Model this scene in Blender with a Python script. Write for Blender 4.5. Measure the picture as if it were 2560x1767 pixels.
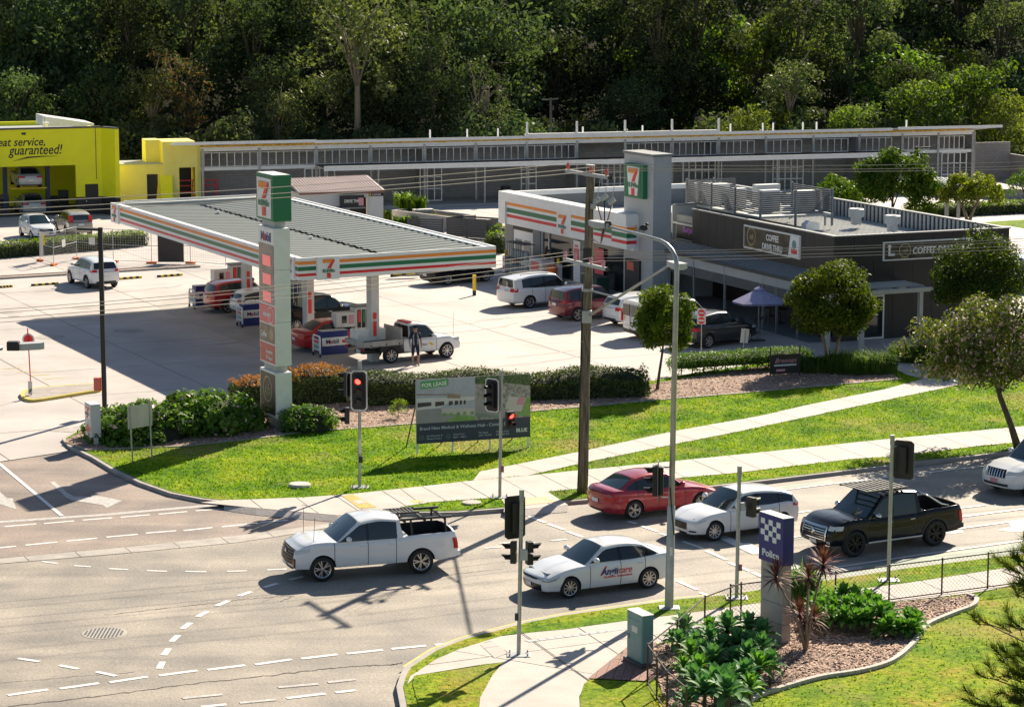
import bpy, bmesh, math, random
import numpy as np
from mathutils import Vector, Matrix
random.seed(11); rng = np.random.default_rng(5)
S = bpy.context.scene; C = S.collection
for o in list(bpy.data.objects): bpy.data.objects.remove(o)
# ---------------------------------------------------------------- camera, light, exposure
CAMH, FPX, TILT = 19.0, 6400.0, math.atan(1003.5/6400)      # camera height (m), focal length in 2560-wide pixels, downward tilt
cam = bpy.data.cameras.new('camera'); camo = bpy.data.objects.new('camera', cam); C.objects.link(camo)
camo.location = (0, 0, CAMH); camo.rotation_euler = (math.pi/2 - TILT, 0, 0)
cam.sensor_fit = 'HORIZONTAL'; cam.sensor_width = 36; cam.lens = 36*FPX/2560; cam.clip_start = 1; cam.clip_end = 3000
S.camera = camo
S.render.resolution_x = 1024; S.render.resolution_y = 706
SUN_AZ, SUN_EL = math.radians(63.5), math.radians(32.5)      # towards the sun: angle from +X, elevation
w = bpy.data.worlds.new('World'); S.world = w; w.use_nodes = True
nt = w.node_tree; bg = nt.nodes['Background']; sky = nt.nodes.new('ShaderNodeTexSky')
sky.sky_type = 'NISHITA'; sky.sun_disc = False; sky.sun_elevation = SUN_EL
sky.sun_rotation = math.pi/2 - SUN_AZ; sky.air_density = 1.0; sky.dust_density = 0.6; sky.ozone_density = 1.2
nt.links.new(sky.outputs[0], bg.inputs[0]); bg.inputs[1].default_value = 0.05
sun = bpy.data.lights.new('sun', 'SUN'); sun.energy = 5.0; sun.angle = math.radians(0.5); sun.color = (1.0, 0.88, 0.70)
suno = bpy.data.objects.new('sun', sun); C.objects.link(suno)
sd = Vector((math.cos(SUN_AZ)*math.cos(SUN_EL), math.sin(SUN_AZ)*math.cos(SUN_EL), math.sin(SUN_EL)))
suno.rotation_euler = sd.to_track_quat('Z', 'Y').to_euler(); suno.location = (40, 60, 60)
S.view_settings.view_transform = 'Standard'; S.view_settings.look = 'None'
S.view_settings.exposure = 1.08; S.view_settings.gamma = 1.0; S.view_settings.use_curve_mapping = False
S.render.engine = 'CYCLES'
# ---------------------------------------------------------------- survey: a spot read off the photograph -> a place on level ground
TILES = {0:(0,0,1), 'o':(0,0,2560/2312), 1:(0,250,.3133), 2:(600,350,.3133), 3:(1200,350,.3133), 4:(1860,250,.3133),
         5:(0,700,.3133), 6:(600,750,.3133), 7:(1200,750,.3133), 8:(1860,700,.3133), 9:(0,1150,.3865), 10:(640,1150,.3384),
         11:(1200,1200,.3553), 12:(1860,1150,.3865)}
def px(k, x, y):
    a, b, s = TILES[k]; return (a+x*s, b+y*s)
def ray(p):
    u = (p[0]-1280)/FPX; v = (883.5-p[1])/FPX; ct, st = math.cos(TILT), math.sin(TILT)
    return Vector((u, ct+v*st, -st+v*ct))
def g(k, x, y, z=0.0):
    d = ray(px(k, x, y)); t = (CAMH-z)/-d.z
    return Vector((d.x*t, d.y*t, z))
def zat(k, x, y, Y):                                          # height of a spot known to stand at depth Y
    d = ray(px(k, x, y)); t = Y/d.y; return Vector((d.x*t, Y, CAMH+d.z*t))
# ---------------------------------------------------------------- materials
def node(nt, t, **kw):
    n = nt.nodes.new(t)
    for k, v in kw.items(): setattr(n, k, v)
    return n
MATS = {}
def mat(name, col, rough=.6, metal=0., var=0., scale=4., bump=0., bscale=30., coat=0., spec=.5, col2=None, emit=0, detail=6, trans=0., coords='Object', objvar=0., stretch=None, alpha=1.):
    if name in MATS: return MATS[name]
    m = bpy.data.materials.new(name); m.use_nodes = True; nt = m.node_tree
    p = nt.nodes['Principled BSDF']; L = nt.links.new
    p.inputs['Roughness'].default_value = rough; p.inputs['Metallic'].default_value = metal
    p.inputs['Specular IOR Level'].default_value = spec
    p.inputs['Coat Weight'].default_value = coat; p.inputs['Coat Roughness'].default_value = .04
    c4 = (*col, 1); p.inputs['Base Color'].default_value = c4
    tc = node(nt, 'ShaderNodeTexCoord'); src = tc.outputs[coords]
    if stretch:
        mp = node(nt, 'ShaderNodeMapping'); mp.inputs['Scale'].default_value = stretch; L(src, mp.inputs[0]); src = mp.outputs[0]
    out = None
    if var or col2:
        n = node(nt, 'ShaderNodeTexNoise'); n.inputs['Scale'].default_value = scale; n.inputs['Detail'].default_value = detail; n.inputs['Roughness'].default_value = .62
        L(src, n.inputs['Vector'])
        r = node(nt, 'ShaderNodeValToRGB'); e = r.color_ramp.elements
        e[0].position = .32; e[1].position = .68
        a = tuple(max(0, c*(1-var)) for c in col); b = col2 or tuple(min(1, c*(1+var)) for c in col)
        e[0].color = (*a, 1); e[1].color = (*b, 1)
        L(n.outputs[0], r.inputs[0]); out = r.outputs[0]; L(out, p.inputs['Base Color'])
    if objvar:
        oi = node(nt, 'ShaderNodeObjectInfo'); hs = node(nt, 'ShaderNodeHueSaturation')
        mr = node(nt, 'ShaderNodeMapRange'); mr.inputs['To Min'].default_value = 1-objvar; mr.inputs['To Max'].default_value = 1+objvar
        L(oi.outputs['Random'], mr.inputs[0]); L(mr.outputs[0], hs.inputs['Value'])
        mr2 = node(nt, 'ShaderNodeMapRange'); mr2.inputs['To Min'].default_value = .5-.05*objvar; mr2.inputs['To Max'].default_value = .5+.05*objvar
        ml = node(nt, 'ShaderNodeMath', operation='FRACT'); ml2 = node(nt, 'ShaderNodeMath', operation='MULTIPLY'); ml2.inputs[1].default_value = 7.31
        L(oi.outputs['Random'], ml2.inputs[0]); L(ml2.outputs[0], ml.inputs[0]); L(ml.outputs[0], mr2.inputs[0]); L(mr2.outputs[0], hs.inputs['Hue'])
        if out: L(out, hs.inputs['Color'])
        else: hs.inputs['Color'].default_value = c4
        out = hs.outputs[0]; L(out, p.inputs['Base Color'])
    if bump:
        n2 = node(nt, 'ShaderNodeTexNoise'); n2.inputs['Scale'].default_value = bscale; n2.inputs['Detail'].default_value = 4
        L(src, n2.inputs['Vector'])
        bp = node(nt, 'ShaderNodeBump'); bp.inputs['Strength'].default_value = bump; bp.inputs['Distance'].default_value = .05
        L(n2.outputs[0], bp.inputs['Height']); L(bp.outputs[0], p.inputs['Normal'])
    if emit:
        p.inputs['Emission Color'].default_value = c4; p.inputs['Emission Strength'].default_value = emit
    if trans:
        t = node(nt, 'ShaderNodeBsdfTranslucent'); mx = node(nt, 'ShaderNodeMixShader'); mx.inputs[0].default_value = trans
        mm = node(nt, 'ShaderNodeMix', data_type='RGBA', blend_type='MULTIPLY'); mm.inputs[0].default_value = 1
        mm.inputs['B'].default_value = (1.35, 1.25, .45, 1)
        if out: L(out, mm.inputs['A'])
        else: mm.inputs['A'].default_value = c4
        L(mm.outputs['Result'], t.inputs[0])
        L(p.outputs[0], mx.inputs[1]); L(t.outputs[0], mx.inputs[2]); L(mx.outputs[0], nt.nodes['Material Output'].inputs[0])
    MATS[name] = m; return m
def asphalt(name, col, warm, tracks=True):
    """worn bitumen: wheel paths, patches, tar flecks, fine stone"""
    m = bpy.data.materials.new(name); m.use_nodes = True; nt = m.node_tree; p = nt.nodes['Principled BSDF']; L = nt.links.new
    tc = node(nt, 'ShaderNodeTexCoord')
    mp = node(nt, 'ShaderNodeMapping'); mp.inputs['Rotation'].default_value = (0, 0, math.radians(-23.6)); mp.inputs['Scale'].default_value = (.05, .55, 1)
    L(tc.outputs['Object'], mp.inputs[0])
    a = node(nt, 'ShaderNodeTexNoise'); a.inputs['Scale'].default_value = 1.1; a.inputs['Detail'].default_value = 5; a.inputs['Distortion'].default_value = .4; L(mp.outputs[0], a.inputs[0])
    r = node(nt, 'ShaderNodeValToRGB'); r.color_ramp.elements[0].position = .33; r.color_ramp.elements[1].position = .7
    r.color_ramp.elements[0].color = (*[c*.76 for c in col], 1); r.color_ramp.elements[1].color = (*warm, 1); L(a.outputs[0], r.inputs[0])
    b = node(nt, 'ShaderNodeTexNoise'); b.inputs['Scale'].default_value = .5; b.inputs['Detail'].default_value = 7; L(tc.outputs['Object'], b.inputs[0])
    r2 = node(nt, 'ShaderNodeValToRGB'); r2.color_ramp.elements[0].color = (.74, .74, .76, 1); r2.color_ramp.elements[1].color = (1.14, 1.12, 1.09, 1)
    r2.color_ramp.elements[0].position = .35; r2.color_ramp.elements[1].position = .65; L(b.outputs[0], r2.inputs[0])
    mm = node(nt, 'ShaderNodeMix', data_type='RGBA', blend_type='MULTIPLY'); mm.inputs[0].default_value = 1; L(r.outputs[0], mm.inputs['A']); L(r2.outputs[0], mm.inputs['B'])
    v = node(nt, 'ShaderNodeTexNoise'); v.inputs['Scale'].default_value = 9; v.inputs['Detail'].default_value = 3; v.inputs['Roughness'].default_value = .8; L(tc.outputs['Object'], v.inputs[0])
    r3 = node(nt, 'ShaderNodeValToRGB'); r3.color_ramp.elements[0].color = (.72, .72, .72, 1); r3.color_ramp.elements[1].color = (1.25, 1.25, 1.25, 1)
    r3.color_ramp.elements[0].position = .3; r3.color_ramp.elements[1].position = .7; L(v.outputs[0], r3.inputs[0])
    m2 = node(nt, 'ShaderNodeMix', data_type='RGBA', blend_type='MULTIPLY'); m2.inputs[0].default_value = 1; L(mm.outputs['Result'], m2.inputs['A']); L(r3.outputs[0], m2.inputs['B'])
    L(m2.outputs['Result'], p.inputs['Base Color']); p.inputs['Roughness'].default_value = .72
    n2 = node(nt, 'ShaderNodeTexNoise'); n2.inputs['Scale'].default_value = 14; n2.inputs['Detail'].default_value = 3; L(tc.outputs['Object'], n2.inputs[0])
    bp = node(nt, 'ShaderNodeBump'); bp.inputs['Strength'].default_value = .25; bp.inputs['Distance'].default_value = .05; L(n2.outputs[0], bp.inputs['Height']); L(bp.outputs[0], p.inputs['Normal'])
    MATS[name] = m; return m
def grassmat(name, c1, c2, c3, trans=.25):
    m = bpy.data.materials.new(name); m.use_nodes = True; nt = m.node_tree; p = nt.nodes['Principled BSDF']; L = nt.links.new
    tc = node(nt, 'ShaderNodeTexCoord')
    a = node(nt, 'ShaderNodeTexNoise'); a.inputs['Scale'].default_value = .45; a.inputs['Detail'].default_value = 8; a.inputs['Roughness'].default_value = .7; L(tc.outputs['Object'], a.inputs[0])
    r = node(nt, 'ShaderNodeValToRGB'); e = r.color_ramp.elements; e[0].position = .36; e[0].color = (*c1, 1); e[1].position = .52; e[1].color = (*c2, 1)
    e2 = r.color_ramp.elements.new(.68); e2.color = (*c3, 1); L(a.outputs[0], r.inputs[0])
    v = node(nt, 'ShaderNodeTexNoise'); v.inputs['Scale'].default_value = 5; v.inputs['Detail'].default_value = 6; v.inputs['Roughness'].default_value = .75; L(tc.outputs['Object'], v.inputs[0])
    r3 = node(nt, 'ShaderNodeValToRGB'); r3.color_ramp.elements[0].color = (.5, .58, .5, 1); r3.color_ramp.elements[1].color = (1.3, 1.25, 1.2, 1)
    r3.color_ramp.elements[0].position = .38; r3.color_ramp.elements[1].position = .62; L(v.outputs[0], r3.inputs[0])
    m2 = node(nt, 'ShaderNodeMix', data_type='RGBA', blend_type='MULTIPLY'); m2.inputs[0].default_value = 1; L(r.outputs[0], m2.inputs['A']); L(r3.outputs[0], m2.inputs['B'])
    dn = node(nt, 'ShaderNodeTexNoise'); dn.inputs['Scale'].default_value = .16; dn.inputs['Detail'].default_value = 7; dn.inputs['Roughness'].default_value = .65; L(tc.outputs['Object'], dn.inputs[0])
    dr = node(nt, 'ShaderNodeValToRGB'); dr.color_ramp.elements[0].position = .53; dr.color_ramp.elements[0].color = (0,0,0,1); dr.color_ramp.elements[1].position = .66; dr.color_ramp.elements[1].color = (.75,.75,.75,1); L(dn.outputs[0], dr.inputs[0])
    m3 = node(nt, 'ShaderNodeMix', data_type='RGBA'); L(dr.outputs[0], m3.inputs['Factor']); L(m2.outputs['Result'], m3.inputs['A']); m3.inputs['B'].default_value = (.40,.34,.12,1); m2 = m3
    L(m2.outputs['Result'], p.inputs['Base Color']); p.inputs['Roughness'].default_value = .85; p.inputs['Specular IOR Level'].default_value = .08
    
    bp = node(nt, 'ShaderNodeBump'); bp.inputs['Strength'].default_value = .6; bp.inputs['Distance'].default_value = .08
    n2 = node(nt, 'ShaderNodeTexNoise'); n2.inputs['Scale'].default_value = 12; n2.inputs['Detail'].default_value = 4; L(tc.outputs['Object'], n2.inputs[0]); L(n2.outputs[0], bp.inputs['Height']); L(bp.outputs[0], p.inputs['Normal'])
    if trans:
        t = node(nt, 'ShaderNodeBsdfTranslucent'); L(m2.outputs['Result'], t.inputs[0]); mx = node(nt, 'ShaderNodeMixShader'); mx.inputs[0].default_value = trans
        L(p.outputs[0], mx.inputs[1]); L(t.outputs[0], mx.inputs[2]); L(mx.outputs[0], nt.nodes['Material Output'].inputs[0])
    MATS[name] = m; return m
def bricks(name, c1, c2, mortar, bw, bh, rough=.8, off=.5):
    m = bpy.data.materials.new(name); m.use_nodes = True; nt = m.node_tree; p = nt.nodes['Principled BSDF']; L = nt.links.new
    tc = node(nt, 'ShaderNodeTexCoord'); sx = node(nt, 'ShaderNodeSeparateXYZ'); cx = node(nt, 'ShaderNodeCombineXYZ'); ad = node(nt, 'ShaderNodeMath', operation='ADD')
    L(tc.outputs['Object'], sx.inputs[0]); L(sx.outputs[0], ad.inputs[0]); L(sx.outputs[1], ad.inputs[1]); L(ad.outputs[0], cx.inputs[0]); L(sx.outputs[2], cx.inputs[1])
    b = node(nt, 'ShaderNodeTexBrick'); b.inputs['Scale'].default_value = 1; b.inputs['Brick Width'].default_value = bw; b.inputs['Row Height'].default_value = bh
    b.inputs['Mortar Size'].default_value = .012; b.inputs['Color1'].default_value = (*c1, 1); b.inputs['Color2'].default_value = (*c2, 1); b.inputs['Mortar'].default_value = (*mortar, 1)
    b.offset = off; L(cx.outputs[0], b.inputs['Vector']); L(b.outputs[0], p.inputs['Base Color']); p.inputs['Roughness'].default_value = rough
    MATS[name] = m; return m
M = MATS
# ---------------------------------------------------------------- mesh building
class MB:
    def __init__(s): s.v = []; s.f = []; s.mi = []
    def add(s, vs, fs, m=0):
        n = len(s.v); s.v += [tuple(v) for v in vs]; s.f += [tuple(i+n for i in f) for f in fs]; s.mi += [m]*len(fs); return s
    def box(s, x0, x1, y0, y1, z0, z1, m=0):
        if x0 > x1: x0, x1 = x1, x0
        if y0 > y1: y0, y1 = y1, y0
        if z0 > z1: z0, z1 = z1, z0
        return s.add([(x0,y0,z0),(x1,y0,z0),(x1,y1,z0),(x0,y1,z0),(x0,y0,z1),(x1,y0,z1),(x1,y1,z1),(x0,y1,z1)],
              [(3,2,1,0),(4,5,6,7),(0,1,5,4),(1,2,6,5),(2,3,7,6),(3,0,4,7)], m)
    def bbox(s, x0, x1, y0, y1, z0, z1, b=.02, m=0):           # box with chamfered edges
        bm = bmesh.new(); bmesh.ops.create_cube(bm, size=1)
        for v in bm.verts: v.co = Vector(((x0+x1)/2+v.co.x*(x1-x0), (y0+y1)/2+v.co.y*(y1-y0), (z0+z1)/2+v.co.z*(z1-z0)))
        bmesh.ops.bevel(bm, geom=bm.edges[:], offset=b, segments=2, affect='EDGES', profile=.6)
        bm.verts.index_update(); s.add([v.co[:] for v in bm.verts], [[v.index for v in f.verts] for f in bm.faces], m); bm.free(); return s
    def quad(s, a, b, c, d, m=0): return s.add([a, b, c, d], [(0,1,2,3)], m)
    def poly(s, pts, m=0): return s.add(pts, [tuple(range(len(pts)))], m)
    def prism(s, pts, z0, z1, m=0, top=None):                   # plan outline extruded upwards
        n = len(pts); A = sum(pts[i][0]*pts[(i+1)%n][1]-pts[(i+1)%n][0]*pts[i][1] for i in range(n))
        if A < 0: pts = pts[::-1]
        vs = [(p[0],p[1],z0) for p in pts]+[(p[0],p[1],z1) for p in pts]
        s.add(vs, [(i,(i+1)%n,n+(i+1)%n,n+i) for i in range(n)], m)
        s.add(vs, [tuple(range(n,2*n))], m if top is None else top); s.add(vs, [tuple(range(n-1,-1,-1))], m); return s
    def extr(s, pts, vec, m=0):                                 # any flat outline extruded along vec
        n = len(pts); vec = Vector(vec); vs = [tuple(Vector(p)) for p in pts]+[tuple(Vector(p)+vec) for p in pts]
        return s.add(vs, [tuple(range(n-1,-1,-1)), tuple(range(n,2*n))]+[(i,(i+1)%n,n+(i+1)%n,n+i) for i in range(n)], m)
    def tube(s, pts, r, n=8, m=0, caps=True):
        pts = [Vector(p) for p in pts]; rs = r if isinstance(r, (list,tuple)) else [r]*len(pts)
        base = len(s.v); up = None
        for i, p in enumerate(pts):
            d = (pts[min(i+1,len(pts)-1)]-pts[max(i-1,0)]).normalized()
            if up is None: up = Vector((0,0,1)) if abs(d.z) < .9 else Vector((1,0,0))
            a = d.cross(up).normalized(); b = a.cross(d).normalized(); up = b
            for k in range(n):
                t = 2*math.pi*k/n; s.v.append(tuple(p+(a*math.cos(t)+b*math.sin(t))*rs[i]))
        for i in range(len(pts)-1):
            for k in range(n):
                q = base+i*n; s.f.append((q+k, q+(k+1)%n, q+n+(k+1)%n, q+n+k)); s.mi.append(m)
        if caps:
            s.f.append(tuple(base+k for k in range(n-1,-1,-1))); s.mi.append(m)
            q = base+(len(pts)-1)*n; s.f.append(tuple(q+k for k in range(n))); s.mi.append(m)
        return s
    def lathe(s, prof, axis='z', c=(0,0,0), n=20, m=0):          # profile [(radius, height)]
        base = len(s.v)
        for r, h in prof:
            for k in range(n):
                t = 2*math.pi*k/n; a, b = r*math.cos(t), r*math.sin(t)
                q = (a,b,h) if axis == 'z' else ((a,h,b) if axis == 'y' else (h,a,b))
                s.v.append((c[0]+q[0], c[1]+q[1], c[2]+q[2]))
        for i in range(len(prof)-1):
            for k in range(n):
                q = base+i*n; s.f.append((q+k, q+(k+1)%n, q+n+(k+1)%n, q+n+k)); s.mi.append(m)
        return s
    def ell(s, c, r, m=0, n=10):
        k = n//2+1
        return s.lathe([(r[0]*math.sin(math.pi*i/k)+1e-4, r[2]*-math.cos(math.pi*i/k)) for i in range(k+1)], 'z', c, n, m) if r[0]==r[1] else s._e(c, r, m, n)
    def _e(s, c, r, m, n):
        b = len(s.v); s.lathe([(math.sin(math.pi*i/6)+1e-3, -math.cos(math.pi*i/6)) for i in range(7)], 'z', (0,0,0), n, m)
        for i in range(b, len(s.v)): v = s.v[i]; s.v[i] = (c[0]+v[0]*r[0], c[1]+v[1]*r[1], c[2]+v[2]*r[2])
        return s
    def sheet(s, pts, z, m=0): return s.poly([(p[0], p[1], z) for p in pts], m)
    def build(s, name, mats, parent=None, smooth=False, **props):
        me = bpy.data.meshes.new(name); me.from_pydata(s.v, [], s.f)
        for x in (mats if isinstance(mats, (list,tuple)) else [mats]): me.materials.append(M[x] if isinstance(x, str) else x)
        if any(s.mi): me.polygons.foreach_set('material_index', s.mi)
        if smooth:
            me.polygons.foreach_set('use_smooth', [True]*len(me.polygons))
            if smooth is not True: me.set_sharp_from_angle(angle=smooth)
        me.update(); return link(name, me, parent, **props)
def link(name, me, parent=None, **props):
    o = bpy.data.objects.new(name, me); C.objects.link(o)
    if parent: o.parent = parent
    for k, v in props.items(): o[k] = v
    return o
def tag(o, label, cat, group=None, kind=None):
    if label: o['label'] = label
    if cat: o['category'] = cat
    if group: o['group'] = group
    if kind: o['kind'] = kind
    return o
def thing(name, label, cat, loc=(0,0,0), rz=0, group=None):
    o = bpy.data.objects.new(name, None); C.objects.link(o); o.empty_display_size = .3
    o.location = loc; o.rotation_euler = (0,0,rz); return tag(o, label, cat, group)
def dup(root, loc, rz=None, label=None, group=None, scale=None):
    def cp(o, par):
        c = o.copy(); C.objects.link(c)
        if par: c.parent = par
        for ch in o.children: cp(ch, c)
        return c
    kids = {}
    r = cp(root, None); r.location = loc
    if rz is not None: r.rotation_euler = (0,0,rz)
    if label: r['label'] = label
    if group: r['group'] = group
    if scale: r.scale = scale if isinstance(scale, (tuple,list)) else (scale,)*3
    return r
def struct(o): o['kind'] = 'structure'; return o
def text(s, size, name, mt, parent, loc, u, n, align='CENTER', ext=.004, bold=0., shear=0, sx=1.):
    """raised lettering: u = reading direction, n = facing direction (in the parent's frame); baseline centre at loc"""
    cu = bpy.data.curves.new('t', 'FONT'); cu.body = s; cu.size = size; cu.align_x = align; cu.align_y = 'BOTTOM_BASELINE'; cu.extrude = ext; cu.offset = bold; cu.shear = shear; cu.resolution_u = 3
    to = bpy.data.objects.new('t', cu); C.objects.link(to)
    dg = bpy.context.evaluated_depsgraph_get(); dg.update()
    me = bpy.data.meshes.new_from_object(to.evaluated_get(dg)); me.name = name
    bpy.data.objects.remove(to); bpy.data.curves.remove(cu)
    me.materials.clear(); me.materials.append(M[mt])
    u = Vector(u).normalized(); n = Vector(n).normalized(); v = n.cross(u)
    me.transform(Matrix.Translation(Vector(loc)) @ Matrix(((u.x,v.x,n.x,0),(u.y,v.y,n.y,0),(u.z,v.z,n.z,0),(0,0,0,1))) @ Matrix.Diagonal((sx,1,1,1)))
    return link(name, me, parent)
class Fr:
    """local frame of a thing standing at p with its x axis turned by az"""
    def __init__(s, p, az): s.p = Vector(p); s.az = az; s.c, s.s = math.cos(az), math.sin(az)
    def loc(s, w): d = Vector(w)-s.p; return Vector((d.x*s.c+d.y*s.s, -d.x*s.s+d.y*s.c, d.z))
    def wld(s, l): return Vector((s.p.x+l[0]*s.c-l[1]*s.s, s.p.y+l[0]*s.s+l[1]*s.c, s.p.z+l[2]))
    def on(s, k, x, y, v=0.):                                  # spot on the vertical plane local y = v  ->  (u, z)
        d = ray(px(k, x, y)); o = s.loc((0,0,CAMH)); e = Vector((d.x*s.c+d.y*s.s, -d.x*s.s+d.y*s.c, d.z)); t = (v-o.y)/e.y
        return (o.x+e.x*t, o.z+e.z*t)
    def onx(s, k, x, y, u=0.):                                 # spot on the vertical plane local x = u  ->  (v, z)
        d = ray(px(k, x, y)); o = s.loc((0,0,CAMH)); e = Vector((d.x*s.c+d.y*s.s, -d.x*s.s+d.y*s.c, d.z)); t = (u-o.x)/e.x
        return (o.y+e.y*t, o.z+e.z*t)
RD = math.radians(23.6)                                        # direction of the main road
LD = math.radians(116.0)                                       # direction of the service lanes
# ---------------------------------------------------------------- palette
asphalt('asphalt', (.29,.262,.228), (.36,.318,.265)); asphalt('asphalt_side', (.27,.215,.185), (.33,.265,.225))
mat('concrete', (.45,.41,.375), .8, var=.10, scale=.35, bump=.15, bscale=20)
mat('forecourt_concrete', (.44,.40,.375), .75, var=.17, scale=.22, bump=.1, bscale=8, detail=9)
mat('path_concrete', (.46,.415,.375), .8, var=.12, scale=.8, bump=.2, bscale=12, detail=9)
mat('kerb_concrete', (.36,.33,.30), .8, var=.2, scale=1.5)
mat('dark_joint', (.06,.05,.045), .9); mat('soil', (.05,.045,.03), .95, spec=.03, var=.4, scale=1.2)
mat('mulch', (.28,.18,.14), .95, col2=(.52,.37,.29), var=.5, scale=9, bump=1., bscale=25, detail=8)
grassmat('grass', (.075,.19,.008), (.20,.34,.012), (.38,.43,.03)); grassmat('lawn', (.14,.27,.012), (.30,.39,.02), (.48,.34,.07))
mat('white_paint', (.74,.72,.69), .6, var=.12, scale=3, detail=8); mat('worn_paint', (.42,.40,.38), .7, var=.3, scale=6, detail=9)
mat('yellow_line', (.58,.46,.10), .6, var=.2, scale=4); mat('green_lane', (.24,.29,.23), .7, var=.2, scale=1)
mat('white', (.84,.84,.82), .45, var=.04, scale=1.5); mat('white_metal', (.80,.80,.77), .4, var=.06, scale=2)
mat('grey_light', (.40,.42,.43), .5, var=.06, scale=1); mat('grey', (.20,.21,.215), .55, var=.08, scale=2); mat('grey_dark', (.06,.063,.066), .6, var=.12, scale=2)
mat('charcoal', (.028,.024,.023), .55, var=.15, scale=1.2); mat('black', (.012,.012,.013), .5); mat('black_gloss', (.01,.01,.012), .15)
mat('galv', (.36,.38,.38), .45, metal=.5, var=.15, scale=3); mat('steel', (.45,.46,.47), .3, metal=.8)
mat('orange', (.85,.27,.035), .45, var=.06); mat('green', (.012,.17,.075), .4, var=.06); mat('red', (.70,.018,.03), .4, var=.05); mat('eleven_red', (.78,.04,.035), .4)
mat('yellow', (.90,.86,.008), .6, var=.05, scale=.8); mat('yellow_pale', (.84,.74,.20), .7, var=.07, scale=.6); mat('yellow_safe', (.80,.55,.02), .5)
mat('blue', (.018,.035,.19), .4); mat('police_blue', (.022,.026,.19), .4); mat('teal', (.16,.30,.29), .5, var=.08, scale=1.5)
mat('glass_dark', (.012,.018,.02), .06, spec=.8); mat('glass_screen', (.025,.05,.055), .05, spec=.9); mat('glass_shop', (.02,.025,.025), .08, spec=.7)
mat('tyre', (.014,.014,.015), .75); mat('alloy', (.55,.55,.56), .28, metal=.85); mat('alloy_dark', (.015,.015,.016), .35, metal=.3); mat('chrome', (.7,.7,.71), .12, metal=1)
mat('plastic', (.02,.02,.022), .55); mat('head_lamp', (.55,.58,.6), .08, spec=.8); mat('tail_lamp', (.5,.01,.012), .15); mat('amber', (.7,.2,.02), .3)
mat('plate', (.72,.72,.70), .4); mat('plate_text', (.08,.02,.05), .5)
for n_, c_ in dict(paint_white=(.74,.76,.77), paint_black=(.006,.006,.007), paint_red=(.36,.012,.03), paint_cherry=(.50,.012,.012), paint_maroon=(.17,.008,.02), paint_grey=(.03,.033,.036), paint_silver=(.42,.42,.41), paint_beige=(.36,.33,.27)).items():
    mat(n_, c_, .18 if n_ == 'paint_black' else .32, metal=.0 if n_ in ('paint_white','paint_black') else .25, coat=.15 if n_ == 'paint_black' else .9, spec=.3 if n_ == 'paint_black' else .5)
mat('timber', (.10,.095,.06), .9, col2=(.26,.22,.15), var=.5, scale=2, stretch=(9,9,.7), bump=.8, bscale=6)
mat('bark', (.10,.08,.055), .9, var=.4, scale=3, stretch=(4,4,1), bump=.5, bscale=8); mat('bark_pale', (.24,.19,.14), .9, var=.3, scale=3, stretch=(4,4,1))
mat('red_glow', (1.,.03,.02), .4, emit=5); mat('skin', (.42,.22,.15), .6); mat('navy', (.012,.014,.035), .8); mat('hair', (.03,.018,.01), .8); mat('cloth_dark', (.02,.02,.022), .9)
mat('panel_white', (.62,.62,.60), .6, var=.05, scale=1); mat('roof_sheet', (.15,.18,.18), .65, metal=0, spec=.25, var=.06, scale=.7); mat('roof_pink', (.50,.40,.37), .5, var=.08, scale=1)
mat('insulation', (.62,.38,.05), .9, var=.4, scale=5); mat('orange_block', (.75,.16,.03), .6); mat('umbrella', (.30,.29,.46), .8)
bricks('block_wall', (.30,.285,.27), (.36,.34,.32), (.2,.2,.2), .4, .2); bricks('block_pale', (.34,.31,.28), (.40,.36,.32), (.2,.2,.2), .4, .2)
mat('maroon_paver', (.26,.13,.11), .8, var=.15, scale=6); mat('brown_gloss', (.03,.022,.014), .45, col2=(.09,.07,.04), var=.6, scale=1.5)
mat('gold', (.42,.33,.16), .4); mat('price_red', (.75,.12,.13), .4); mat('coral', (.62,.13,.09), .5); mat('tan', (.35,.25,.17), .6, var=.3, scale=3); mat('pinkish', (.60,.28,.33), .5)
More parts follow.
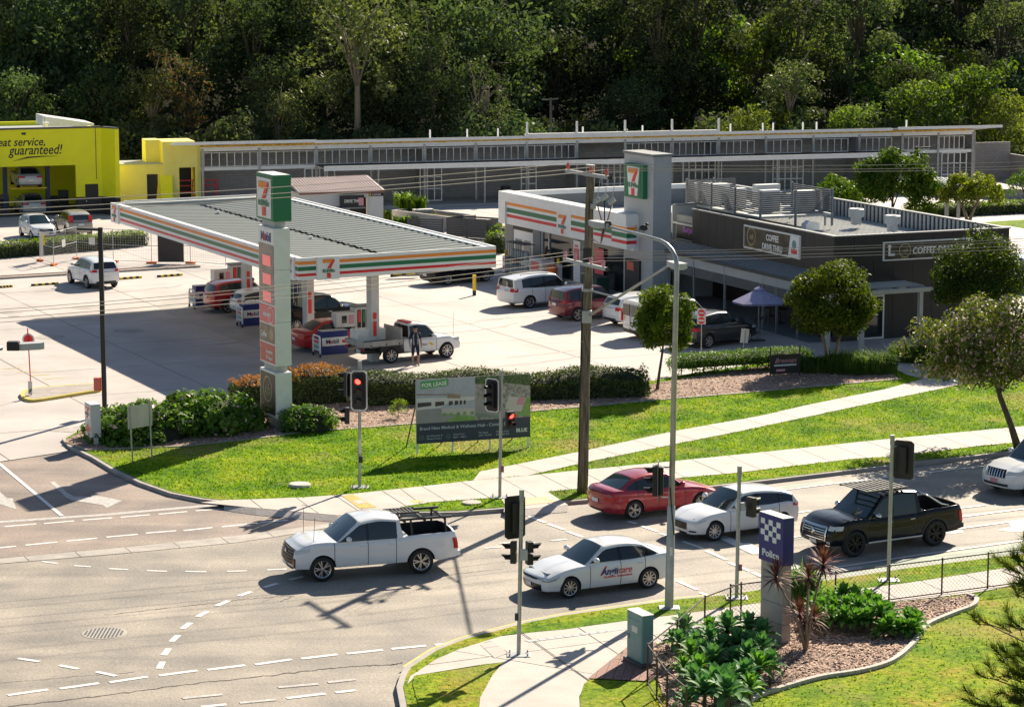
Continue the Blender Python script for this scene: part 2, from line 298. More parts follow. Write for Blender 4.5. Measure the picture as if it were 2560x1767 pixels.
# ================================================================ GROUND
def P(k, *pts, z=0.0): return [g(k, x, y, z) for x, y in pts]
def sheet(name, pts, z, mt, parent=None):
    bm = bmesh.new(); vs = [bm.verts.new((p[0], p[1], z)) for p in pts]; f = bm.faces.new(vs)
    bmesh.ops.triangulate(bm, faces=[f]); bmesh.ops.recalc_face_normals(bm, faces=bm.faces)
    if sum(f.normal.z*f.calc_area() for f in bm.faces) < 0: bmesh.ops.reverse_faces(bm, faces=bm.faces)
    me = bpy.data.meshes.new(name); bm.to_mesh(me); bm.free(); me.materials.append(M[mt]); return link(name, me, parent)
def slabs(name, part, pts, z, mt, cuts, gap=.012, sub='dark_joint', th=.02):
    """a poured surface cut into its slabs along joint lines; every slab is a piece of its own on a dark bed"""
    root = struct(sheet(name, pts, z-th, sub))
    bm = bmesh.new(); f = bm.faces.new([bm.verts.new((p[0], p[1], z)) for p in pts]); bmesh.ops.triangulate(bm, faces=[f])
    for a, b in cuts:
        a = Vector((a[0],a[1],0)); b = Vector((b[0],b[1],0)); d = (b-a).normalized(); n = Vector((-d.y, d.x, 0))
        for s in (-gap, gap):
            bmesh.ops.bisect_plane(bm, geom=bm.verts[:]+bm.edges[:]+bm.faces[:], plane_co=a+n*s, plane_no=n)
        kill = [f for f in bm.faces if abs((f.calc_center_median()-a).dot(n)) < gap*.98]
        bmesh.ops.delete(bm, geom=kill, context='FACES')
    bm.faces.index_update(); seen = set()
    for f0 in bm.faces:
        if f0.index in seen: continue
        st = [f0]; isl = []; seen.add(f0.index)
        while st:
            f = st.pop(); isl.append(f)
            for e in f.edges:
                for q in e.link_faces:
                    if q.index not in seen: seen.add(q.index); st.append(q)
        if sum(f.calc_area() for f in isl) < .02: continue
        mp = {}; mb = MB(); tilt = random.uniform(-.0025, .0025)
        for f in isl:
            idx = []
            for v in (f.verts if f.normal.z > 0 else reversed(f.verts)):
                if v not in mp: mp[v] = len(mb.v); mb.v.append((v.co.x, v.co.y, z+tilt))
                idx.append(mp[v])
            mb.f.append(tuple(idx)); mb.mi.append(0)
        n = len(mb.v); ed = {}
        for fc in mb.f:
            for i in range(len(fc)): ed[(fc[i], fc[(i+1)%len(fc)])] = 1
        rim = [e for e in ed if (e[1], e[0]) not in ed]
        mb.v += [(v[0], v[1], z-th+.002) for v in mb.v]
        for a, b in rim: mb.f.append((b, a, a+n, b+n)); mb.mi.append(0)
        mb.build(part, mt, root)
    bm.free(); return root
def cross_cuts(a, b, n, az):
    """n joint lines square to az between two places"""
    a = Vector(a); b = Vector(b); d = Vector((-math.sin(az), math.cos(az), 0)); return [(a+(b-a)*((i+.5)/n), a+(b-a)*((i+.5)/n)+d) for i in range(n)]
mb = MB(); mb.sheet([(-900,-200),(900,-200),(900,1500),(-900,1500)], -.03); struct(mb.build('ground', 'soil'))
# roads
struct(sheet('road', [(-60,20),(60,20),(110,150)]+P(0,(2700,1080),(1900,1190),(1259,1270),(820,1275),(480,1240),(150,1100),(150,1120),(0,1140),(-900,1180))+[(-120,40)], 0, 'asphalt'))
struct(sheet('side_road', P(0,(-300,1160),(0,1155),(188,1131),(240,1152),(300,1190),(425,1243),(502,1258),(603,1268),(843,1291),(1010,1292),(860,1305),(734,1322),(603,1339),(0,1395),(-300,1420)), .004, 'asphalt_side'))
# concrete drain across the mouth of the side road
dr = P(0,(-300,1424),(0,1396),(300,1369),(603,1338),(734,1321),(850,1305),(860,1312),(737,1334),(603,1355),(300,1384),(0,1409),(-300,1440))
slabs('spoon_drain', 'drain_slab', dr, .012, 'kerb_concrete', cross_cuts(g(0,0,1400), g(0,734,1330), 6, RD), th=.006)
# forecourt and car park concrete, in poured slabs
FCZ = .03
fc = P(0,(-500,1165),(0,1155),(170,1129),(155,1104),(216,1068),(263,1036),(600,1000),(1000,1002),(1330,1000),(1560,975),(1640,955),(1760,935))
fc += P(0,(1960,905),(2150,900),(2330,905),(2700,880)) + [Vector((90,236,0)), Vector((45,223,0)), Vector((-23,202,0)), Vector((-90,200,0)), Vector((-60,110,0))]
jl = [(g(5,0,620), g(5,560,940)), (g(5,690,1020), g(5,0,620)), (g(6,1640,445), g(6,1960,560))]
A_ = g(5,560,940); dirA = Vector((math.cos(RD+.02), math.sin(RD+.02), 0)); dirB = Vector((math.cos(LD), math.sin(LD), 0))
cuts = [(A_+dirA*s, A_+dirA*s+dirB) for s in (-18,-12,-6,0,6.2,12.4,18.6,24.8,31,37.2,43.4,50,56)] + [(A_+dirB*s, A_+dirB*s+dirA) for s in (-7,0,7,14,21,28,35,43,52,62,74,88)]
slabs('forecourt', 'concrete_slab', fc, FCZ, 'forecourt_concrete', cuts, gap=.022)
for i in range(15):
    a = g(0, random.uniform(60,1500), random.uniform(700,930)); b = a+dirA*random.uniform(3,7); mb = MB(); L_ = [a.lerp(b,t/8)+dirB*(t/8)**2*random.uniform(1.2,2.2) for t in range(9)]
    for p_, q_ in zip(L_, L_[1:]):
        d = (q_-p_).normalized(); n = Vector((-d.y,d.x,0))*.09; mb.quad(*[Vector((v.x,v.y,FCZ+.006+i*.0001)) for v in (p_-n,q_-n,q_+n,p_+n)])
    struct(mb.build('tyre_mark', mat('tyre_mark', (.37,.335,.315), .75, var=.15, scale=1)))
# oil-stained lane under the canopy and wet stains near the pumps
def blob(name, c, rx, ry, z, mt, az=0, n=22, parent=None, j=.12):
    pts = [(c[0]+math.cos(az)*rx*r*math.cos(t)-math.sin(az)*ry*r*math.sin(t), c[1]+math.sin(az)*rx*r*math.cos(t)+math.cos(az)*ry*r*math.sin(t)) for t, r in [(2*math.pi*i/n, 1+random.uniform(-j,j)) for i in range(n)]]
    return sheet(name, pts, z, mt, parent)
mat('oil_stain', (.33,.29,.26), .7, var=.2, scale=2); mat('lane_stain', (.36,.335,.31), .7, var=.16, scale=.5)
# raised verges: kerb slab with grass, beds and paths on top
VZ = .15
north = P(0,(155,1104),(170,1122),(228,1150),(286,1185),(348,1214),(425,1241),(502,1256),(603,1267),(843,1290),(1012,1290),(1144,1289),(1259,1280),(1321,1270),(1465,1258),(1764,1226),(1900,1211),(2223,1172),(2527,1137),(2900,1096))
north += P(0,(2900,880),(2330,905),(2280,900),(2211,905),(1960,905),(1760,935),(1640,955),(1560,975),(1330,1000),(1000,1002),(600,1000),(263,1036),(216,1068))
def kerb_slab(name, pts, z, mt='kerb_concrete'):
    mb = MB(); mb.prism([(p[0],p[1]) for p in pts], -.02, z); return struct(mb.build(name, mt))
kerb_slab('kerb', north, VZ-.02)
def inset(pts, d):
    n = len(pts); A = sum(pts[i][0]*pts[(i+1)%n][1]-pts[(i+1)%n][0]*pts[i][1] for i in range(n)); sg = 1 if A > 0 else -1; out = []
    for i in range(n):
        a, b, c = Vector(pts[i-1]).xy, Vector(pts[i]).xy, Vector(pts[(i+1)%n]).xy
        e1 = (b-a).normalized(); e2 = (c-b).normalized(); n1 = Vector((-e1.y, e1.x))*sg; n2 = Vector((-e2.y, e2.x))*sg
        m = (n1+n2).normalized(); k = d/max(.5, m.dot(n1)); out.append(Vector((b.x+m.x*k, b.y+m.y*k, 0)))
    return out
struct(sheet('verge_grass', inset(north, .16), VZ-.006, 'grass'))
# mulch bed along the forecourt
ME = [(159,1104),(185,1113),(219,1126),(301,1122),(470,1115),(700,1090),(716,1085),(813,1077),(1039,1059),(1328,1029),(1635,1001),(1858,983),(2090,962),(2255,948),(2215,930),(2205,908)]
bed = P(0,*ME, z=VZ)+P(0,(1960,908),(1760,938),(1640,958),(1560,978),(1330,1003),(1000,1005),(600,1003),(265,1040),(216,1072), z=VZ)
struct(sheet('mulch_bed', bed, VZ+.004, 'mulch'))
mb = MB(); pe = P(0,*ME[1:-2], z=VZ)
for i in range(len(pe)-1):
    a, b = Vector(pe[i]), Vector(pe[i+1]); d = (b-a).normalized()*.001; n = Vector((-d.y,d.x,0)).normalized()*.06
    mb.prism([a-n-d,b-n+d,b+n+d,a+n-d], VZ, VZ+.035+.001*(i%2))
struct(mb.build('bed_edging', 'kerb_concrete'))
# footpaths on the verge
lowp = P(0,(502,1256),(560,1250),(640,1248),(760,1243),(877,1235),(989,1223),(1175,1202),(1319,1189),(1473,1173),(1682,1153),(1900,1131),(2205,1099),(2537,1068),(2900,1034),(2900,1072),(2537,1107),(2455,1114),(2223,1142),(2142,1146),(1900,1175),(1842,1182),(1695,1195),(1444,1222),(1369,1229),(1420,1262),(1300,1274),(1259,1280),(1262,1262),(1249,1243),(1080,1255),(1000,1268),(1000,1286),(843,1288),(640,1270), z=VZ)
cc = cross_cuts(g(0,560,1255), g(0,2800,1060), 24, RD-.05)
slabs('footpath', 'path_slab', lowp, VZ+.012, 'path_concrete', cc+[(g(10,1030,215), g(10,1300,420)), (g(10,540,265), g(10,700,370))], gap=.016, th=.008)
upp = P(0,(1183,1201),(1200,1179),(1451,1129),(1689,1077),(1900,1040),(2017,1013),(2214,973),(2305,948),(2262,935),(2213,909),(2275,903),(2345,915),(2420,925),(2500,935),(2450,950),(2380,966),(2236,996),(1954,1056),(1860,1076),(1689,1110),(1473,1154),(1319,1189),(1303,1190), z=VZ)
slabs('upper_path', 'path_slab', upp, VZ+.014, 'path_concrete', cross_cuts(g(0,1250,1185), g(0,2350,950), 13, RD+.12), gap=.016, th=.008)
# tactile paving and pit lids
def lid(x, y, r, k=10, mt='concrete', h=.05, name='pit_lid', label='', ry=None):
    c = g(k, x, y, VZ); mb = MB(); mb.lathe([(.001,h),(r*.9,h),(r,h*.7),(r,-.01)], c=(c.x,c.y,VZ+.01), n=26)
    return tag(mb.build(name, mt), label, 'pit lid')
lid(322,193,.40,label='round pale concrete pit lid lying in the grass left of the signal post',h=.10); lid(1592,318,.34,label='round concrete lid in the small kerbside grass patch behind the white ute')
lid(2090,440,0,0) if 0 else None
def tile(name, pts, z, mt, label, cat):
    mb = MB(); mb.prism(pts, z-.02, z); return tag(mb.build(name, mt), label, cat)
mat('tactile', (.55,.33,.07), .8, var=.15, scale=4, bump=.5, bscale=9); mat('tactile_pale', (.58,.42,.26), .8, var=.15, scale=4, bump=.5, bscale=9)
tile('tactile_paving', P(10,(640,268),(715,255),(890,350),(765,360),z=VZ), VZ+.022, 'tactile', 'orange tactile paving strip on the footpath by the left signal post', 'tactile paving')
tile('tactile_paving', P(10,(1900,290),(2140,272),(2225,312),(1930,342),z=VZ), VZ+.022, 'tactile_pale', 'pale orange tactile paving at the kerb ramp beside the timber power pole', 'tactile paving')
tile('access_cover', P(10,(710,305),(770,297),(822,318),(755,328),z=VZ), VZ+.028, 'concrete', 'small square access cover in the orange tactile strip', 'cover')
tile('access_cover', P(10,(1140,303),(1205,296),(1240,308),(1165,318),z=VZ), VZ+.02, 'yellow_line', 'small yellow painted square on the footpath near the kerb', 'cover')
# ---- south corner
south = P(0,(1003,1790),(991,1727),(1002,1694),(1012,1678),(1080,1634),(1148,1607),(1300,1566),(1400,1546),(1570,1522),(1690,1505),(1804,1495),(1950,1473),(2100,1452),(2250,1429),(2478,1400),(2900,1352))+[Vector((60,70,0)),Vector((60,25,0)),Vector((-3,25,0))]
kerb_slab('kerb', south, VZ-.02)
mb = MB()
for i in range(3, 10):
    a, b = Vector(south[i]), Vector(south[i+1]); n = (b-a).normalized(); n = Vector((n.y,-n.x,0))*.06
    mb.quad(*[Vector((p.x,p.y,VZ-.014)) for p in (a-n*.01,b-n*.01,b-n*1.3,a-n*1.3)])
ye = mb.build('painted_kerb', 'yellow_line'); struct(ye)
struct(sheet('police_lawn', inset(south, .18), VZ-.006, 'lawn'))
fp = P(0,(1018,1710),(1026,1690),(1090,1648),(1150,1622),(1253,1590),(1413,1571),(1566,1550),(1733,1529),(2026,1486),(2270,1455),(2517,1417),(2900,1366),(2900,1415),(2556,1459),(2436,1482),(2196,1509),(1985,1545),(1900,1560),(1762,1588),(1640,1610),(1560,1640),(1470,1700),(1448,1740),(1451,1800),(1195,1800),(1200,1745),(1230,1690),(1258,1655),(1200,1662),(1040,1688), z=VZ)
slabs('footpath', 'path_slab', fp, VZ+.012, 'path_concrete', cross_cuts(g(0,1300,1650), g(0,2800,1400), 13, RD-.06)+[(g(11,235,1080),g(11,390,1190)),(g(11,360,1330),g(11,745,1395)),(g(11,0,1290),g(11,300,1250))], gap=.016, th=.008)
struct(sheet('kerbside_grass', P(0,(1250,1588),(1300,1572),(1400,1556),(1570,1532),(1690,1516),(1804,1506),(2107,1462),(2277,1437),(2440,1415),(2525,1403),(2900,1358),(2900,1368),(2517,1419),(2270,1457),(2026,1488),(1733,1531),(1566,1552),(1413,1573), z=VZ), VZ+.018, 'grass'))
struct(sheet('corner_grass', P(0,(1035,1690),(1200,1665),(1256,1656),(1222,1690),(1198,1730),(1194,1800),(1060,1800),(1040,1740),(1032,1710), z=VZ), VZ+.018, 'lawn'))
struct(sheet('corner_grass', P(0,(1450,1800),(1450,1740),(1460,1710),(1474,1699),(1612,1707),(1625,1730),(1640,1800), z=VZ), VZ+.018, 'lawn'))
struct(slabs('paver_band', 'paver', P(0,(1470,1696),(1568,1618),(1640,1606),(1660,1680),(1612,1703), z=VZ), VZ+.024, 'maroon_paver', [(g(0,1470+i*22,1700), g(0,1500+i*22,1620)) for i in range(0,9)]+[(g(0,1450,1610+i*14), g(0,1650,1603+i*14)) for i in range(1,7)], gap=.008, th=.006))
struct(slabs('paver_strip', 'paver', P(11,(315,1130),(345,1142),(1030,1053),(1030,1040), z=VZ), VZ+.02, 'grey_light', [(g(11,x,1130), g(11,x+30,1145)) for x in range(345,1000,75)], gap=.01, th=.004))
struct(slabs('inspection_covers', 'cover', P(11,(0,1160),(65,1125),(205,1215),(105,1255), z=VZ), VZ+.02, 'concrete', [(g(11,70,1125),g(11,190,1250)),(g(11,0,1190),g(11,140,1160)),(g(11,30,1222),g(11,180,1200))], gap=.014, th=.004))
GE = P(12,(-200,1680),(0,1590),(100,1530),(300,1465),(500,1410),(750,1370),(950,1310),(1080,1210),(1130,1140),(1190,1070),(1350,1000),(1480,950),(1503,905),(1450,880), z=VZ)
gard = GE+P(0,(2196,1512),(1985,1548),(1900,1563),(1762,1592),(1640,1616),(1619,1640),(1642,1690),(1665,1760),(1700,1830), z=VZ)
struct(sheet('garden_bed', gard, VZ+.02, 'mulch'))
def smooth_line(pts, n=6):
    out = []
    for i in range(len(pts)-1):
        p0, p1, p2, p3 = pts[max(i-1,0)], pts[i], pts[i+1], pts[min(i+2,len(pts)-1)]
        for k in range(n):
            t = k/n; out.append(.5*((2*p1)+(p2-p0)*t+(2*p0-5*p1+4*p2-p3)*t*t+(3*p1-p0-3*p2+p3)*t**3))
    return out+[pts[-1]]
ge = smooth_line([Vector(p) for p in GE]); root = struct(MB().build('garden_edging', 'kerb_concrete'))
for i in range(0, len(ge)-1):
    a, b = ge[i], ge[i+1]; d = (b-a).normalized(); n = Vector((-d.y,d.x,0))*.07; e = d*.006
    MB().prism([a-n+e, b-n-e, b+n-e, a+n+e], VZ, VZ+.10).build('edging_block', 'path_concrete', root)
# island in the forecourt with yellow kerb
isl = P(5,(160,915),(190,885),(300,862),(700,833),(790,838),(815,860),(800,882),(700,897),(340,955),(230,960),(175,940), z=.1)
isl = [Vector((p.x,p.y,0)) for p in smooth_line(isl, 3)]
mb = MB(); mb.prism([(p.x,p.y) for p in isl], 0, .15); ir = tag(mb.build('traffic_island', 'yellow_line'), 'low concrete traffic island with a yellow painted kerb on the forecourt', 'traffic island')
sheet('island_top', inset(isl, .2), .156, 'oil_stain', ir)
# ---- painted markings
PZ = .010
def stroke(a, b, w, mb, z=PZ, ov=0):
    a, b = Vector(a), Vector(b); d = (b-a).normalized(); n = Vector((-d.y,d.x,0))*w/2
    mb.quad(*[Vector((p.x,p.y,z)) for p in (a-n,b-n,b+n,a+n)])
LZ = [.008]
def dashes(name, k, segs, w, mt='white_paint', z=PZ):
    root = None; LZ[0] += .0006; z = LZ[0]
    for x0, y0, x1, y1 in segs:
        mb = MB(); stroke(g(k,x0,y0), g(k,x1,y1), w, mb, z); o = mb.build(name if root is None else 'dash', mt, root)
        if root is None: root = struct(o)
    return root
dashes('hold_line', 9, [(-60,405,690,352),(690,352,1400,290)], .32, 'worn_paint')
dashes('dashed_line', 9, [(30,430,235,412),(285,410,480,393),(535,388,727,373),(780,370,970,353),(1025,350,1210,333),(1265,328,1455,313),(1680,403,1860,388),(1910,383,2100,365)], .13, 'white_paint')
dashes('dashed_line', 9, [(-120,578,105,557),(165,550,370,530),(430,524,628,505),(688,498,890,480),(943,472,1140,457),(1188,456,1375,436),(1435,432,1620,412)], .14)
dashes('turn_line', 9, [(270,655,370,668),(478,682,588,690),(705,702,828,708),(950,715,1080,719),(1198,720,1335,722),(1467,719,1597,716),(1728,710,1855,704)], .12)
dashes('turn_line', 9, [(1872,775,1965,752),(1703,824,1797,797),(1545,878,1627,850),(1402,942,1478,909),(1277,1013,1343,978),(1180,1090,1232,1052),(1110,1173,1153,1132),(1058,1262,1092,1218),(1030,1348,1052,1303)], .18)
dashes('edge_line', 9, [(-280,1560,-20,1528),(50,1520,312,1483),(385,1478,640,1442),(708,1437,955,1400),(1030,1393,1278,1360),(1342,1356,1587,1326),(1650,1322,1888,1288),(1948,1284,2183,1256)], .17)
dashes('edge_line', 10, [(670,1430,935,1402),(1000,1395,1258,1370),(1320,1365,1500,1350)], .17)
dashes('turn_line', 9, [(115,1282,255,1303),(385,1327,507,1350),(622,1368,750,1396)], .15)
dashes('dashed_line', 9, [(1300,1596,1465,1580),(1855,1540,2105,1510),(2170,1503,2300,1488)], .17); dashes('faded_line', 9, [(1180,1540,1440,1515),(1800,1470,2060,1447),(2120,1437,2300,1418),(1550,1570,1790,1548)], .18, 'worn_paint')
dashes('crossing_line', 11, [(340,255,460,300),(475,308,595,350),(610,360,725,402),(1040,290,1100,308),(1130,322,1250,362),(1265,375,1320,390),(1430,433,1570,483),(1590,497,1735,562),(1750,580,1900,642),(1920,650,2000,690),(1385,708,1530,772),(1550,792,1650,832)], .15)
dashes('crossing_line', 11, [(500,428,612,416),(30,480,150,470),(345,446,385,440),(140,447,215,440)], .12)
dashes('stop_line', 11, [(1690,395,1960,520)], .42); dashes('stop_line', 12, [(0,540,120,607),(300,690,400,750)], .42)
dashes('lane_line', 12, [(250,195,560,155),(560,155,1100,92),(1100,92,1600,35),(1600,35,1811,8)], .12)
dashes('lane_line', 12, [(345,342,430,328),(1390,312,1560,293)], .13); dashes('lane_line', 12, [(1395,370,1811,316),(310,500,430,487),(1290,458,1811,388)], .13)
dashes('lane_line', 12, [(560,700,1100,620),(1100,620,1811,520)], .12); dashes('lane_line', 9, [(0,28,400,362)], .14); dashes('lane_line',9,[(-300,-200,0,28)],.14)
gl = struct(sheet('green_lane', P(12,(560,712),(1100,632),(1811,532),(2200,480),(2200,560),(1811,605),(1100,715),(700,765)), .006, 'green_lane'))
struct(sheet('green_lane', P(12,(0,215),(590,150),(560,130),(0,195)), .0065, 'green_lane'))
def marks(name, k, polys, mt, z=PZ):
    for i, p in enumerate(polys):
        o = sheet(name, P(k,*p), z, mt, root if i else None)
        if i == 0: root = struct(o)
marks('turn_arrow', 9, [[(320,143),(352,138),(400,180),(432,210),(480,236),(590,240),(588,222),(792,262),(690,310),(662,290),(560,275),(470,262),(425,240),(385,200)]], 'worn_paint')
marks('turn_arrow', 9, [[(-40,170),(0,205),(46,247),(82,247),(106,320),(0,286),(-60,200)]], 'worn_paint')
marks('turn_arrow', 12, [[(1290,468),(1410,448),(1420,466),(1330,478)],[(1640,455),(1730,430),(1712,405),(1811,385),(1900,380),(1900,440),(1811,462),(1740,462)]], 'white_paint')
marks('bicycle_symbol', 12, [[(590,700),(620,690),(640,697),(700,690),(760,688),(770,700),(700,712),(655,722),(600,712)]], 'worn_paint')
# cracks sealed with tar, drifting along the carriageway
def crack(pts, w, name='tar_seam'):
    mb = MB(); L = []
    for i in range(len(pts)-1):
        for t in np.linspace(0,1,14)[:-1]: q = pts[i].lerp(pts[i+1], t); L.append(q+Vector((random.uniform(-.03,.03), random.uniform(-.06,.06), 0)))
    for i in range(len(L)-1): stroke(L[i], L[i+1], w*random.uniform(.5,1.3), mb, .007)
    struct(mb.build(name, 'dark_joint'))
crack(P(9,(50,1594),(600,1530),(1200,1450),(1800,1385),(2225,1335))+[g(10,1000,1510), g(10,1090,1495)], .05); crack(P(9,(680,1000),(1200,945),(1600,895),(1900,876)), .03)
crack(P(9,(-20,1445),(500,1395),(900,1370)), .02); crack([g(10,1400,850), g(10,1850,800)], .02); crack([g(10,180,1046), g(10,290,998)], .03)
mg = g(9,672,1118); mb = MB(); mb.lathe([(.001,.0),(.62,.0),(.64,-.01)], c=(mg.x,mg.y,.012), n=30); mh = tag(mb.build('manhole_cover', 'kerb_concrete'), 'round slotted iron manhole cover in the road asphalt', 'manhole cover')
for i in range(-5, 6):
    h = math.sqrt(.55**2-(i*.1)**2); MB().box(mg.x+i*.1-.025, mg.x+i*.1+.025, mg.y-h, mg.y+h, .012, .02).build('cover_bar', 'grey_dark', mh)
mb = MB(); mb.lathe([(.62,.0),(.92,.0)], c=(mg.x,mg.y,.0085), n=30); mb.build('cover_collar', 'grey_dark', mh) if 0 else None
for c_, rx in (((1030,410),1.3),((690,222),1.3),((400,460),1.2),((90,262),1.0),((110,292),.5)):
    p = g(5,*c_); blob('fuel_tank_lid', p, .62*rx, .6*rx, FCZ+.008, 'kerb_concrete' , j=0.01)['kind'] = 'structure'
for i in range(6):
    a = g(5, 30+i*105, 715+i*27); mb = MB(); stroke(a, a+dirA*.9, .12, mb, FCZ+.008); struct(mb.build('parking_line', 'worn_yellow' if 0 else 'yellow_line')) if i in (0,1,2,3) else None
sheet('drain_grate', P(5,(400,1212),(470,1172),(655,1190),(570,1220)), FCZ+.008, 'kerb_concrete')['kind'] = 'structure'
for i in range(3):
    a = g(7, -250+i*50, 130+i*8)
struct(sheet('pump_apron', P(0,(398,776),(650,876),(762,920),(1020,912),(940,800),(560,700),(405,752)), FCZ+.004, 'lane_stain'))
def ramp(pts, dy):
    a = P(0,*pts,z=VZ+.012); b = [g(0,x,y+dy,.016) for x,y in pts]; mb = MB()
    for i in range(len(a)-1): mb.quad(b[i],b[i+1],a[i+1],a[i])
    struct(mb.build('kerb_ramp','path_concrete'))
ramp([(560,1258),(603,1265),(640,1270),(740,1279),(843,1288),(920,1287),(1000,1286)],17); ramp([(1262,1279),(1300,1274),(1360,1267),(1420,1262)],17)
# lawn relief: short grass tufts (uncountable)
def inside(p, poly):
    c = False; n = len(poly)
    for i in range(n):
        a, b = poly[i], poly[i-1]
        if (a[1] > p[1]) != (b[1] > p[1]) and p[0] < (b[0]-a[0])*(p[1]-a[1])/(b[1]-a[1])+a[0]: c = not c
    return c
def inside_np(x, y, poly):
    c = np.zeros(len(x), bool); n = len(poly)
    for i in range(n):
        a, b = poly[i], poly[i-1]
        if abs(b[1]-a[1]) < 1e-9: continue
        c ^= ((a[1] > y) != (b[1] > y)) & (x < (b[0]-a[0])*(y-a[1])/(b[1]-a[1])+a[0])
    return c
def tufts(name, poly, holes, n, z, hmin, hmax, mt, label, wd=.035):
    xs = [p[0] for p in poly]; ys = [p[1] for p in poly]
    x = rng.uniform(min(xs), max(xs), n); y = rng.uniform(min(ys), max(ys), n)
    k = inside_np(x, y, poly) & (np.abs(x) < y*.215+1)
    for h in holes: k &= ~inside_np(x, y, h)
    x = x[k]; y = y[k]; n = len(x); t = rng.uniform(0, 2*np.pi, n); h = rng.uniform(hmin, hmax, n); w_ = rng.uniform(.5, 1.3, n)*wd; lx = rng.normal(0, .03, n); ly = rng.normal(0, .03, n)
    v = np.empty((n,3,3)); v[:,0] = np.c_[x-np.cos(t)*w_, y-np.sin(t)*w_, np.full(n,z)]; v[:,1] = np.c_[x+np.cos(t)*w_, y+np.sin(t)*w_, np.full(n,z)]; v[:,2] = np.c_[x+lx, y+ly, z+h]
    me = bpy.data.meshes.new(name); me.vertices.add(n*3); me.vertices.foreach_set('co', v.ravel()); me.loops.add(n*3); me.loops.foreach_set('vertex_index', np.arange(n*3, dtype=np.int32))
    me.polygons.add(n); me.polygons.foreach_set('loop_start', np.arange(0,n*3,3, dtype=np.int32)); me.polygons.foreach_set('loop_total', np.full(n,3, dtype=np.int32)); me.update(calc_edges=True)
    me.materials.append(M[mt]); o = link(name, me); tag(o, label, 'grass', kind='stuff'); return o
grassmat('blade', (.09,.22,.006), (.24,.38,.012), (.42,.46,.03), trans=.5)
tufts('grass', inset(north,.25), [[p for p in lowp], upp, bed], 150000, VZ, .03, .09, 'blade', 'mown green grass on the verge below the forecourt')
tufts('grass', inset(south,.3), [fp, gard], 110000, VZ, .02, .07, 'blade', 'mown yellowing grass on the police station lawn')
mat('bark_chip', (.45,.31,.24), .9, objvar=.0, var=.4, scale=7)
def chips(name, poly, n, z, label):
    xs = [p[0] for p in poly]; ys = [p[1] for p in poly]; x = rng.uniform(min(xs), max(xs), n); y = rng.uniform(min(ys), max(ys), n); k = inside_np(x, y, poly); x = x[k]; y = y[k]; n = len(x)
    t = rng.uniform(0, 2*np.pi, n); a = rng.uniform(.03,.09,n); b = rng.uniform(.012,.03,n); v = np.empty((n,4,3))
    for i, (p, q) in enumerate(((-1,-1),(1,-1),(1,1),(-1,1))):
        v[:,i] = np.c_[x+np.cos(t)*a*p-np.sin(t)*b*q, y+np.sin(t)*a*p+np.cos(t)*b*q, z+rng.uniform(.005,.05,n)]
    me = bpy.data.meshes.new(name); me.vertices.add(n*4); me.vertices.foreach_set('co', v.ravel()); me.loops.add(n*4); me.loops.foreach_set('vertex_index', np.arange(n*4, dtype=np.int32))
    me.polygons.add(n); me.polygons.foreach_set('loop_start', np.arange(0,n*4,4, dtype=np.int32)); me.polygons.foreach_set('loop_total', np.full(n,4, dtype=np.int32)); me.update(calc_edges=True)
    me.materials.append(M['bark_chip']); tag(link(name, me), label, 'mulch', kind='stuff')
chips('bark_mulch', gard, 26000, VZ+.02, 'loose bark chips covering the garden bed by the police sign'); chips('bark_mulch', bed, 34000, VZ+.004, 'loose bark chips in the long bed under the hedges')
# ================================================================ VEHICLES
def lerp_poly(P_, x):
    if x <= P_[0][0]: return P_[0][1]
    for a, b in zip(P_, P_[1:]):
        if x <= b[0]:
            t = (x-a[0])/max(1e-6, b[0]-a[0]); return a[1]+(b[1]-a[1])*t
    return P_[-1][1]
def smoothpoly(P_, n=5):
    if len(P_) < 3: return P_
    out = []
    for i in range(len(P_)-1):
        a = P_[max(i-1,0)]; b = P_[i]; c = P_[i+1]; d = P_[min(i+2,len(P_)-1)]
        for k in range(n):
            t = k/n; m1 = (c[1]-a[1])/max(1e-6,c[0]-a[0])*(c[0]-b[0]); m2 = (d[1]-b[1])/max(1e-6,d[0]-b[0])*(c[0]-b[0])
            h = (2*t**3-3*t*t+1)*b[1]+(t**3-2*t*t+t)*m1+(-2*t**3+3*t*t)*c[1]+(t**3-t*t)*m2
            out.append((b[0]+(c[0]-b[0])*t, h))
    return out+[P_[-1]]
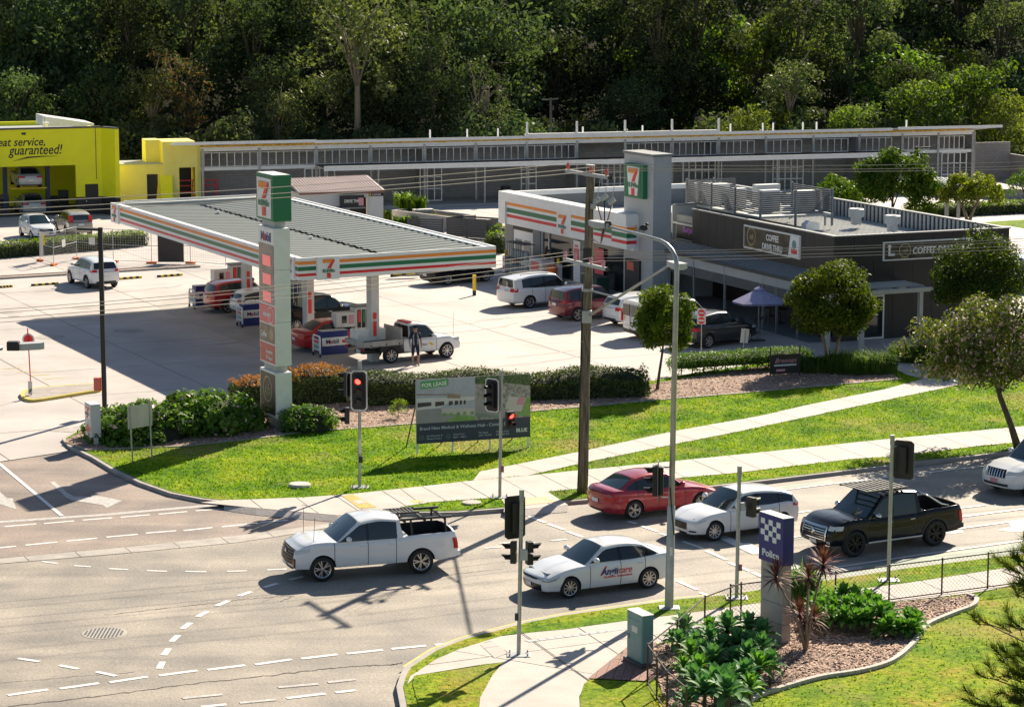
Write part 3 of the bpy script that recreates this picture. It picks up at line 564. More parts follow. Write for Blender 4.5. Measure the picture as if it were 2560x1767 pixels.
class Car:
    """x forward from the rear axle, y to the left, z up"""
    def __init__(s, WB, fo, ro, W, R, belt, roof, zr, sill=.30, wr=.78, B=.20, pillars=(), doors=(), bed=None, paint='paint_white', trim=None, rim='alloy', spokes=5, tint='glass_dark', nose=None, tail=None, crown=.03, wb=.93, archtrim=False):
        s.__dict__.update(locals()); s.xf = WB+fo; s.xr = -ro; s.belt = smoothpoly(belt); s.hw = W/2; s.Ra = R+.055
        s.roofp = roof; s.zm = .62; s.nose = nose or .5; s.tail = tail or .5
    def smooth(s, t): t = max(0,min(1,t)); return t*t*(3-2*t)
    def w(s, x):
        d = 1.0
        kf = max(0, (x-(s.xf-.9))/.9); kr = max(0, ((s.xr+.8)-x)/.8)
        return s.hw*(1-.10*kf**2.2-.08*kr**2.2)
    def zb(s, x): return lerp_poly(s.belt, x)
    def arch(s, x):
        z = s.sill
        kf = max(0,(x-(s.xf-.5))/.5); kr = max(0,((s.xr+.5)-x)/.5); z += .02*kf+.06*kr
        for c in (0, s.WB):
            d = abs(x-c)
            if d < s.Ra: z = max(z, s.R*.96+math.sqrt(s.Ra**2-d*d))
        return z
    def sec(s, t): return lerp_poly([(0,.945),(.12,.975),(.35,.995),(.55,1.0),(.72,.985),(.80,1.0),(.9,.985),(1,.945)], t)
    def dfm(s, x, y, z):
        kf = s.smooth((x-(s.xf-.9))/.9); kr = s.smooth(((s.xr+.8)-x)/.8); q = (abs(y)/s.hw)**3
        x2 = x-kf*(s.B*1.25*q)+kr*(s.B*.75*q)
        if kf: x2 -= kf*.10*min(1.5,((z-s.nose)/.38)**2)
        if kr: x2 += kr*.07*min(1.5,((z-s.tail)/.42)**2)
        return (x2, y, z)
    def yside(s, x, z):
        zb = s.zb(x); t = max(0,min(1,(z-s.sill)/(zb-s.sill))); return s.w(x)*s.sec(t)
    def SP(s, x, z, sd, e=.006): return s.dfm(x, sd*(s.yside(x,z)+e), z)
    def FP(s, y, z, e=.01): x, y2, z2 = s.dfm(s.xf, y, z); return (x+e, y2, z2)
    def RP(s, y, z, e=.01): x, y2, z2 = s.dfm(s.xr, y, z); return (x-e, y2, z2)
    # greenhouse
    def gt(s, x): return lerp_poly(s.roofs, x)
    def gw(s, z, zb=None): zb = s.gzb; t = max(0,min(1,(z-zb)/(s.zr-zb))); return s.hw*(s.wb+(s.wr-s.wb)*t**1.15)
    def stations(s):
        xs = set()
        a = s.xr
        while a < s.xf: xs.add(round(a,3)); a += .12
        xs.add(s.xf)
        for c in (0, s.WB):
            for k in range(-9,10): xs.add(round(c+s.Ra*math.sin(math.pi/2*k/9),3))
        for k in (.02,.05,.09,.15,.22): xs.add(s.xf-k); xs.add(s.xr+k)
        for d in s.seams: xs.add(round(d-.011,3)); xs.add(round(d+.011,3))
        if s.bed:
            for b in s.bed[:2]: xs.add(round(b-.002,3)); xs.add(round(b+.002,3))
        xs = sorted(x for x in xs if s.xr <= x <= s.xf); out = [xs[0]]
        for x in xs[1:]:
            if x-out[-1] > .003: out.append(x)
        if out[-1] != s.xf: out.append(s.xf)
        return out
    def build(s, name, label, group=None, cat='car'):
        root = thing(name, label, cat, group=group); s.root = root
        s.seams = sorted({x for d in s.doors for x in d})
        xs = s.stations(); body = MB(); doormb = {}
        T = [0,.12,.25,.4,.55,.68,.76,.84,.92,1.0]; TOPY = [.932,.918,.82,.6,.35,0]
        if s.bed: TOPY = [.932,.918,.88,.6,.35,0]
        rows = []
        for x in xs:
            za = s.arch(x); zb = s.zb(x); w = s.w(x); pts = [(w*.70, za+.01)]
            for t in T:
                z = za+(zb-za)*t; tt = max(0,min(1,(z-s.sill)/(zb-s.sill))); pts.append((w*s.sec(tt), z))
            inb = s.bed and s.bed[0] < x < s.bed[1]
            for i, q in enumerate(TOPY):
                if inb and i >= 2: pts.append((w*q if i > 2 else w*.90, s.bed[2]))
                elif inb: pts.append((w*q, zb+.005))
                else:
                    cr = s.crown*(1-(q/.97)**2); pts.append((w*q, zb+.012+cr))
            rows.append([s.dfm(x, y, z) for y, z in pts])
        nr = len(rows[0])
        for sd in (1,-1):
            vs = [(p[0], sd*p[1], p[2]) for r in rows for p in r]; fs = []; ms = []
            for i in range(len(xs)-1):
                xm = (xs[i]+xs[i+1])/2
                for j in range(nr-1):
                    f = (i*nr+j, i*nr+j+1, (i+1)*nr+j+1, (i+1)*nr+j)
                    if sd > 0: f = f[::-1]
                    m = 0; side = 1 <= j <= len(T)
                    if side and any(abs(xm-d) < .012 for d in s.seams): m = 1
                    if j == 0: m = 1
                    if j == len(T)+1 and (s.roofp[0][0]+.05 < xm < s.xf-.14 or (not s.bed and s.xr+.1 < xm < s.roofp[-1][0])): m = 1
                    if s.bed and s.bed[0]-.01 < xm < s.bed[1]+.01 and j > len(T)+1: m = 1
                    if s.trim and side and s.arch(xm) > s.sill+.08 and j in (1,): m = 1
                    dd = None
                    if side and m == 0 and j >= 2:
                        for k, (a, b) in enumerate(s.doors):
                            if a+.01 < xm < b-.01: dd = (sd, k)
                    if s.trim and side and j in (1,2) and m == 0: m = 1; dd = None if j == 1 else dd
                    if dd is not None: doormb.setdefault(dd, []).append((f, m if j == 2 and s.trim else 0))
                    else: fs.append(f); ms.append(m)
            b0 = len(body.v); body.v += vs
            for f, m in zip(fs, ms): body.f.append(tuple(q+b0 for q in f)); body.mi.append(m)
            for (sdd, k), L in list(doormb.items()):
                if sdd != sd: continue
                d = MB(); mp = {}
                for f, m in L:
                    ids = []
                    for q in f:
                        if q not in mp: mp[q] = len(d.v); d.v.append(vs[q])
                        ids.append(mp[q])
                    d.f.append(tuple(ids)); d.mi.append(m)
                do = d.build('door', [s.paint, 'plastic'], root, smooth=True)
                a, b = s.doors[k]; hx = a+.16; hz = s.zb((a+b)/2)-.13; y = s.yside(hx, hz)
                MB().bbox(hx-.09, hx+.09, sd*y-.012, sd*y+.035, hz-.014, hz+.016, .01).build('handle', s.paint if s.paint != 'paint_black' else 'chrome', do, smooth=True)
        # end caps
        for e, r in ((0, rows[0]), (1, rows[-1])):
            idx = list(range(1, nr)); n = 9; xe = xs[0] if e == 0 else xs[-1]
            za = s.arch(xe); grid = []
            for j in range(1, len(T)+2):
                yy = abs(r[j][1]); zz = r[j][2]; grid.append([s.dfm(xe, yy*(-1+2*k/(n-1)), zz) for k in range(n)])
            fs = []
            for a in range(len(grid)-1):
                for k in range(n-1):
                    q = (a*n+k, a*n+k+1, (a+1)*n+k+1, (a+1)*n+k); fs.append(q if e == 1 else q[::-1])
            body.add([p for g_ in grid for p in g_], fs, 0)
            # close the sliver between cap top and deck
            top = [(p[0],p[1],p[2]) for p in r[len(T):]]; top = top+[(p[0],-p[1],p[2]) for p in top[::-1][1:]]
            body.add(top, [tuple(range(len(top))) if e == 1 else tuple(range(len(top)))[::-1]], 0)
        bo = body.build('body', [s.paint, 'plastic'], root, smooth=math.radians(50)); s.bodyo = bo
        # floor pan and wheel wells
        u = MB(); zf = min(.75, s.bed[2]-.02 if s.bed else .75)
        u.box(s.xr+.25, s.xf-.3, -s.hw+.30, s.hw-.30, s.sill-.04, zf); u.box(s.Ra, s.WB-s.Ra, -s.hw+.12, s.hw-.12, s.sill-.02, min(zf,.6))
        u.build('underbody', 'black', root)
        if s.archtrim:
            for c in (0, s.WB):
                for sd in (1,-1):
                    a = MB(); pts = []
                    for k in range(0, 13):
                        t = math.pi*k/12; x = c+(s.Ra+.0)*math.cos(t); z = max(s.sill, s.R*.96+s.Ra*math.sin(t)); x2 = c+(s.Ra+.07)*math.cos(t); z2 = max(s.sill, s.R*.96+(s.Ra+.07)*math.sin(t)); pts.append((x,z,x2,z2))
                    vs = []; fs = []
                    for x,z,x2,z2 in pts: vs += [s.SP(x,z,sd,.03), s.SP(x2,z2,sd,.012), s.SP(x,z,sd,-.08)]
                    for k in range(12): q = k*3; fs += [(q,q+3,q+4,q+1),(q,q+2,q+5,q+3)]
                    a.add(vs, fs).build('arch_trim', 'plastic', root, smooth=True)
        # greenhouse
        s.gzb = max(s.zb(s.roofp[0][0]), s.zb(s.roofp[-1][0]), min(s.zb(x) for x, _ in s.roofp)); s.gzb = s.zb((s.roofp[0][0]+s.roofp[-1][0])/2)
        so = sorted(s.roofp, key=lambda p: p[0]); pr = smoothpoly(so[1:-1], 4) if len(so) > 4 else so[1:-1]
        pr = [so[0]]+list(pr)+[so[-1]]; s.roofs = pr
        G_ = MB(); vs = []; fs = []
        prof = []
        for (x0,z0),(x1,z1) in zip(pr, pr[1:]):
            for k in range(4): t = k/4; prof.append((x0+(x1-x0)*t, z0+(z1-z0)*t))
        prof.append(pr[-1]); m_ = len(prof)
        bowf = lambda x, q: (.10*q*q if x > (prof[0][0]+prof[-1][0])/2 else -.07*q*q)
        K = [1, .93, .7, .35, 0, -.35, -.7, -.93, -1]
        cx_ = (prof[0][0]+prof[-1][0])/2
        def topq(x, z, q):
            wy = s.gw(z); zz = z+.035*(1-q*q)*s.smooth((z-s.gzb)/.35) - (.03 if abs(q) == 1 else 0)
            endk = s.smooth(abs(x-cx_)/(abs(prof[-1][0]-cx_))*1.6-.6)
            return (x-bowf(x, q)*endk, q*wy, zz)
        s.topq = topq
        for x, z in prof: vs += [topq(x, z, q) for q in K]
        nk = len(K)
        for i in range(m_-1):
            for k in range(nk-1): fs.append((i*nk+k, i*nk+k+1, (i+1)*nk+k+1, (i+1)*nk+k))
        G_.add(vs, fs)
        for sd in (1,-1):                                       # sides: columns from roof rail down into the body
            v2 = []; f2 = []
            for i, (x, z) in enumerate(prof):
                tp = topq(x, z, sd); zb = min(z, s.gzb-.05)
                for t in (0,.33,.66,1):
                    zz = tp[2]+(zb-tp[2])*t; v2.append((tp[0] if zz > zb else tp[0], sd*s.gw(max(zz, s.gzb)) if zz > s.gzb else sd*s.gw(s.gzb), zz))
            for i in range(m_-1):
                for t in range(3):
                    q = (i*4+t, (i+1)*4+t, (i+1)*4+t+1, i*4+t+1); f2.append(q if sd < 0 else q[::-1])
            G_.add(v2, f2)
        G_.build('cabin', s.paint, root, smooth=math.radians(38))
        # glass
        def front_patch(nm, p0, p1, mt, ins=.10, qa=.86):
            (x0,z0),(x1,z1) = p0, p1; d = Vector((x1-x0, z1-z0)); nrm = Vector((-d.y, d.x)).normalized()
            if nrm.y < 0: nrm = -nrm
            v = []; f = []
            for i in range(5):
                t = ins+(1-ins*1.6)*i/4
                for k in range(7):
                    q = qa*(-1+2*k/6); p = topq(x0+d.x*t, z0+d.y*t, q); v.append((p[0]+nrm.x*.012, p[1], p[2]+nrm.y*.012+.002))
            for i in range(4):
                for k in range(6): f.append((i*7+k, i*7+k+1, (i+1)*7+k+1, (i+1)*7+k))
            return MB().add(v, f).build(nm, mt, root, smooth=True)
        rp = sorted(s.roofp, key=lambda p: p[0])
        front_patch('windscreen', rp[-1], rp[-2], 'glass_screen', .04, .90); s.rw = front_patch('rear_window', rp[0], rp[1], s.tint, .12, .84)
        for a, b in s.pillars:
            for sd in (1,-1):
                n = 9; v = []; f = []
                top = []; bot = []
                for i in range(n):
                    x = a+(b-a)*i/(n-1); z1 = s.gt(x)-.085; z0 = s.gzb+.035
                    if z1 < z0+.01: z1 = z0+.01
                    top.append((x, z1)); bot.append((x, z0))
                for (x, z), (xb, zb_) in zip(top, bot):
                    for t in (0,.5,1):
                        zz = zb_+(z-zb_)*t; v.append((x, sd*(s.gw(zz)+.008), zz))
                for i in range(n-1):
                    for t in range(2):
                        q = (i*3+t, i*3+t+1, (i+1)*3+t+1, (i+1)*3+t); f.append(q if sd < 0 else q[::-1])
                MB().add(v, f).build('side_window', s.tint, root, smooth=True)
        for (a0,b0),(a1,b1) in zip(s.pillars, s.pillars[1:]):
            for sd in (1,-1):
                za = s.gzb+.03; v = [(x, sd*(s.gw(z)+.009), z) for x, z in ((b0,za),(a1,za),(a1,s.gt(a1)-.08),(b0,s.gt(b0)-.08))]
                MB().add(v,[(0,1,2,3) if sd < 0 else (3,2,1,0)]).build('window_pillar', 'black_gloss', root)
        s.wheels(); s.mirrors()
        return root
    def wheels(s):
        R = s.R
        for c in (0, s.WB):
            for sd in (1,-1):
                wo = thing('wheel', None, None, (c, sd*(s.hw-.115), R)); wo.parent = s.root
                wd = .115 if R < .36 else .135
                t = MB().lathe([(R*.64,-wd*.8),(R*.70,-wd),(R*.93,-wd),(R*.985,-wd*.75),(R,-wd*.3),(R,wd*.3),(R*.985,wd*.75),(R*.93,wd),(R*.70,wd),(R*.64,wd*.8)], 'y', n=30)
                t.build('tyre', 'tyre', wo, smooth=True)
                r = MB(); e = sd
                r.lathe([(R*.66,-wd*.8),(R*.66,wd*.8)], 'y', n=26, m=0)
                r.lathe([(R*.70,e*wd*.98),(R*.64,e*wd*.90),(R*.62,e*wd*.6)], 'y', n=26, m=0)
                r.lathe([(R*.62,e*wd*.25),(.001,e*wd*.25)], 'y', n=20, m=1)
                r.lathe([(.001,e*wd*.93),(R*.13,e*wd*.9),(R*.17,e*wd*.5)], 'y', n=14, m=0)
                for k in range(s.spokes):
                    for off in ((-.10,.10) if s.spokes <= 6 else (0,)):
                        th = 2*math.pi*k/s.spokes; a0 = th+off*.3; a1 = th+off*1.9; h = R*(.045 if off else .05)
                        p0 = (R*.12*math.cos(a0), R*.12*math.sin(a0)); p1 = (R*.64*math.cos(a1), R*.64*math.sin(a1)); dx, dz = p1[0]-p0[0], p1[1]-p0[1]; l = math.hypot(dx,dz); nx, nz = -dz/l*h, dx/l*h
                        r.extr([(p0[0]-nx,e*wd*.62,p0[1]-nz),(p1[0]-nx,e*wd*.62,p1[1]-nz),(p1[0]+nx,e*wd*.62,p1[1]+nz),(p0[0]+nx,e*wd*.62,p0[1]+nz)], (0,e*wd*.26,0))
                r.build('rim', [s.rim, 'alloy_dark'], wo, smooth=math.radians(30))
    def mirrors(s):
        x = s.roofp[0][0]-.42; z = s.gzb+.10
        for sd in (1,-1):
            y = s.gw(z)
            m = MB(); m.ell((x, sd*(y+.17), z+.04), (.09,.13,.085), 0, 10); m.box(x-.03, x+.03, sd*(y-.02), sd*(y+.1), z-.03, z+.01, 1)
            m.build('mirror', [s.paint if s.paint != 'paint_black' else 'chrome', 'plastic'], s.root, smooth=True)
    # details
    def fpatch(s, nm, y0, y1, z0, z1, mt, e=.012, end='f', skew=0, n=6, parent=None, z0b=None, z1b=None):
        v = []; f = []; fn = s.FP if end == 'f' else s.RP
        z0b = z0 if z0b is None else z0b; z1b = z1 if z1b is None else z1b
        for i in range(n+1):
            t = i/n; y = y0+(y1-y0)*t; a = z0+(z0b-z0)*t; b = z1+(z1b-z1)*t
            for j in range(3): v.append(fn(y, a+(b-a)*j/2, e))
        for i in range(n):
            for j in range(2): q = i*3+j; f.append((q,q+3,q+4,q+1) if (end == 'f') == (y1 > y0) else (q,q+1,q+4,q+3))
        return MB().add(v, f).build(nm, mt, parent or s.root, smooth=True)
    def lamp(s, nm, end, yi, z0, z1, ln, mt, z0s=None, z1s=None, zi0=None, zi1=None, e=.012):
        """lamp that wraps from the end face round the corner onto the side"""
        xe = s.xf if end == 'f' else s.xr; z0s = z0 if z0s is None else z0s; z1s = z1 if z1s is None else z1s; zi0 = z0 if zi0 is None else zi0; zi1 = z1 if zi1 is None else zi1
        for sd in (1,-1):
            v = []; f = []; cols = []
            wy = s.yside(xe-(.02 if end=='f' else -.02), (z0+z1)/2)
            for i in range(5): t = i/4; cols.append(('e', yi+(wy-yi)*t, zi0+(z0-zi0)*t, zi1+(z1-zi1)*t))
            for i in range(1, 5): t = i/4; cols.append(('s', (xe-ln*t if end == 'f' else xe+ln*t), z0+(z0s-z0)*t, z1+(z1s-z1)*t))
            for c in cols:
                for j in range(3):
                    z = c[2]+(c[3]-c[2])*j/2
                    if c[0] == 'e': p = (s.FP if end == 'f' else s.RP)(sd*c[1], z, e)
                    else: p = s.SP(c[1], z, sd, e)
                    v.append(p)
            for i in range(len(cols)-1):
                for j in range(2): q = i*3+j; f.append((q,q+3,q+4,q+1) if (sd > 0) == (end == 'f') else (q,q+1,q+4,q+3))
            MB().add(v, f).build(nm, mt, s.root, smooth=True)
    def plate(s, end, z, txt='', w=.37, mt='plate'):
        o = s.fpatch('number_plate', -w/2, w/2, z-.065, z+.065, mt, .03, end, n=2)
    def place(s, nf, nr, side):
        """nf, nr: ground contact of the front and rear wheel on the visible side ('L' or 'R')"""
        a, b = Vector(nr), Vector(nf); az = math.atan2(b.y-a.y, b.x-a.x); mid = (a+b)/2; sd = 1 if side == 'L' else -1; t = s.hw-.06
        m = mid+Vector((math.sin(az), -math.cos(az), 0))*t*sd
        s.root.location = (m.x-math.cos(az)*s.WB/2, m.y-math.sin(az)*s.WB/2, 0 if s.ground is None else s.ground); s.root.rotation_euler = (0,0,az); return s
    ground = None
def side_text(c, s_, size, x, z, sd, mt, bold=0, shear=0, sx=1, nm='lettering'):
    y = c.yside(x, z)+.012
    return text(s_, size, nm, mt, c.root, (x, sd*y, z), (1 if sd < 0 else -1, 0, 0), (0, sd, 0), bold=bold, shear=shear, sx=sx)
CARS = {}
def ute(name, label, paint, rim, spokes, R=.38, W=1.9, H=1.8, WB=3.155, fo=.93, ro=1.28, trim=False, group=None):
    belt = [(-ro,1.22),(-ro+.1,1.24),(-.2,1.23),(.38,1.21),(.60,1.16),(2.35,1.14),(2.9,1.18),(WB+.1,1.18),(WB+.45,1.15),(WB+.72,1.10),(WB+fo-.08,1.03),(WB+fo,.98)]
    roof = [(WB-.40,1.16),(WB-1.22,H-.07),(WB-1.8,H),(1.05,H-.02),(.60,H-.07),(.48,1.16)]
    c = Car(WB,fo,ro,W,R,belt,roof,H,sill=.40,wr=.77,wb=.95,B=.13,pillars=[(.76,1.66),(1.74,WB-.52)],doors=[(.80,1.70),(1.70,2.76)],bed=(-ro+.09,.40,.62),paint=paint,rim=rim,spokes=spokes,nose=.62,tail=.7,archtrim=trim)
    c.build(name, label, group, 'utility truck'); r = c.root
    # tub: tailgate skin, wheel boxes inside
    m = MB(); m.bbox(-ro+.10,-ro+.30,-.1,.1,.70,.74) if 0 else None
    for sd in (1,-1): MB().bbox(-.42,.42,sd*.52,sd*(c.hw-.10),.62,.84,.03).build('wheel_box','plastic',r)
    MB().box(-ro-.02,-ro+.10,-c.hw+.12,c.hw-.12,.47,.62).build('bumper', paint if paint=='paint_white' else 'plastic', r)
    c.lamp('tail_lamp','r',c.hw-.16,.72,1.06,.14,'tail_lamp')
    return c
def lights(c, kind, z=.78):
    pass
# --- white ute turning at the front
u = ute('white_ute', 'white dual cab ute with a black ladder rack over its tray turning across the intersection', 'paint_white', 'alloy', 5, R=.395)
u.fpatch('grille',-.68,.68,.54,1.0,'black_gloss',.012)
for k in range(5): u.fpatch('grille_bar',-.60,.60,.58+k*.085,.605+k*.085,'grey_dark',.03)
u.lamp('head_lamp','f',.68,.88,1.0,.42,'head_lamp',z0s=.96,z1s=1.05); u.fpatch('lower_grille',-.70,.70,.40,.46,'plastic',.02)
for sd in (1,-1): u.fpatch('fog_lamp_housing',sd*.70,sd*.84,.46,.74,'black_gloss',.015); u.fpatch('fog_lamp',sd*.73,sd*.79,.50,.70,'amber',.024)
u.plate('f',.48); u.plate('r',.62)
MB().lathe([(.001,.0),(.07,.0),(.075,-.02)],'x',(u.FP(0,.86)[0]+.03,0,.86),16).build('badge','chrome',u.root,smooth=True)
for sd in (1,-1):
    m = MB(); m.bbox(-1.05,.62,sd*.70-.04,sd*.70+.04,1.66,1.73,.012); m.build('rack_rail','plastic',u.root)
    for x in (-.85,.25): MB().tube([(x,sd*.80,1.22),(x+.02,sd*.70,1.68)],.035,6).build('rack_leg','plastic',u.root)
for x in (-.85,-.2,.45): MB().box(x-.03,x+.03,-.7,.7,1.60,1.66).build('rack_bar','plastic',u.root)
for k in range(7): MB().box(-.1+k*.12,-.04+k*.12,-.6,.05,1.735,1.77).build('ladder_rung','plastic',u.root)
for y in (-.6,.05): MB().box(-.2,.78,y-.03,y+.03,1.735,1.78).build('ladder_rail','plastic',u.root)
MB().tube([(3.35,-.62,1.05),(3.33,-.64,2.0)],.008,5).build('aerial','black',u.root)
MB().tube([(3.35,.62,1.05),(3.30,.64,1.95)],.008,5).build('aerial','black',u.root)
u.fpatch('windscreen_shade',0,0.01,0,0.01,'black') if 0 else None
u.place(g(0,802,1453), g(0,1056,1432.5), 'L')
# --- black lifted ute
b = ute('black_ute', 'black lifted dual cab ute with a slatted roof tray and chrome grille', 'paint_black', 'alloy_dark', 6, R=.43, W=1.96, H=1.90, WB=3.23, fo=.93, ro=1.22, trim=True)
b.fpatch('grille',-.58,.58,.56,1.0,'alloy_dark',.012)
for k in range(6): b.fpatch('grille_bar',-.56,.56,.575+k*.075,.60+k*.075,'chrome',.04)
for sd in (1,-1): b.fpatch('grille_frame',sd*.57,sd*.63,.55,1.0,'chrome',.035)
b.fpatch('grille_frame',-.6,.6,.98,1.02,'chrome',.035)
MB().lathe([(.001,.0),(.10,.0),(.105,-.03)],'x',(b.FP(0,.80)[0]+.05,0,.80),16).build('badge','chrome',b.root,smooth=True)
b.lamp('head_lamp','f',.66,.90,1.04,.32,'head_lamp'); b.plate('f',.47); b.fpatch('fog_lamp',.66,.80,.48,.56,'head_lamp',.02); b.fpatch('fog_lamp',-.80,-.66,.48,.56,'head_lamp',.02)
rt = MB().box(1.0,2.55,-.70,.70,1.97,1.985).build('roof_tray','plastic',b.root) if 0 else None
for sd in (1,-1): MB().box(.98,2.62,sd*.70-.03,sd*.70+.03,1.96,2.02).build('tray_rail','plastic',b.root)
for k in range(9): MB().box(1.02+k*.19,1.10+k*.19,-.70,.70,1.995,2.025).build('tray_slat','plastic',b.root)
for sd in (1,-1):
    MB().tube([(.38,sd*.72,1.74),(.12,sd*.75,1.62),(-.35,sd*.80,1.32),(-.62,sd*.82,1.25)],.035,8).build('sports_bar','chrome',b.root,smooth=True)
    MB().bbox(.55,2.70,sd*(b.hw-.10),sd*(b.hw+.02),.38,.44,.02).build('side_step','steel',b.root)
MB().tube([(.38,-.72,1.74),(.38,.72,1.74)],.035,8).build('sports_bar','chrome',b.root,smooth=True)
b.place(g(0,2136.4,1391.6), g(0,2333.5,1363.8), 'L')
# --- sedans, hatches, wagons
def sedan(name, label, paint, rim='alloy', spokes=10, WB=2.7, fo=.93, ro=1.0, W=1.78, H=1.435, R=.325, group=None, tail='tail_lamp', cat='car'):
    belt = [(-ro,.90),(-ro+.08,1.0),(-.5,1.02),(-.1,1.0),(.6,.955),(1.6,.92),(2.2,.91),(WB-.1,.87),(WB+.35,.79),(WB+.62,.72),(WB+fo-.05,.64),(WB+fo,.60)]
    roof = [(2.28,.90),(1.45,H-.035),(1.0,H),(.55,H-.01),(.12,H-.075),(-.60,1.0)]
    c = Car(WB,fo,ro,W,R,belt,roof,H,sill=.24,wr=.68,wb=.92,B=.26,pillars=[(-.28,.10),(.14,.92),(1.02,2.02)],doors=[(.14,.98),(.98,2.02)],paint=paint,rim=rim,spokes=spokes,nose=.48,tail=.62,crown=.035)
    c.build(name, label, group, cat); return c
def hatch(name, label, paint, rim='alloy', spokes=10, WB=2.7, fo=.92, ro=.80, W=1.79, H=1.46, R=.33, rear=.52, group=None, sill=.25, arch=False, belt0=None, wr=.70, cat='car', tint='glass_dark', drop=.10):
    bz = belt0 or .98
    belt = [(-ro,.86*bz/.98),(-ro+.06,.96*bz/.98),(-.3,bz+.03),(.6,bz),(1.6,bz-.05),(2.2,bz-.07),(WB-.1,bz-.10),(WB+.35,bz-.16),(WB+.62,bz-.23),(WB+fo-.05,bz-.32),(WB+fo,bz-.37)]
    roof = [(WB-.40,bz-.08),(WB-1.22,H-.03),(WB-1.7,H),(.55,H-.02),(-.10,H-drop),(-rear,H-drop-.12),(-ro+.12,bz+.01)]
    c = Car(WB,fo,ro,W,R,belt,roof,H,sill=sill,wr=wr,wb=.93,B=.24,pillars=[(-.42,.10),(.16,.92),(1.02,WB-.66)],doors=[(.16,.98),(.98,WB-.62)],paint=paint,rim=rim,spokes=spokes,nose=sill+.26,tail=.66,archtrim=arch,tint=tint)
    c.build(name, label, group, cat); return c
c = sedan('white_sedan', 'white sedan with red and blue lettering on its doors waiting beside the near kerb', 'paint_white')
c.fpatch('lower_grille',-.60,.60,.26,.46,'black_gloss',.012,z0b=.26); c.fpatch('upper_grille',-.46,.46,.585,.615,'black_gloss',.014)
c.lamp('head_lamp','f',.46,.575,.625,.40,'head_lamp',z0s=.66,z1s=.72,zi0=.58,zi1=.61); c.lamp('head_lamp_bezel','f',.62,.555,.575,.30,'black_gloss',z0s=.63,z1s=.66)
c.lamp('tail_lamp','r',.45,.82,.90,.22,'tail_lamp'); c.plate('f',.40,w=.34)
side_text(c, 'Angli', .30, 1.38, .60, 1, 'blue', bold=.006, shear=.15, sx=.95); side_text(c, 'care', .30, .86, .60, 1, 'red', shear=.35, sx=.9); side_text(c, 'Southern Queensland', .105, 1.10, .50, 1, 'red', shear=.2, sx=1.05)
MB().extr([c.SP(1.70,.60,1,.012),c.SP(1.60,.62,1,.012),c.SP(1.46,.86,1,.012),c.SP(1.52,.86,1,.012)],(0,.003,0)).build('lettering_swash','red',c.root)
c.place(g(0,1423.9,1494.9), g(0,1621,1470), 'L')
c = sedan('red_sedan', 'deep red sedan seen from behind in the far lane beside the timber power pole', 'paint_red', spokes=5, W=1.78, fo=.87, ro=1.02, H=1.45, R=.335)
c.lamp('tail_lamp','r',.52,.70,.82,.30,'tail_lamp',z0s=.78,z1s=.86); c.plate('r',.66,w=.40); c.fpatch('bumper_insert',-.45,.45,.30,.36,'plastic',.012,'r'); c.lamp('head_lamp','f',.5,.56,.64,.45,'head_lamp')
c.rw.data.materials[0] = M['glass_screen']
c.place(g(0,1760,1277), g(0,1576.6,1299.5), 'R')
c = hatch('white_hatchback', 'white hatchback with a dark winged grille waiting behind the red sedan', 'paint_white')
c.fpatch('grille',-.52,.52,.42,.64,'black_gloss',.012); c.fpatch('grille_wing',-.54,.54,.40,.425,'chrome',.03); c.lamp('head_lamp','f',.52,.60,.68,.42,'head_lamp',z0s=.70,z1s=.74); c.fpatch('lower_grille',-.5,.5,.27,.32,'black_gloss',.014)
for sd in (1,-1): c.fpatch('fog_lamp_slot',sd*.60,sd*.82,.34,.39,'black_gloss',.014)
c.plate('f',.37,w=.36); c.lamp('tail_lamp','r',.42,.86,.96,.25,'tail_lamp'); c.place(g(0,1782,1352), g(0,1958,1329), 'L')
def suv(name, label, paint, WB=2.7, H=1.70, W=1.85, R=.36, ro=.9, fo=.9, bz=1.08, rear=.62, group=None, arch=True, tint='glass_dark', rim='alloy', spokes=5, wr=.74, drop=.07):
    return hatch(name, label, paint, rim, spokes, WB, fo, ro, W, H, R, rear, group, .30, arch, bz, wr, 'car', tint, drop)
def rear_kit(c, z=.95, bump='plastic', pz=.80, lz=(.86,1.04)):
    c.lamp('tail_lamp','r',c.hw-.36,lz[0],lz[1],.24,'tail_lamp'); c.plate('r',pz,w=.37); c.fpatch('bumper_insert',-.6,.6,.32,.46,bump,.012,'r')
def front_kit(c, z=.78):
    c.fpatch('grille',-.50,.50,z-.16,z,'black_gloss',.012); c.lamp('head_lamp','f',.56,z-.05,z+.06,.32,'head_lamp'); c.fpatch('lower_grille',-.55,.55,.38,.46,'plastic',.012)
c = suv('white_four_wheel_drive', 'white four wheel drive wagon with a barred chrome grille, cut off by the right edge', 'paint_white', WB=2.79, H=1.84, W=1.89, R=.38, fo=.95, ro=1.05, bz=1.15, rear=.80, drop=.04)
c.fpatch('grille',-.48,.48,.68,.98,'black_gloss',.012)
for k in range(7): c.fpatch('grille_bar',-.42+k*.13,-.38+k*.13,.70,.96,'chrome',.03,n=1)
c.lamp('head_lamp','f',.52,.80,.93,.32,'head_lamp'); c.plate('f',.56,w=.37,mt='pinkish'); c.fpatch('lower_grille',-.6,.6,.38,.47,'plastic',.012)
c.place(g(0,2562,1243), g(0,2735,1216), 'L')
FG = FCZ
def far(c, nf, nr, side): c.ground = FG; return c.place(nf, nr, side)
GR = 'cars on the forecourt'
c = suv('white_crossover', 'white crossover with dark lower bumper driving away past the black lamp post', 'paint_white', WB=2.67, H=1.68, W=1.8, R=.35, rear=.55); rear_kit(c, lz=(.98,1.12), pz=.7)
far(c, g(0,179,709,FG), g(0,215,720,FG), 'L')
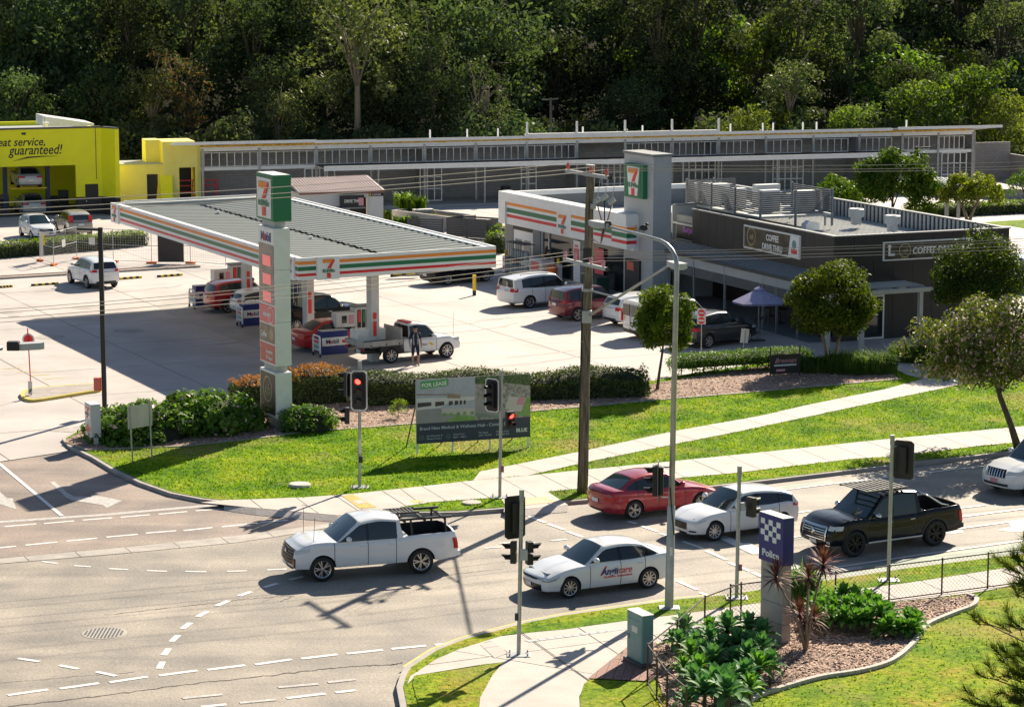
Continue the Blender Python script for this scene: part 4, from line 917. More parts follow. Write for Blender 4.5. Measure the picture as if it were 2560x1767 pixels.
c = hatch('white_hatchback', 'small white hatchback with a sticker on its door parked behind the temporary fence', 'paint_white', WB=2.45, fo=.78, ro=.62, W=1.66, H=1.50, R=.30, belt0=.98); front_kit(c,.72); c.plate('f',.45)
side_text(c, 'o', .4, 1.3, .5, -1, 'yellow_safe'); far(c, g(0,84,600,FG), g(0,48,588,FG), 'R')
c = suv('beige_wagon', 'beige wagon parked behind the temporary fence next to the small white hatchback', 'paint_beige', WB=2.62, H=1.67, W=1.77, R=.34, rear=.7); rear_kit(c, lz=(1.0,1.45), pz=.85, bump='paint_beige'); c.ground = FG
c.place(g(0,138,580,FG), g(0,170,593,FG), 'L')
c = suv('white_minivan', 'white minivan with roof rails parked nose-in at the shop', 'paint_white', WB=3.02, H=1.76, W=1.98, R=.35, fo=.92, ro=1.12, bz=1.08, rear=.95, arch=False); rear_kit(c, lz=(.92,1.12), pz=.98, bump='paint_white')
for sd in (1,-1): MB().tube([(-.4,sd*.62,1.76),(-.35,sd*.62,1.83),(1.3,sd*.62,1.83),(1.35,sd*.62,1.78)],.02,6).build('roof_rail','grey',c.root)
q = g(0,1324,771,FG); az = math.radians(31); far(c, q+Vector((math.cos(az),math.sin(az),0))*3.02, q, 'R')
c = suv('maroon_wagon', 'maroon seven seat wagon parked between the white minivan and the power pole', 'paint_maroon', WB=2.79, H=1.73, W=1.9, R=.37, rear=.7, arch=False); rear_kit(c, lz=(.98,1.08), pz=.86, bump='paint_maroon')
q = g(0,1444,803,FG); az = math.radians(29); far(c, q+Vector((math.cos(az),math.sin(az),0))*2.79, q, 'R')
c = suv('white_wagon', 'white wagon almost hidden behind the white van near the clipped street tree', 'paint_white', WB=2.66, H=1.62, W=1.82, R=.35, rear=.6); rear_kit(c)
q = g(0,1580,818,FG); far(c, q+Vector((math.cos(az),math.sin(az),0))*2.66, q, 'R')
# van
def van(name, label, paint):
    WB, fo, ro, W, H, R = 3.1, .93, .97, 1.95, 1.95, .35
    belt = [(-ro,1.10),(0,1.14),(2.2,1.12),(WB-.2,1.06),(WB+.3,1.0),(WB+.6,.93),(WB+fo-.05,.82),(WB+fo,.76)]
    roof = [(WB+.10,1.04),(WB-.85,H-.06),(WB-1.4,H),(-.5,H-.01),(-ro+.05,H-.06),(-ro+.01,1.11)]
    c = Car(WB,fo,ro,W,R,belt,roof,H,sill=.28,wr=.86,wb=.96,B=.14,pillars=[(1.75,WB-.15)],doors=[(.55,1.65),(1.70,2.75)],paint=paint,nose=.6,tail=.7)
    c.build(name, label, None, 'van'); return c
c = van('white_van', 'white cargo van with twin rear doors parked beside the clipped street tree', 'paint_white'); far(c, Vector((0,0,0)), Vector((-1,0,0)), 'R')
for sd in (1,-1):
    MB().box(-.985,-.965,sd*.08,sd*.72,1.16,1.72).build('rear_door_window','glass_dark',c.root)
    MB().bbox(-.99,-.90,sd*.82,sd*.94,.85,1.30,.015).build('tail_lamp','tail_lamp',c.root)
c.rw.hide_render = False; bpy.data.objects.remove(c.rw)
MB().box(-.995,-.975,-.012,.012,.45,1.80).build('door_gap','plastic',c.root); c.plate('r',.62); c.fpatch('bumper_insert',-.9,.9,.30,.50,'plastic',.015,'r'); MB().box(-1.0,-.975,-.35,.0,.80,.86).build('door_handle','plastic',c.root)
az = math.radians(27); q = g(0,1551,842,FG)+Vector((math.sin(az),-math.cos(az),0))*1.9+Vector((math.cos(az),math.sin(az),0))*.97
far(c, q+Vector((math.cos(az),math.sin(az),0))*3.1, q, 'R')
c = suv('dark_grey_wagon', 'dark grey wagon parked in the cafe shade beside the umbrella', 'paint_grey', WB=2.66, H=1.66, W=1.83, R=.35, rear=.55, drop=.10); rear_kit(c); front_kit(c); far(c, g(0,1875,856,FG), g(0,1761,872,FG), 'R')
c = sedan('black_sedan', 'black car parked beyond the canopy corner in front of the dark fence', 'paint_black', WB=2.7, H=1.5, R=.34, fo=.9); far(c, g(0,1214,704,FG), g(0,1118.5,713,FG), 'R'); rear_kit(c, lz=(.8,.92), pz=.6)
c = suv('black_wagon', 'black wagon half hidden behind the dark tree at the end wall of the cafe', 'paint_black'); front_kit(c); far(c, g(0,2330,838,FG), g(0,2420,826,FG), 'L')
c = van('white_van', 'white van at the right edge of the photo beyond the dark tree', 'paint_white'); far(c, g(0,2520,735,FG), g(0,2640,720,FG), 'L')
# cars at the pumps
az = math.radians(27.5); ux = Vector((math.cos(az),math.sin(az),0))
c = suv('red_wagon', 'bright red wagon at the furthest fuel pump', 'paint_cherry', WB=2.7, H=1.68, R=.36); rear_kit(c, pz=.85, lz=(.95,1.05)); q = g(0,570,783,FG); far(c, q+ux*2.7, q, 'R')
c = hatch('white_hatchback', 'white hatchback at the middle fuel pump with a man leaning beside it', 'paint_white', WB=2.6, H=1.50); rear_kit(c, lz=(.85,1.0), pz=.6, bump='plastic'); q = g(0,632,797,FG); far(c, q+ux*2.6, q, 'R'); WHP = c.root
b2 = ute('black_ute', 'black dual cab ute parked under the canopy behind the tall price sign', 'paint_black', 'alloy', 10, R=.39, W=1.86, H=1.83, WB=3.22, fo=.9, ro=1.2); b2.lamp('head_lamp','f',.6,.85,.98,.4,'head_lamp'); q = g(0,741,833,FG); far(b2, q+ux*3.22, q, 'R')
c = sedan('red_sedan', 'bright red sedan at the nearest fuel pump behind the white tray ute', 'paint_cherry', WB=2.83, H=1.45, W=1.86, ro=1.1, R=.34); c.lamp('tail_lamp','r',.45,.74,.86,.25,'tail_lamp'); c.plate('r',.62)
q = g(0,806,880,FG); far(c, q+ux*2.83, q, 'R')
# white tray-back ute
WB = 3.0; belt = [(.95,1.06),(1.3,1.05),(2.2,1.03),(2.75,1.03),(3.1,1.03),(3.4,1.0),(3.65,.93),(3.82,.84),(3.88,.78)]
roof = [(2.62,1.02),(1.95,1.70),(1.5,1.76),(1.1,1.74),(1.0,1.68),(.96,1.04)]
belt = [(-.62,1.0)]+belt
t = Car(WB,.88,-.60,1.80,.375,belt,roof,1.76,sill=.42,wr=.76,wb=.94,B=.15,pillars=[(1.04,1.30),(1.38,2.45)],doors=[(1.35,2.42)],paint='paint_white',rim='alloy',spokes=8,nose=.62,tail=.8)
t.xr = .62
t.build('white_tray_ute', 'white tray-back ute parked beside the nearest pump under the canopy', None, 'utility truck')
t.lamp('head_lamp','f',.5,.84,.95,.35,'head_lamp'); t.fpatch('grille',-.5,.5,.55,.85,'black_gloss',.012)
r = t.root
MB().box(-1.25,.60,-.42,.42,.46,.62).build('chassis','plastic',r); MB().box(-1.45,.60,-.90,.90,.84,.90).build('tray_floor','galv',r)
mat('tray_steel', (.42,.40,.36), .5, var=.2, scale=3)
for sd in (1,-1):
    sp = MB().box(-1.45,.58,sd*.90,sd*.93,.86,1.10).build('drop_side','tray_steel',r)
    for x in (-1.1,-.3,.4): MB().box(x-.03,x+.03,sd*.93,sd*.945,.88,.96).build('latch','plastic',sp)
MB().box(-1.48,-1.45,-.93,.93,.86,1.10).build('tailboard','tray_steel',r); MB().box(.55,.60,-.85,.85,.9,1.62).build('headboard','tray_steel',r)
MB().box(.59,.60,.3,.31,.9,1.6).build('mesh_bar','galv',r)
tb = MB().bbox(-1.25,.25,.12,.86,.90,1.52,.015).build('tool_box','white_metal',r); MB().box(-1.0,.1,-.6,0,.90,1.0).build('load','cloth_dark',r)
MB().box(-1.3,-1.26,-.2,.2,.5,.65).build('number_plate','plate',r); MB().bbox(-1.50,-1.44,-.9,-.7,.70,.80,.01).build('tail_lamp','tail_lamp',r); MB().bbox(-1.50,-1.44,.7,.9,.70,.80,.01).build('tail_lamp','tail_lamp',r)
for sd in (1,-1): MB().box(-.55,.50,sd*.60,sd*.88,.55,.83).build('mudguard','plastic',r)
MB().bbox(1.05,1.35,-.45,.45,1.76,1.83,.02).build('light_bar','eleven_red',r); MB().tube([(3.5,-.6,.95),(3.5,-.62,2.1)],.008,5).build('aerial','black',r)
side_text(t, 'siders', .13, 1.75, .72, -1, 'grey_dark', shear=.2); MB().extr([t.SP(2.15,.68,-1,.012),t.SP(1.95,.86,-1,.012),t.SP(2.06,.86,-1,.012),t.SP(2.30,.72,-1,.012)],(0,-.003,0)).build('logo','yellow_safe',t.root)
t.ground = FG; t.place(g(0,1117,894.8,FG), g(0,977.5,908,FG), 'R')
# ================================================================ BUILDINGS AND SIGNS
def seven(parent, O, u, n, wd, ht, back=None, e=.01, word='green'):
    """emblem: orange and red numeral with the word across it; O = lower left corner of its field"""
    O = Vector(O); u = Vector(u).normalized(); n = Vector(n).normalized(); v = n.cross(u)
    def pl(pts, mt, d, name):
        MB().extr([O+u*(x*wd)+v*(y*ht)+n*d for x, y in pts], n*e, 0).build(name, mt, parent)
    if back:
        pl([(.0,.0),(1,.0),(1,1),(0,1)], back, 0, 'emblem_field')
        if back == 'green': pl([(.20,.06),(.80,.06),(.95,.94),(.05,.94)], 'white', e, 'emblem_field')
    d = e*2.2
    pl([(.16,.74),(.16,.90),(.84,.90),(.84,.84),(.52,.74)], 'orange', d, 'numeral_bar')
    pl([(.42,.48),(.50,.60),(.58,.70),(.66,.78),(.84,.90),(.84,.78),(.74,.66),(.68,.58),(.62,.48)], 'eleven_red', d+e, 'numeral_stem')
    pl([(.40,.06),(.62,.06),(.62,.28),(.40,.28)], 'eleven_red', d, 'numeral_foot')
    text('ELEVEn', ht*.19, 'wordmark', 'green', parent, O+u*(.5*wd)+v*(.315*ht)+n*(d+e), u, n, bold=ht*.006, sx=wd*.80/(ht*.19*3.45), ext=.006)
# ---------------- canopy
B = g(0,745.7,646,5.5); Cc = g(0,1240,615,5.5); A = g(0,280,507,5.5); B, Cc, A = [Vector((p.x,p.y,0)) for p in (B,Cc,A)]
e1 = (Cc-B); e2 = (A-B); L1, L2 = e1.length, e2.length; u1, u2 = e1.normalized(), e2.normalized()
CT, CB = 5.50, 4.50
can = thing('fuel_canopy', 'wide flat fuel station canopy with orange, green and red striped white fascia', 'canopy', B)
def cp(s, t, z): p = u1*s+u2*t; return Vector((p.x, p.y, z))
def cbox(s0, s1, t0, t1, z0, z1): return MB().extr([cp(s0,t0,z0), cp(s1,t0,z0), cp(s1,t1,z0), cp(s0,t1,z0)], (0,0,z1-z0))
for s0,s1,t0,t1 in ((0,L1,0,.12),(0,L1,L2-.12,L2),(0,.12,.12,L2-.12),(L1-.12,L1,.12,L2-.12)): cbox(s0,s1,t0,t1,CB,CT).build('fascia','white',can)
for s0,s1,t0,t1 in ((.12,L1-.12,.12,.42),(.12,L1-.12,L2-.42,L2-.12),(.12,.42,.42,L2-.42),(L1-.42,L1-.12,.42,L2-.42)): cbox(s0,s1,t0,t1,CT-.10,CT-.05).build('flashing','white_metal',can)
cbox(.13,L1-.13,.13,L2-.13,CB+.05,CB+.09).build('soffit','panel_white',can)
# ribbed roof sheets falling to a box gutter
for s0, s1, za, zb_ in ((.42, L1*.5-.18, CT-.14, CT-.34), (L1*.5+.18, L1-.42, CT-.34, CT-.14)):
    mb = MB(); n = int((L2-.9)/.8)
    vs = []; fs = []
    for i in range(n+1):
        t0 = .42+i*(L2-.84)/n; pr = [(t0,0),(t0+.30,0),(t0+.36,.045),(t0+.62,.045),(t0+.68,0)]
        for t, h in pr:
            if t > L2-.42: t = L2-.42; h = 0
            vs += [cp(s0,t,za+h), cp(s1,t,zb_+h)]
    for i in range(len(vs)//2-1): fs.append((2*i,2*i+1,2*i+3,2*i+2))
    mb.add(vs, fs).build('roof_sheet', 'roof_sheet', can)
cbox(L1*.5-.18,L1*.5+.18,.42,L2-.42,CT-.50,CT-.46).build('box_gutter','grey_dark',can)
for k in range(46): cbox(L1*.5-.20,L1*.5+.20,.6+k*(L2-1.4)/45,.72+k*(L2-1.4)/45,CT-.36,CT-.31).build('gutter_clip','grey_dark',can) if k % 3 == 0 else None
for t in (L2*.32,L2*.55,L2*.8): MB().lathe([(.001,.12),(.09,.12),(.09,0)],c=tuple(cp(L1*.42,t,CT-.25)),n=10).build('roof_light','white',can)
pp = MB(); pp.tube([cp(.6,L2-.3,CT+.06),cp(L1*.9,L2-.3,CT+.06)],.05,8); pp.build('conduit','white_metal',can)
n2 = Vector((-u2.y,u2.x,0)); n2 = -n2 if n2.dot(u1) > 0 else n2; n1 = Vector((u1.y,-u1.x,0))
n1 = n1 if n1.dot(u2) < 0 else -n1
def stripes(par, p0, u, n, L, z0, H, gaps=(), mats=('orange','green','red'), rows=((.70,.84),(.42,.60),(.17,.29))):
    seg = []; a = 0
    for g0, g1 in sorted(gaps)+[(L, L)]:
        if g0 > a: seg.append((a, g0))
        a = g1
    for (r0, r1), mt in zip(rows, mats):
        for a, b in seg:
            q = [p0+u*a, p0+u*b]
            MB().extr([Vector((q[0].x,q[0].y,z0+H*r0)), Vector((q[1].x,q[1].y,z0+H*r0)), Vector((q[1].x,q[1].y,z0+H*r1)), Vector((q[0].x,q[0].y,z0+H*r1))], n*.012).build('fascia_stripe', mt, par)
Z0 = Vector((0,0,0))
stripes(can, Z0, u1, n1, L1, CB, 1.0, [(.86,2.0)]); stripes(can, Z0, u2, n2, L2, CB, 1.0, [(.35,1.4),(L2-1.5,L2)])
def logo_box(par, p, u, n, wd, z0, z1):
    mb = MB(); q = [p, p+u*wd]; mb.extr([Vector((q[0].x,q[0].y,z0)),Vector((q[1].x,q[1].y,z0)),Vector((q[1].x,q[1].y,z1)),Vector((q[0].x,q[0].y,z1))], n*.10); o = mb.build('logo_box','white',par)
    c = p+n*.10; seven(par, Vector((c.x,c.y,z0+.02))+u*(wd*.12), u, n, wd*.76, (z1-z0)*.96)
logo_box(can, u1*.88, u1, n1, 1.1, CB-.03, CT+.02)
logo_box(can, u2*1.35, -u2, n2, 1.0, CB-.03, CT+.02); logo_box(can, u2*(L2-.05), -u2, n2, 1.35, CB-.03, CT+.02)
mb = MB(); mb.extr([cp(L1,-.13,CB-.03),cp(L1,.0,CB-.03),cp(L1,.0,CT),cp(L1,-.13,CT)],u1*.02); 
ccol = []
for t in (3.2, 11.6, 20.6):
    q = cp(L1*.5, t, 0); cc_ = MB().extr([q-u1*.20-u2*.30, q+u1*.20-u2*.30, q+u1*.20+u2*.30, q-u1*.20+u2*.30], (0,0,CB+.05)).build('column','panel_white',can)
    ccol.append(q)
    for (r0,r1) in ((2.05,2.35),(1.25,1.95)):
        MB().extr([q-u1*.12-u2*.305+Vector((0,0,r0)), q+u1*.06-u2*.305+Vector((0,0,r0)), q+u1*.06-u2*.305+Vector((0,0,r1)), q-u1*.12-u2*.305+Vector((0,0,r1))], -u2*.01).build('column_sign','eleven_red',cc_)
    MB().extr([q-u1*.02-u2*.301, q+u1*.02-u2*.301, q+u1*.02-u2*.301+Vector((0,0,4.4)), q-u1*.02-u2*.301+Vector((0,0,4.4))], -u2*.004).build('column_joint','grey_dark',cc_) if 0 else None
# ---------------- fuel pumps with their barriers
azc = math.atan2(u1.y,u1.x)
def pump(label, q):
    r = thing('fuel_pump', label, 'fuel pump', (q.x,q.y,FCZ), azc, 'fuel pumps under the canopy')
    MB().bbox(-1.3,2.6,-.50,.50,0,.15,.03).build('island','kerb_concrete',r)
    MB().bbox(.25,1.35,-.30,.30,.15,2.05,.03).build('cabinet','panel_white',r); MB().bbox(.2,1.4,-.34,.34,2.05,2.15,.02).build('cabinet_top','grey',r)
    for k, mt in enumerate(('red','green','blue','grey')):
        h = MB().box(.36+k*.24,.54+k*.24,-.335,-.30,.75,1.95).build('nozzle_bay','black',r); MB().box(.39+k*.24,.51+k*.24,-.345,-.335,1.35,1.90).build('grade_label',mt,h)
        MB().tube([(.45+k*.24,-.35,1.25),(.45+k*.24,-.43,.8),(.47+k*.24,-.36,.45)],.02,6).build('hose','black',h)
    MB().bbox(-.75,.25,-.28,.28,1.15,1.85,.03).build('screen_box','panel_white',r)
    for x in (-.70,.15): MB().box(x,x+.08,-.1,.1,.15,1.2).build('screen_leg','grey_light',r)
    s = MB().box(-.45,-.20,-.30,-.28,1.35,1.70).build('display','black_gloss',r); MB().box(-.08,.18,-.295,-.28,1.30,1.74).build('advert','pinkish',r)
    return r
def barrier(label, k, x0, x1, yb, yt):
    a, b = g(k,x0,yb,FCZ), g(k,x1,yb-3,FCZ); L = 1.35; r = thing('fuel_brand_barrier', label, 'barrier', (a.x,a.y,FCZ), azc, 'blue and white brand barriers at the pumps')
    MB().bbox(0,L,0,.55,0,1.12,.02).build('barrier_body','blue',r); MB().box(-.005,L+.005,-.012,.0,.42,.82).build('brand_panel','white',r); MB().box(0,L,0,.55,1.12,1.135).build('barrier_top','panel_white',r)
    text('Mobil',.30,'wordmark','blue',r,(.52,-.02,.52),(1,0,0),(0,-1,0),bold=.004); MB().lathe([(.045,0),(.085,0)],'y',(.475,-.027,.59),14).build('red_letter','eleven_red',r)
    MB().extr([(L-.32,-.022,.55),(L-.1,-.022,.50),(L-.02,-.022,.66),(L-.14,-.022,.76),(L-.2,-.022,.64),(L-.3,-.022,.70)],(0,-.005,0)).build('emblem','eleven_red',r)
    return r
def hoop(label, k, x0, y0, x1, y1):
    a, b = g(k,x0,y0,FCZ), g(k,x1,y1,FCZ); d = (b-a); az = math.atan2(d.y,d.x); L = max(.9,d.length*.9); r = thing('hoop_barrier', label, 'barrier', (a.x,a.y,FCZ), az, 'white hoop barriers')
    MB().tube([(0,0,0),(0,0,.85),(.08,0,1.0),(L-.08,0,1.0),(L,0,.85),(L,0,0)],.045,10).build('hoop','white',r,smooth=True)
    MB().tube([(0,0,.6),(L,0,.6)],.03,8).build('rail','white',r); MB().box(.1,L-.1,-.012,.012,.30,.85).build('sign_panel','panel_white',r)
    for i,mt in enumerate(('eleven_red','green','teal')): MB().box(.14,L-.14,-.018,-.012,.68-i*.13,.78-i*.13).build('panel_stripe',mt,r)
    for x in (0,L): MB().tube([(x,0,0),(x,0,.18)],.055,8).build('foot','black',r)
qp = [ccol[0]+u2*-1.4, ccol[1]+u2*-1.0, ccol[2]+u2*-1.0]
qp = [g(6,790,430,FCZ)+u1*.9+u2*1.0, g(0,665,812,FCZ)+u1*1.0+u2*1.0, g(0,545,765,FCZ)+u1*.8+u2*1.0]
for q, l in zip(qp, ('fuel pump nearest the road, beside the white tray ute','middle fuel pump beside the white hatchback','furthest fuel pump behind the bright red wagon')): pump(l, q)
barrier('blue and white brand barrier nearest the road, behind the white tray ute',6,658,875,440,250); barrier('blue and white brand barrier beside the leaning man, partly hidden by the price sign',5,1945,2070,370,190); barrier('blue and white brand barrier at the tail of the bright red wagon, furthest away',5,1565,1665,215,60)
hoop('white hoop barrier at the left end of the nearest brand barrier',6,585,440,642,462); hoop('white hoop barrier in front of the middle brand barrier',5,1893,362,1938,382); hoop('white hoop barrier beside the furthest brand barrier',5,1512,216,1552,232)
# ---------------- convenience shop
L = g(0,1262.7,668); SH = Fr((L.x,L.y,0), math.radians(-64))
shop = thing('convenience_shop', 'convenience shop with a striped white fascia, glass front and flat roof', 'shop', SH.p, SH.az)
SL, SD = 15.7, 15.0
MB().box(0,SL,.0,SD,0,.04).build('shop_floor','grey_light',shop)
for x0,x1 in ((.0,1.0),(3.5,4.4),(9.15,9.9),(13.95,14.2)): MB().box(x0,x1,.0,.25,.04,4.05).build('wall','grey',shop)
MB().box(0,.25,.25,SD,0,5.5).build('wall','grey',shop); MB().box(SL-.25,SL,.25,SD,0,4.9).build('wall','grey',shop); MB().box(0,SL,SD-.25,SD,0,5.5).build('wall','grey',shop)
MB().box(.25,SL-.25,7,7.1,0,4).build('inner_wall','grey_light',shop)
MB().box(.25,SL-.25,.25,SD-.25,4.55,4.65).build('roof','grey_light',shop)
for x0,x1,y0,y1,z0,z1,mt in ((0,SL-1.0,-.45,-.15,5.30,5.80,'white'),(0,.85,-.45,-.15,4.03,5.30,'white'),(SL-2.2,SL,-.9,-.15,5.35,5.92,'white')): MB().box(x0,x1,y0,y1,z0,z1).build('fascia_frame',mt,shop)
MB().box(0,SL,-.15,.3,4.03,5.78).build('parapet','white',shop); MB().box(0,.3,.3,SD,5.5,5.76).build('parapet','white',shop); MB().box(0,SL,SD-.3,SD,5.5,5.72).build('parapet','grey_light',shop)
MB().box(-.02,SL,-.17,.32,5.78,5.82).build('parapet_cap','white_metal',shop); MB().box(0,SL+.1,SD-.34,SD+.02,5.72,5.76).build('parapet_cap','maroon_paver' if 0 else 'grey',shop)
MB().box(.85,SL+.1,-.62,-.15,4.03,5.30).build('fascia','white',shop) if 0 else MB().box(.85,SL-.1,-.32,-.15,4.03,5.30).build('fascia','white',shop)
MB().box(SL-1.6,SL,-.85,-.32,4.15,5.34).build('fascia','white',shop)
ly = -.32; n_ = Vector((0,-1,0)); ux_ = Vector((1,0,0))
stripes(shop, Vector((.88,ly,0)), ux_, n_, SL-2.5, 4.03, 1.27, [(6.05,7.75)], rows=((.84,.96),(.53,.72),(.31,.44)))
stripes(shop, Vector((SL-1.6,-.85,0)), ux_, n_, 1.6, 4.1, 1.27, rows=((.80,.92),(.49,.68),(.25,.38)))
stripes(shop, Vector((SL,-.85,0)), Vector((0,1,0)), Vector((1,0,0)), .6, 4.1, 1.27, rows=((.80,.92),(.49,.68),(.25,.38)))
seven(shop, (7.0,ly-.003,4.07), ux_, n_, 1.25, 1.2)
# doors, glazing, posters
MB().box(1.0,3.5,.05,.12,.04,3.75).build('double_door','white',shop)
for x in (1.25,2.35): MB().box(x,x+.75,.02,.05,1.3,3.0).build('door_window','glass_screen',shop); MB().box(x-.1,x+.95,.035,.05,.2,.24).build('kick_plate','grey_light',shop)
MB().box(1.0,3.5,.0,.25,3.75,4.05).build('lintel','charcoal',shop)
for x0,x1 in ((4.45,5.25),(5.3,9.1),(9.95,13.9)): MB().box(x0,x1,.14,.16,.25,4.0).build('shop_window','glass_shop',shop)
for x in (4.42,5.24,9.08,9.92,13.88): MB().box(x,x+.1,.06,.24,.04,4.03).build('mullion','panel_white',shop)
MB().box(4.4,14,.06,.24,3.93,4.03).build('window_head','panel_white',shop); MB().box(4.4,14,.06,.24,.04,.28).build('window_sill','grey_light',shop)
for x0,x1,z0,z1 in ((8.35,9.1,.3,3.85),(10.75,11.75,.9,3.7)):
    p = MB().box(x0,x1,-.0,.02,z0,z1).build('poster','white' if z0<.5 else 'price_red',shop)
    MB().box(x0+.08,x1-.1,-.012,-.0,z1-1.9,z1-.5).build('poster_print','price_red',p); MB().box(x0+.15,x1-.2,-.012,-.0,z1-.4,z1-.2).build('poster_print','price_red',p)
for x in (5.6,6.8): 
    for z in (1.2,1.9,2.6): MB().box(x,x+1,2.0,2.4,z,z+.35).build('shelf','grey_light' if z<2 else 'price_red',shop)
# tower with sign
MB().box(14.15,17.2,-.12,1.0,0,8.9).build('tower','grey_light',shop); MB().box(14.08,17.27,-.2,1.07,8.9,9.03).build('tower_cap','grey',shop)
sg = MB().bbox(14.66,16.6,-.42,-.12,6.75,8.45,.03).build('tower_sign','green',shop)
seven(sg, (14.9,-.423,6.78), ux_, n_, 1.46, 1.64, 'green', e=.014)
MB().box(14.5,16.0,-.25,-.12,.3,3.6).build('display_board','charcoal',shop); MB().box(14.75,15.45,-.27,-.25,2.6,3.3).build('display_poster','coral',shop)
for x,y in ((11.5,4),(13,6)): MB().lathe([(.28,4.65),(.28,5.4),(.001,5.45)],c=(x,y,0),n=14).build('roof_vent','white_metal',shop,smooth=True)
MB().box(4,4.05,5,5.05,4.65,5.5).build('vent_pipe','white',shop)
def remap(root, k, zc, kx=1.):
    """restate heights read off the photograph for a base that lies further back: affine above zc, proportional below"""
    zn = k*zc+19*(1-k); seen = set()
    def go(o):
        if o.type == 'MESH' and o.data.name not in seen:
            seen.add(o.data.name)
            for v in o.data.vertices:
                z = v.co.z; v.co.z = k*z+19*(1-k) if z >= zc else z*zn/zc; v.co.x *= kx
        for c in o.children: go(c)
    go(root)
remap(shop, 1.085, 3.6, 1.085)
# things standing in front of the shop
def bollard(x, y, k, label, kind=0, z=FCZ, s=1.):
    c = g(k,x,y,z); r = thing('bollard', label, 'bollard', c, -1.1, 'yellow topped bollards')
    if kind == 0:
        MB().tube([(0,0,0),(0,0,1.15)],.10,12).build('post','yellow_safe',r,smooth=math.radians(40)); MB().tube([(0,0,.0),(0,0,.28)],.103,12).build('band','black',r,smooth=math.radians(40))
    else:
        MB().tube([(0,0,0),(0,0,1.35)],.09,12).build('post','yellow_safe',r,smooth=math.radians(40))
        s_ = MB().box(-.16,.16,-.16,.16,.08,1.02).build('sleeve','white',r); MB().box(-.12,.12,-.17,-.16,.66,.88).build('sleeve_mark','red',s_); MB().box(-.1,.1,-.17,-.16,.2,.42).build('sleeve_mark','orange' if kind==1 else 'red',s_)
bollard(1870,1240,2,'single yellow bollard with a black foot standing alone on the forecourt',0)
for x,y,l,kd in ((208,1058,'white sleeved yellow bollard at the far left end of the shop front',2),(292,1058,'white sleeved yellow bollard before the white double door',1),(503,1100,'white sleeved yellow bollard above the white minivan roof',1),(625,1130,'white sleeved yellow bollard beside the orange bin',1),(1122,1225,'white sleeved yellow bollard near the shop tower',2)): bollard(x,y,3,l,kd)
def atl(fr, x, y, z=0): return fr.wld((x,y,z))
q = atl(SH,2.9,-1.0); r = thing('gas_bottle_cage','dark wire cage of gas bottles beside the white double door','cage',(q.x,q.y,FCZ),SH.az)
for i in range(9): MB().box(i*.3-.01,i*.3+.01,-.41,-.39,0,1.9).build('cage_bar','grey_dark',r)
for z in (.05,.95,1.9): MB().box(0,2.4,-.42,.42,z,z+.03).build('cage_shelf','grey_dark',r)
for i in range(5):
    for z in (.08,.98): MB().lathe([(.001,.55),(.12,.5),(.16,.4),(.16,0)],c=(.3+i*.44,0,z),n=10).build('gas_bottle','grey_light',r,smooth=True)
q = atl(SH,5.9,-.9); r = thing('ice_freezer','white chest freezer with red print in front of the shop window','freezer',(q.x,q.y,FCZ),SH.az); MB().bbox(0,1.7,-.4,.4,.1,1.25,.04).build('freezer_body','panel_white',r); MB().box(.3,1.3,-.415,-.40,.6,1.1).build('freezer_print','price_red',r); MB().box(.05,1.65,-.38,.38,1.25,1.28).build('freezer_lid','grey_light',r)
q = atl(SH,8.1,-.9); tag(MB().lathe([(.3,0),(.33,.9),(.28,1.0),(.001,1.02)],c=(q.x,q.y,FCZ),n=18).build('litter_bin','orange_block',None,smooth=True),'round orange litter bin in front of the shop posters','bin')
mat('hoist_green',(.01,.06,.035),.5); q = atl(SH,12.6,-.9); r = thing('produce_bin','dark green bin bench beneath the shop window by the tower','bench',(q.x,q.y,FCZ),SH.az); MB().bbox(0,1.8,-.4,.4,0,1.0,.03).build('bench_body','hoist_green',r); MB().box(-.02,1.82,-.42,.42,1.0,1.05).build('bench_top','grey_dark',r)
# ---------------- cafe
c0 = g(0,2081,857); CF = Fr((c0.x,c0.y,0), math.radians(23.6))
cafe = thing('cafe_building', 'single storey cafe clad in dark panels with coffee drive thru banners', 'cafe', CF.p, CF.az)
CX, CY, PT, RZ = 10.2, 17.6, 5.42, 4.55
MB().box(.12,CX-.12,.12,CY-.12,RZ-.1,RZ).build('roof','grey_light',cafe)
nrib = 34
mb = MB()
for i in range(nrib): x = .3+i*(CX-.6)/nrib; mb.box(x,x+.05,.2,CY-.2,RZ,RZ+.03)
mb.build('roof_rib','grey_light',cafe)
def clad(mb_len, fn, n, z0, z1, mt='charcoal'):
    for i in range(n): fn(mb_len*i/n+.008, mb_len*(i+1)/n-.008, z0, z1).build('cladding_panel', mt, cafe)
MB().box(.06,CX-.06,.06,.14,0,PT-.05).build('wall','black',cafe); MB().box(.06,.14,.14,15.0,3.2,PT-.05).build('wall','black',cafe)
clad(CX, lambda a,b,z0,z1: MB().box(a,b,.0,.06,z0,z1), 9, 0, PT)
clad(14.9, lambda a,b,z0,z1: MB().box(.0,.06,a+.06,b+.06,z0,z1), 16, 3.30, PT)
MB().box(CX-.14,CX,.14,CY,0,PT).build('wall','charcoal',cafe); MB().box(.1,CX,CY-.1,CY,0,PT-.01).build('wall','grey_light',cafe)
for i in range(60): 
    if i < 42: MB().box(CX-.19,CX-.14,.3+i*.4,.5+i*.4,RZ,PT-.02).build('parapet_rib','grey_light',cafe)
for x0,x1,y0,y1 in ((-.05,CX+.05,-.05,.22),(-.05,.22,.22,15.0),(CX-.24,CX+.05,.22,CY),(.22,CX-.24,CY-.2,CY+.05)): MB().box(x0,x1,y0,y1,PT,PT+.06).build('parapet_cap','grey',cafe)
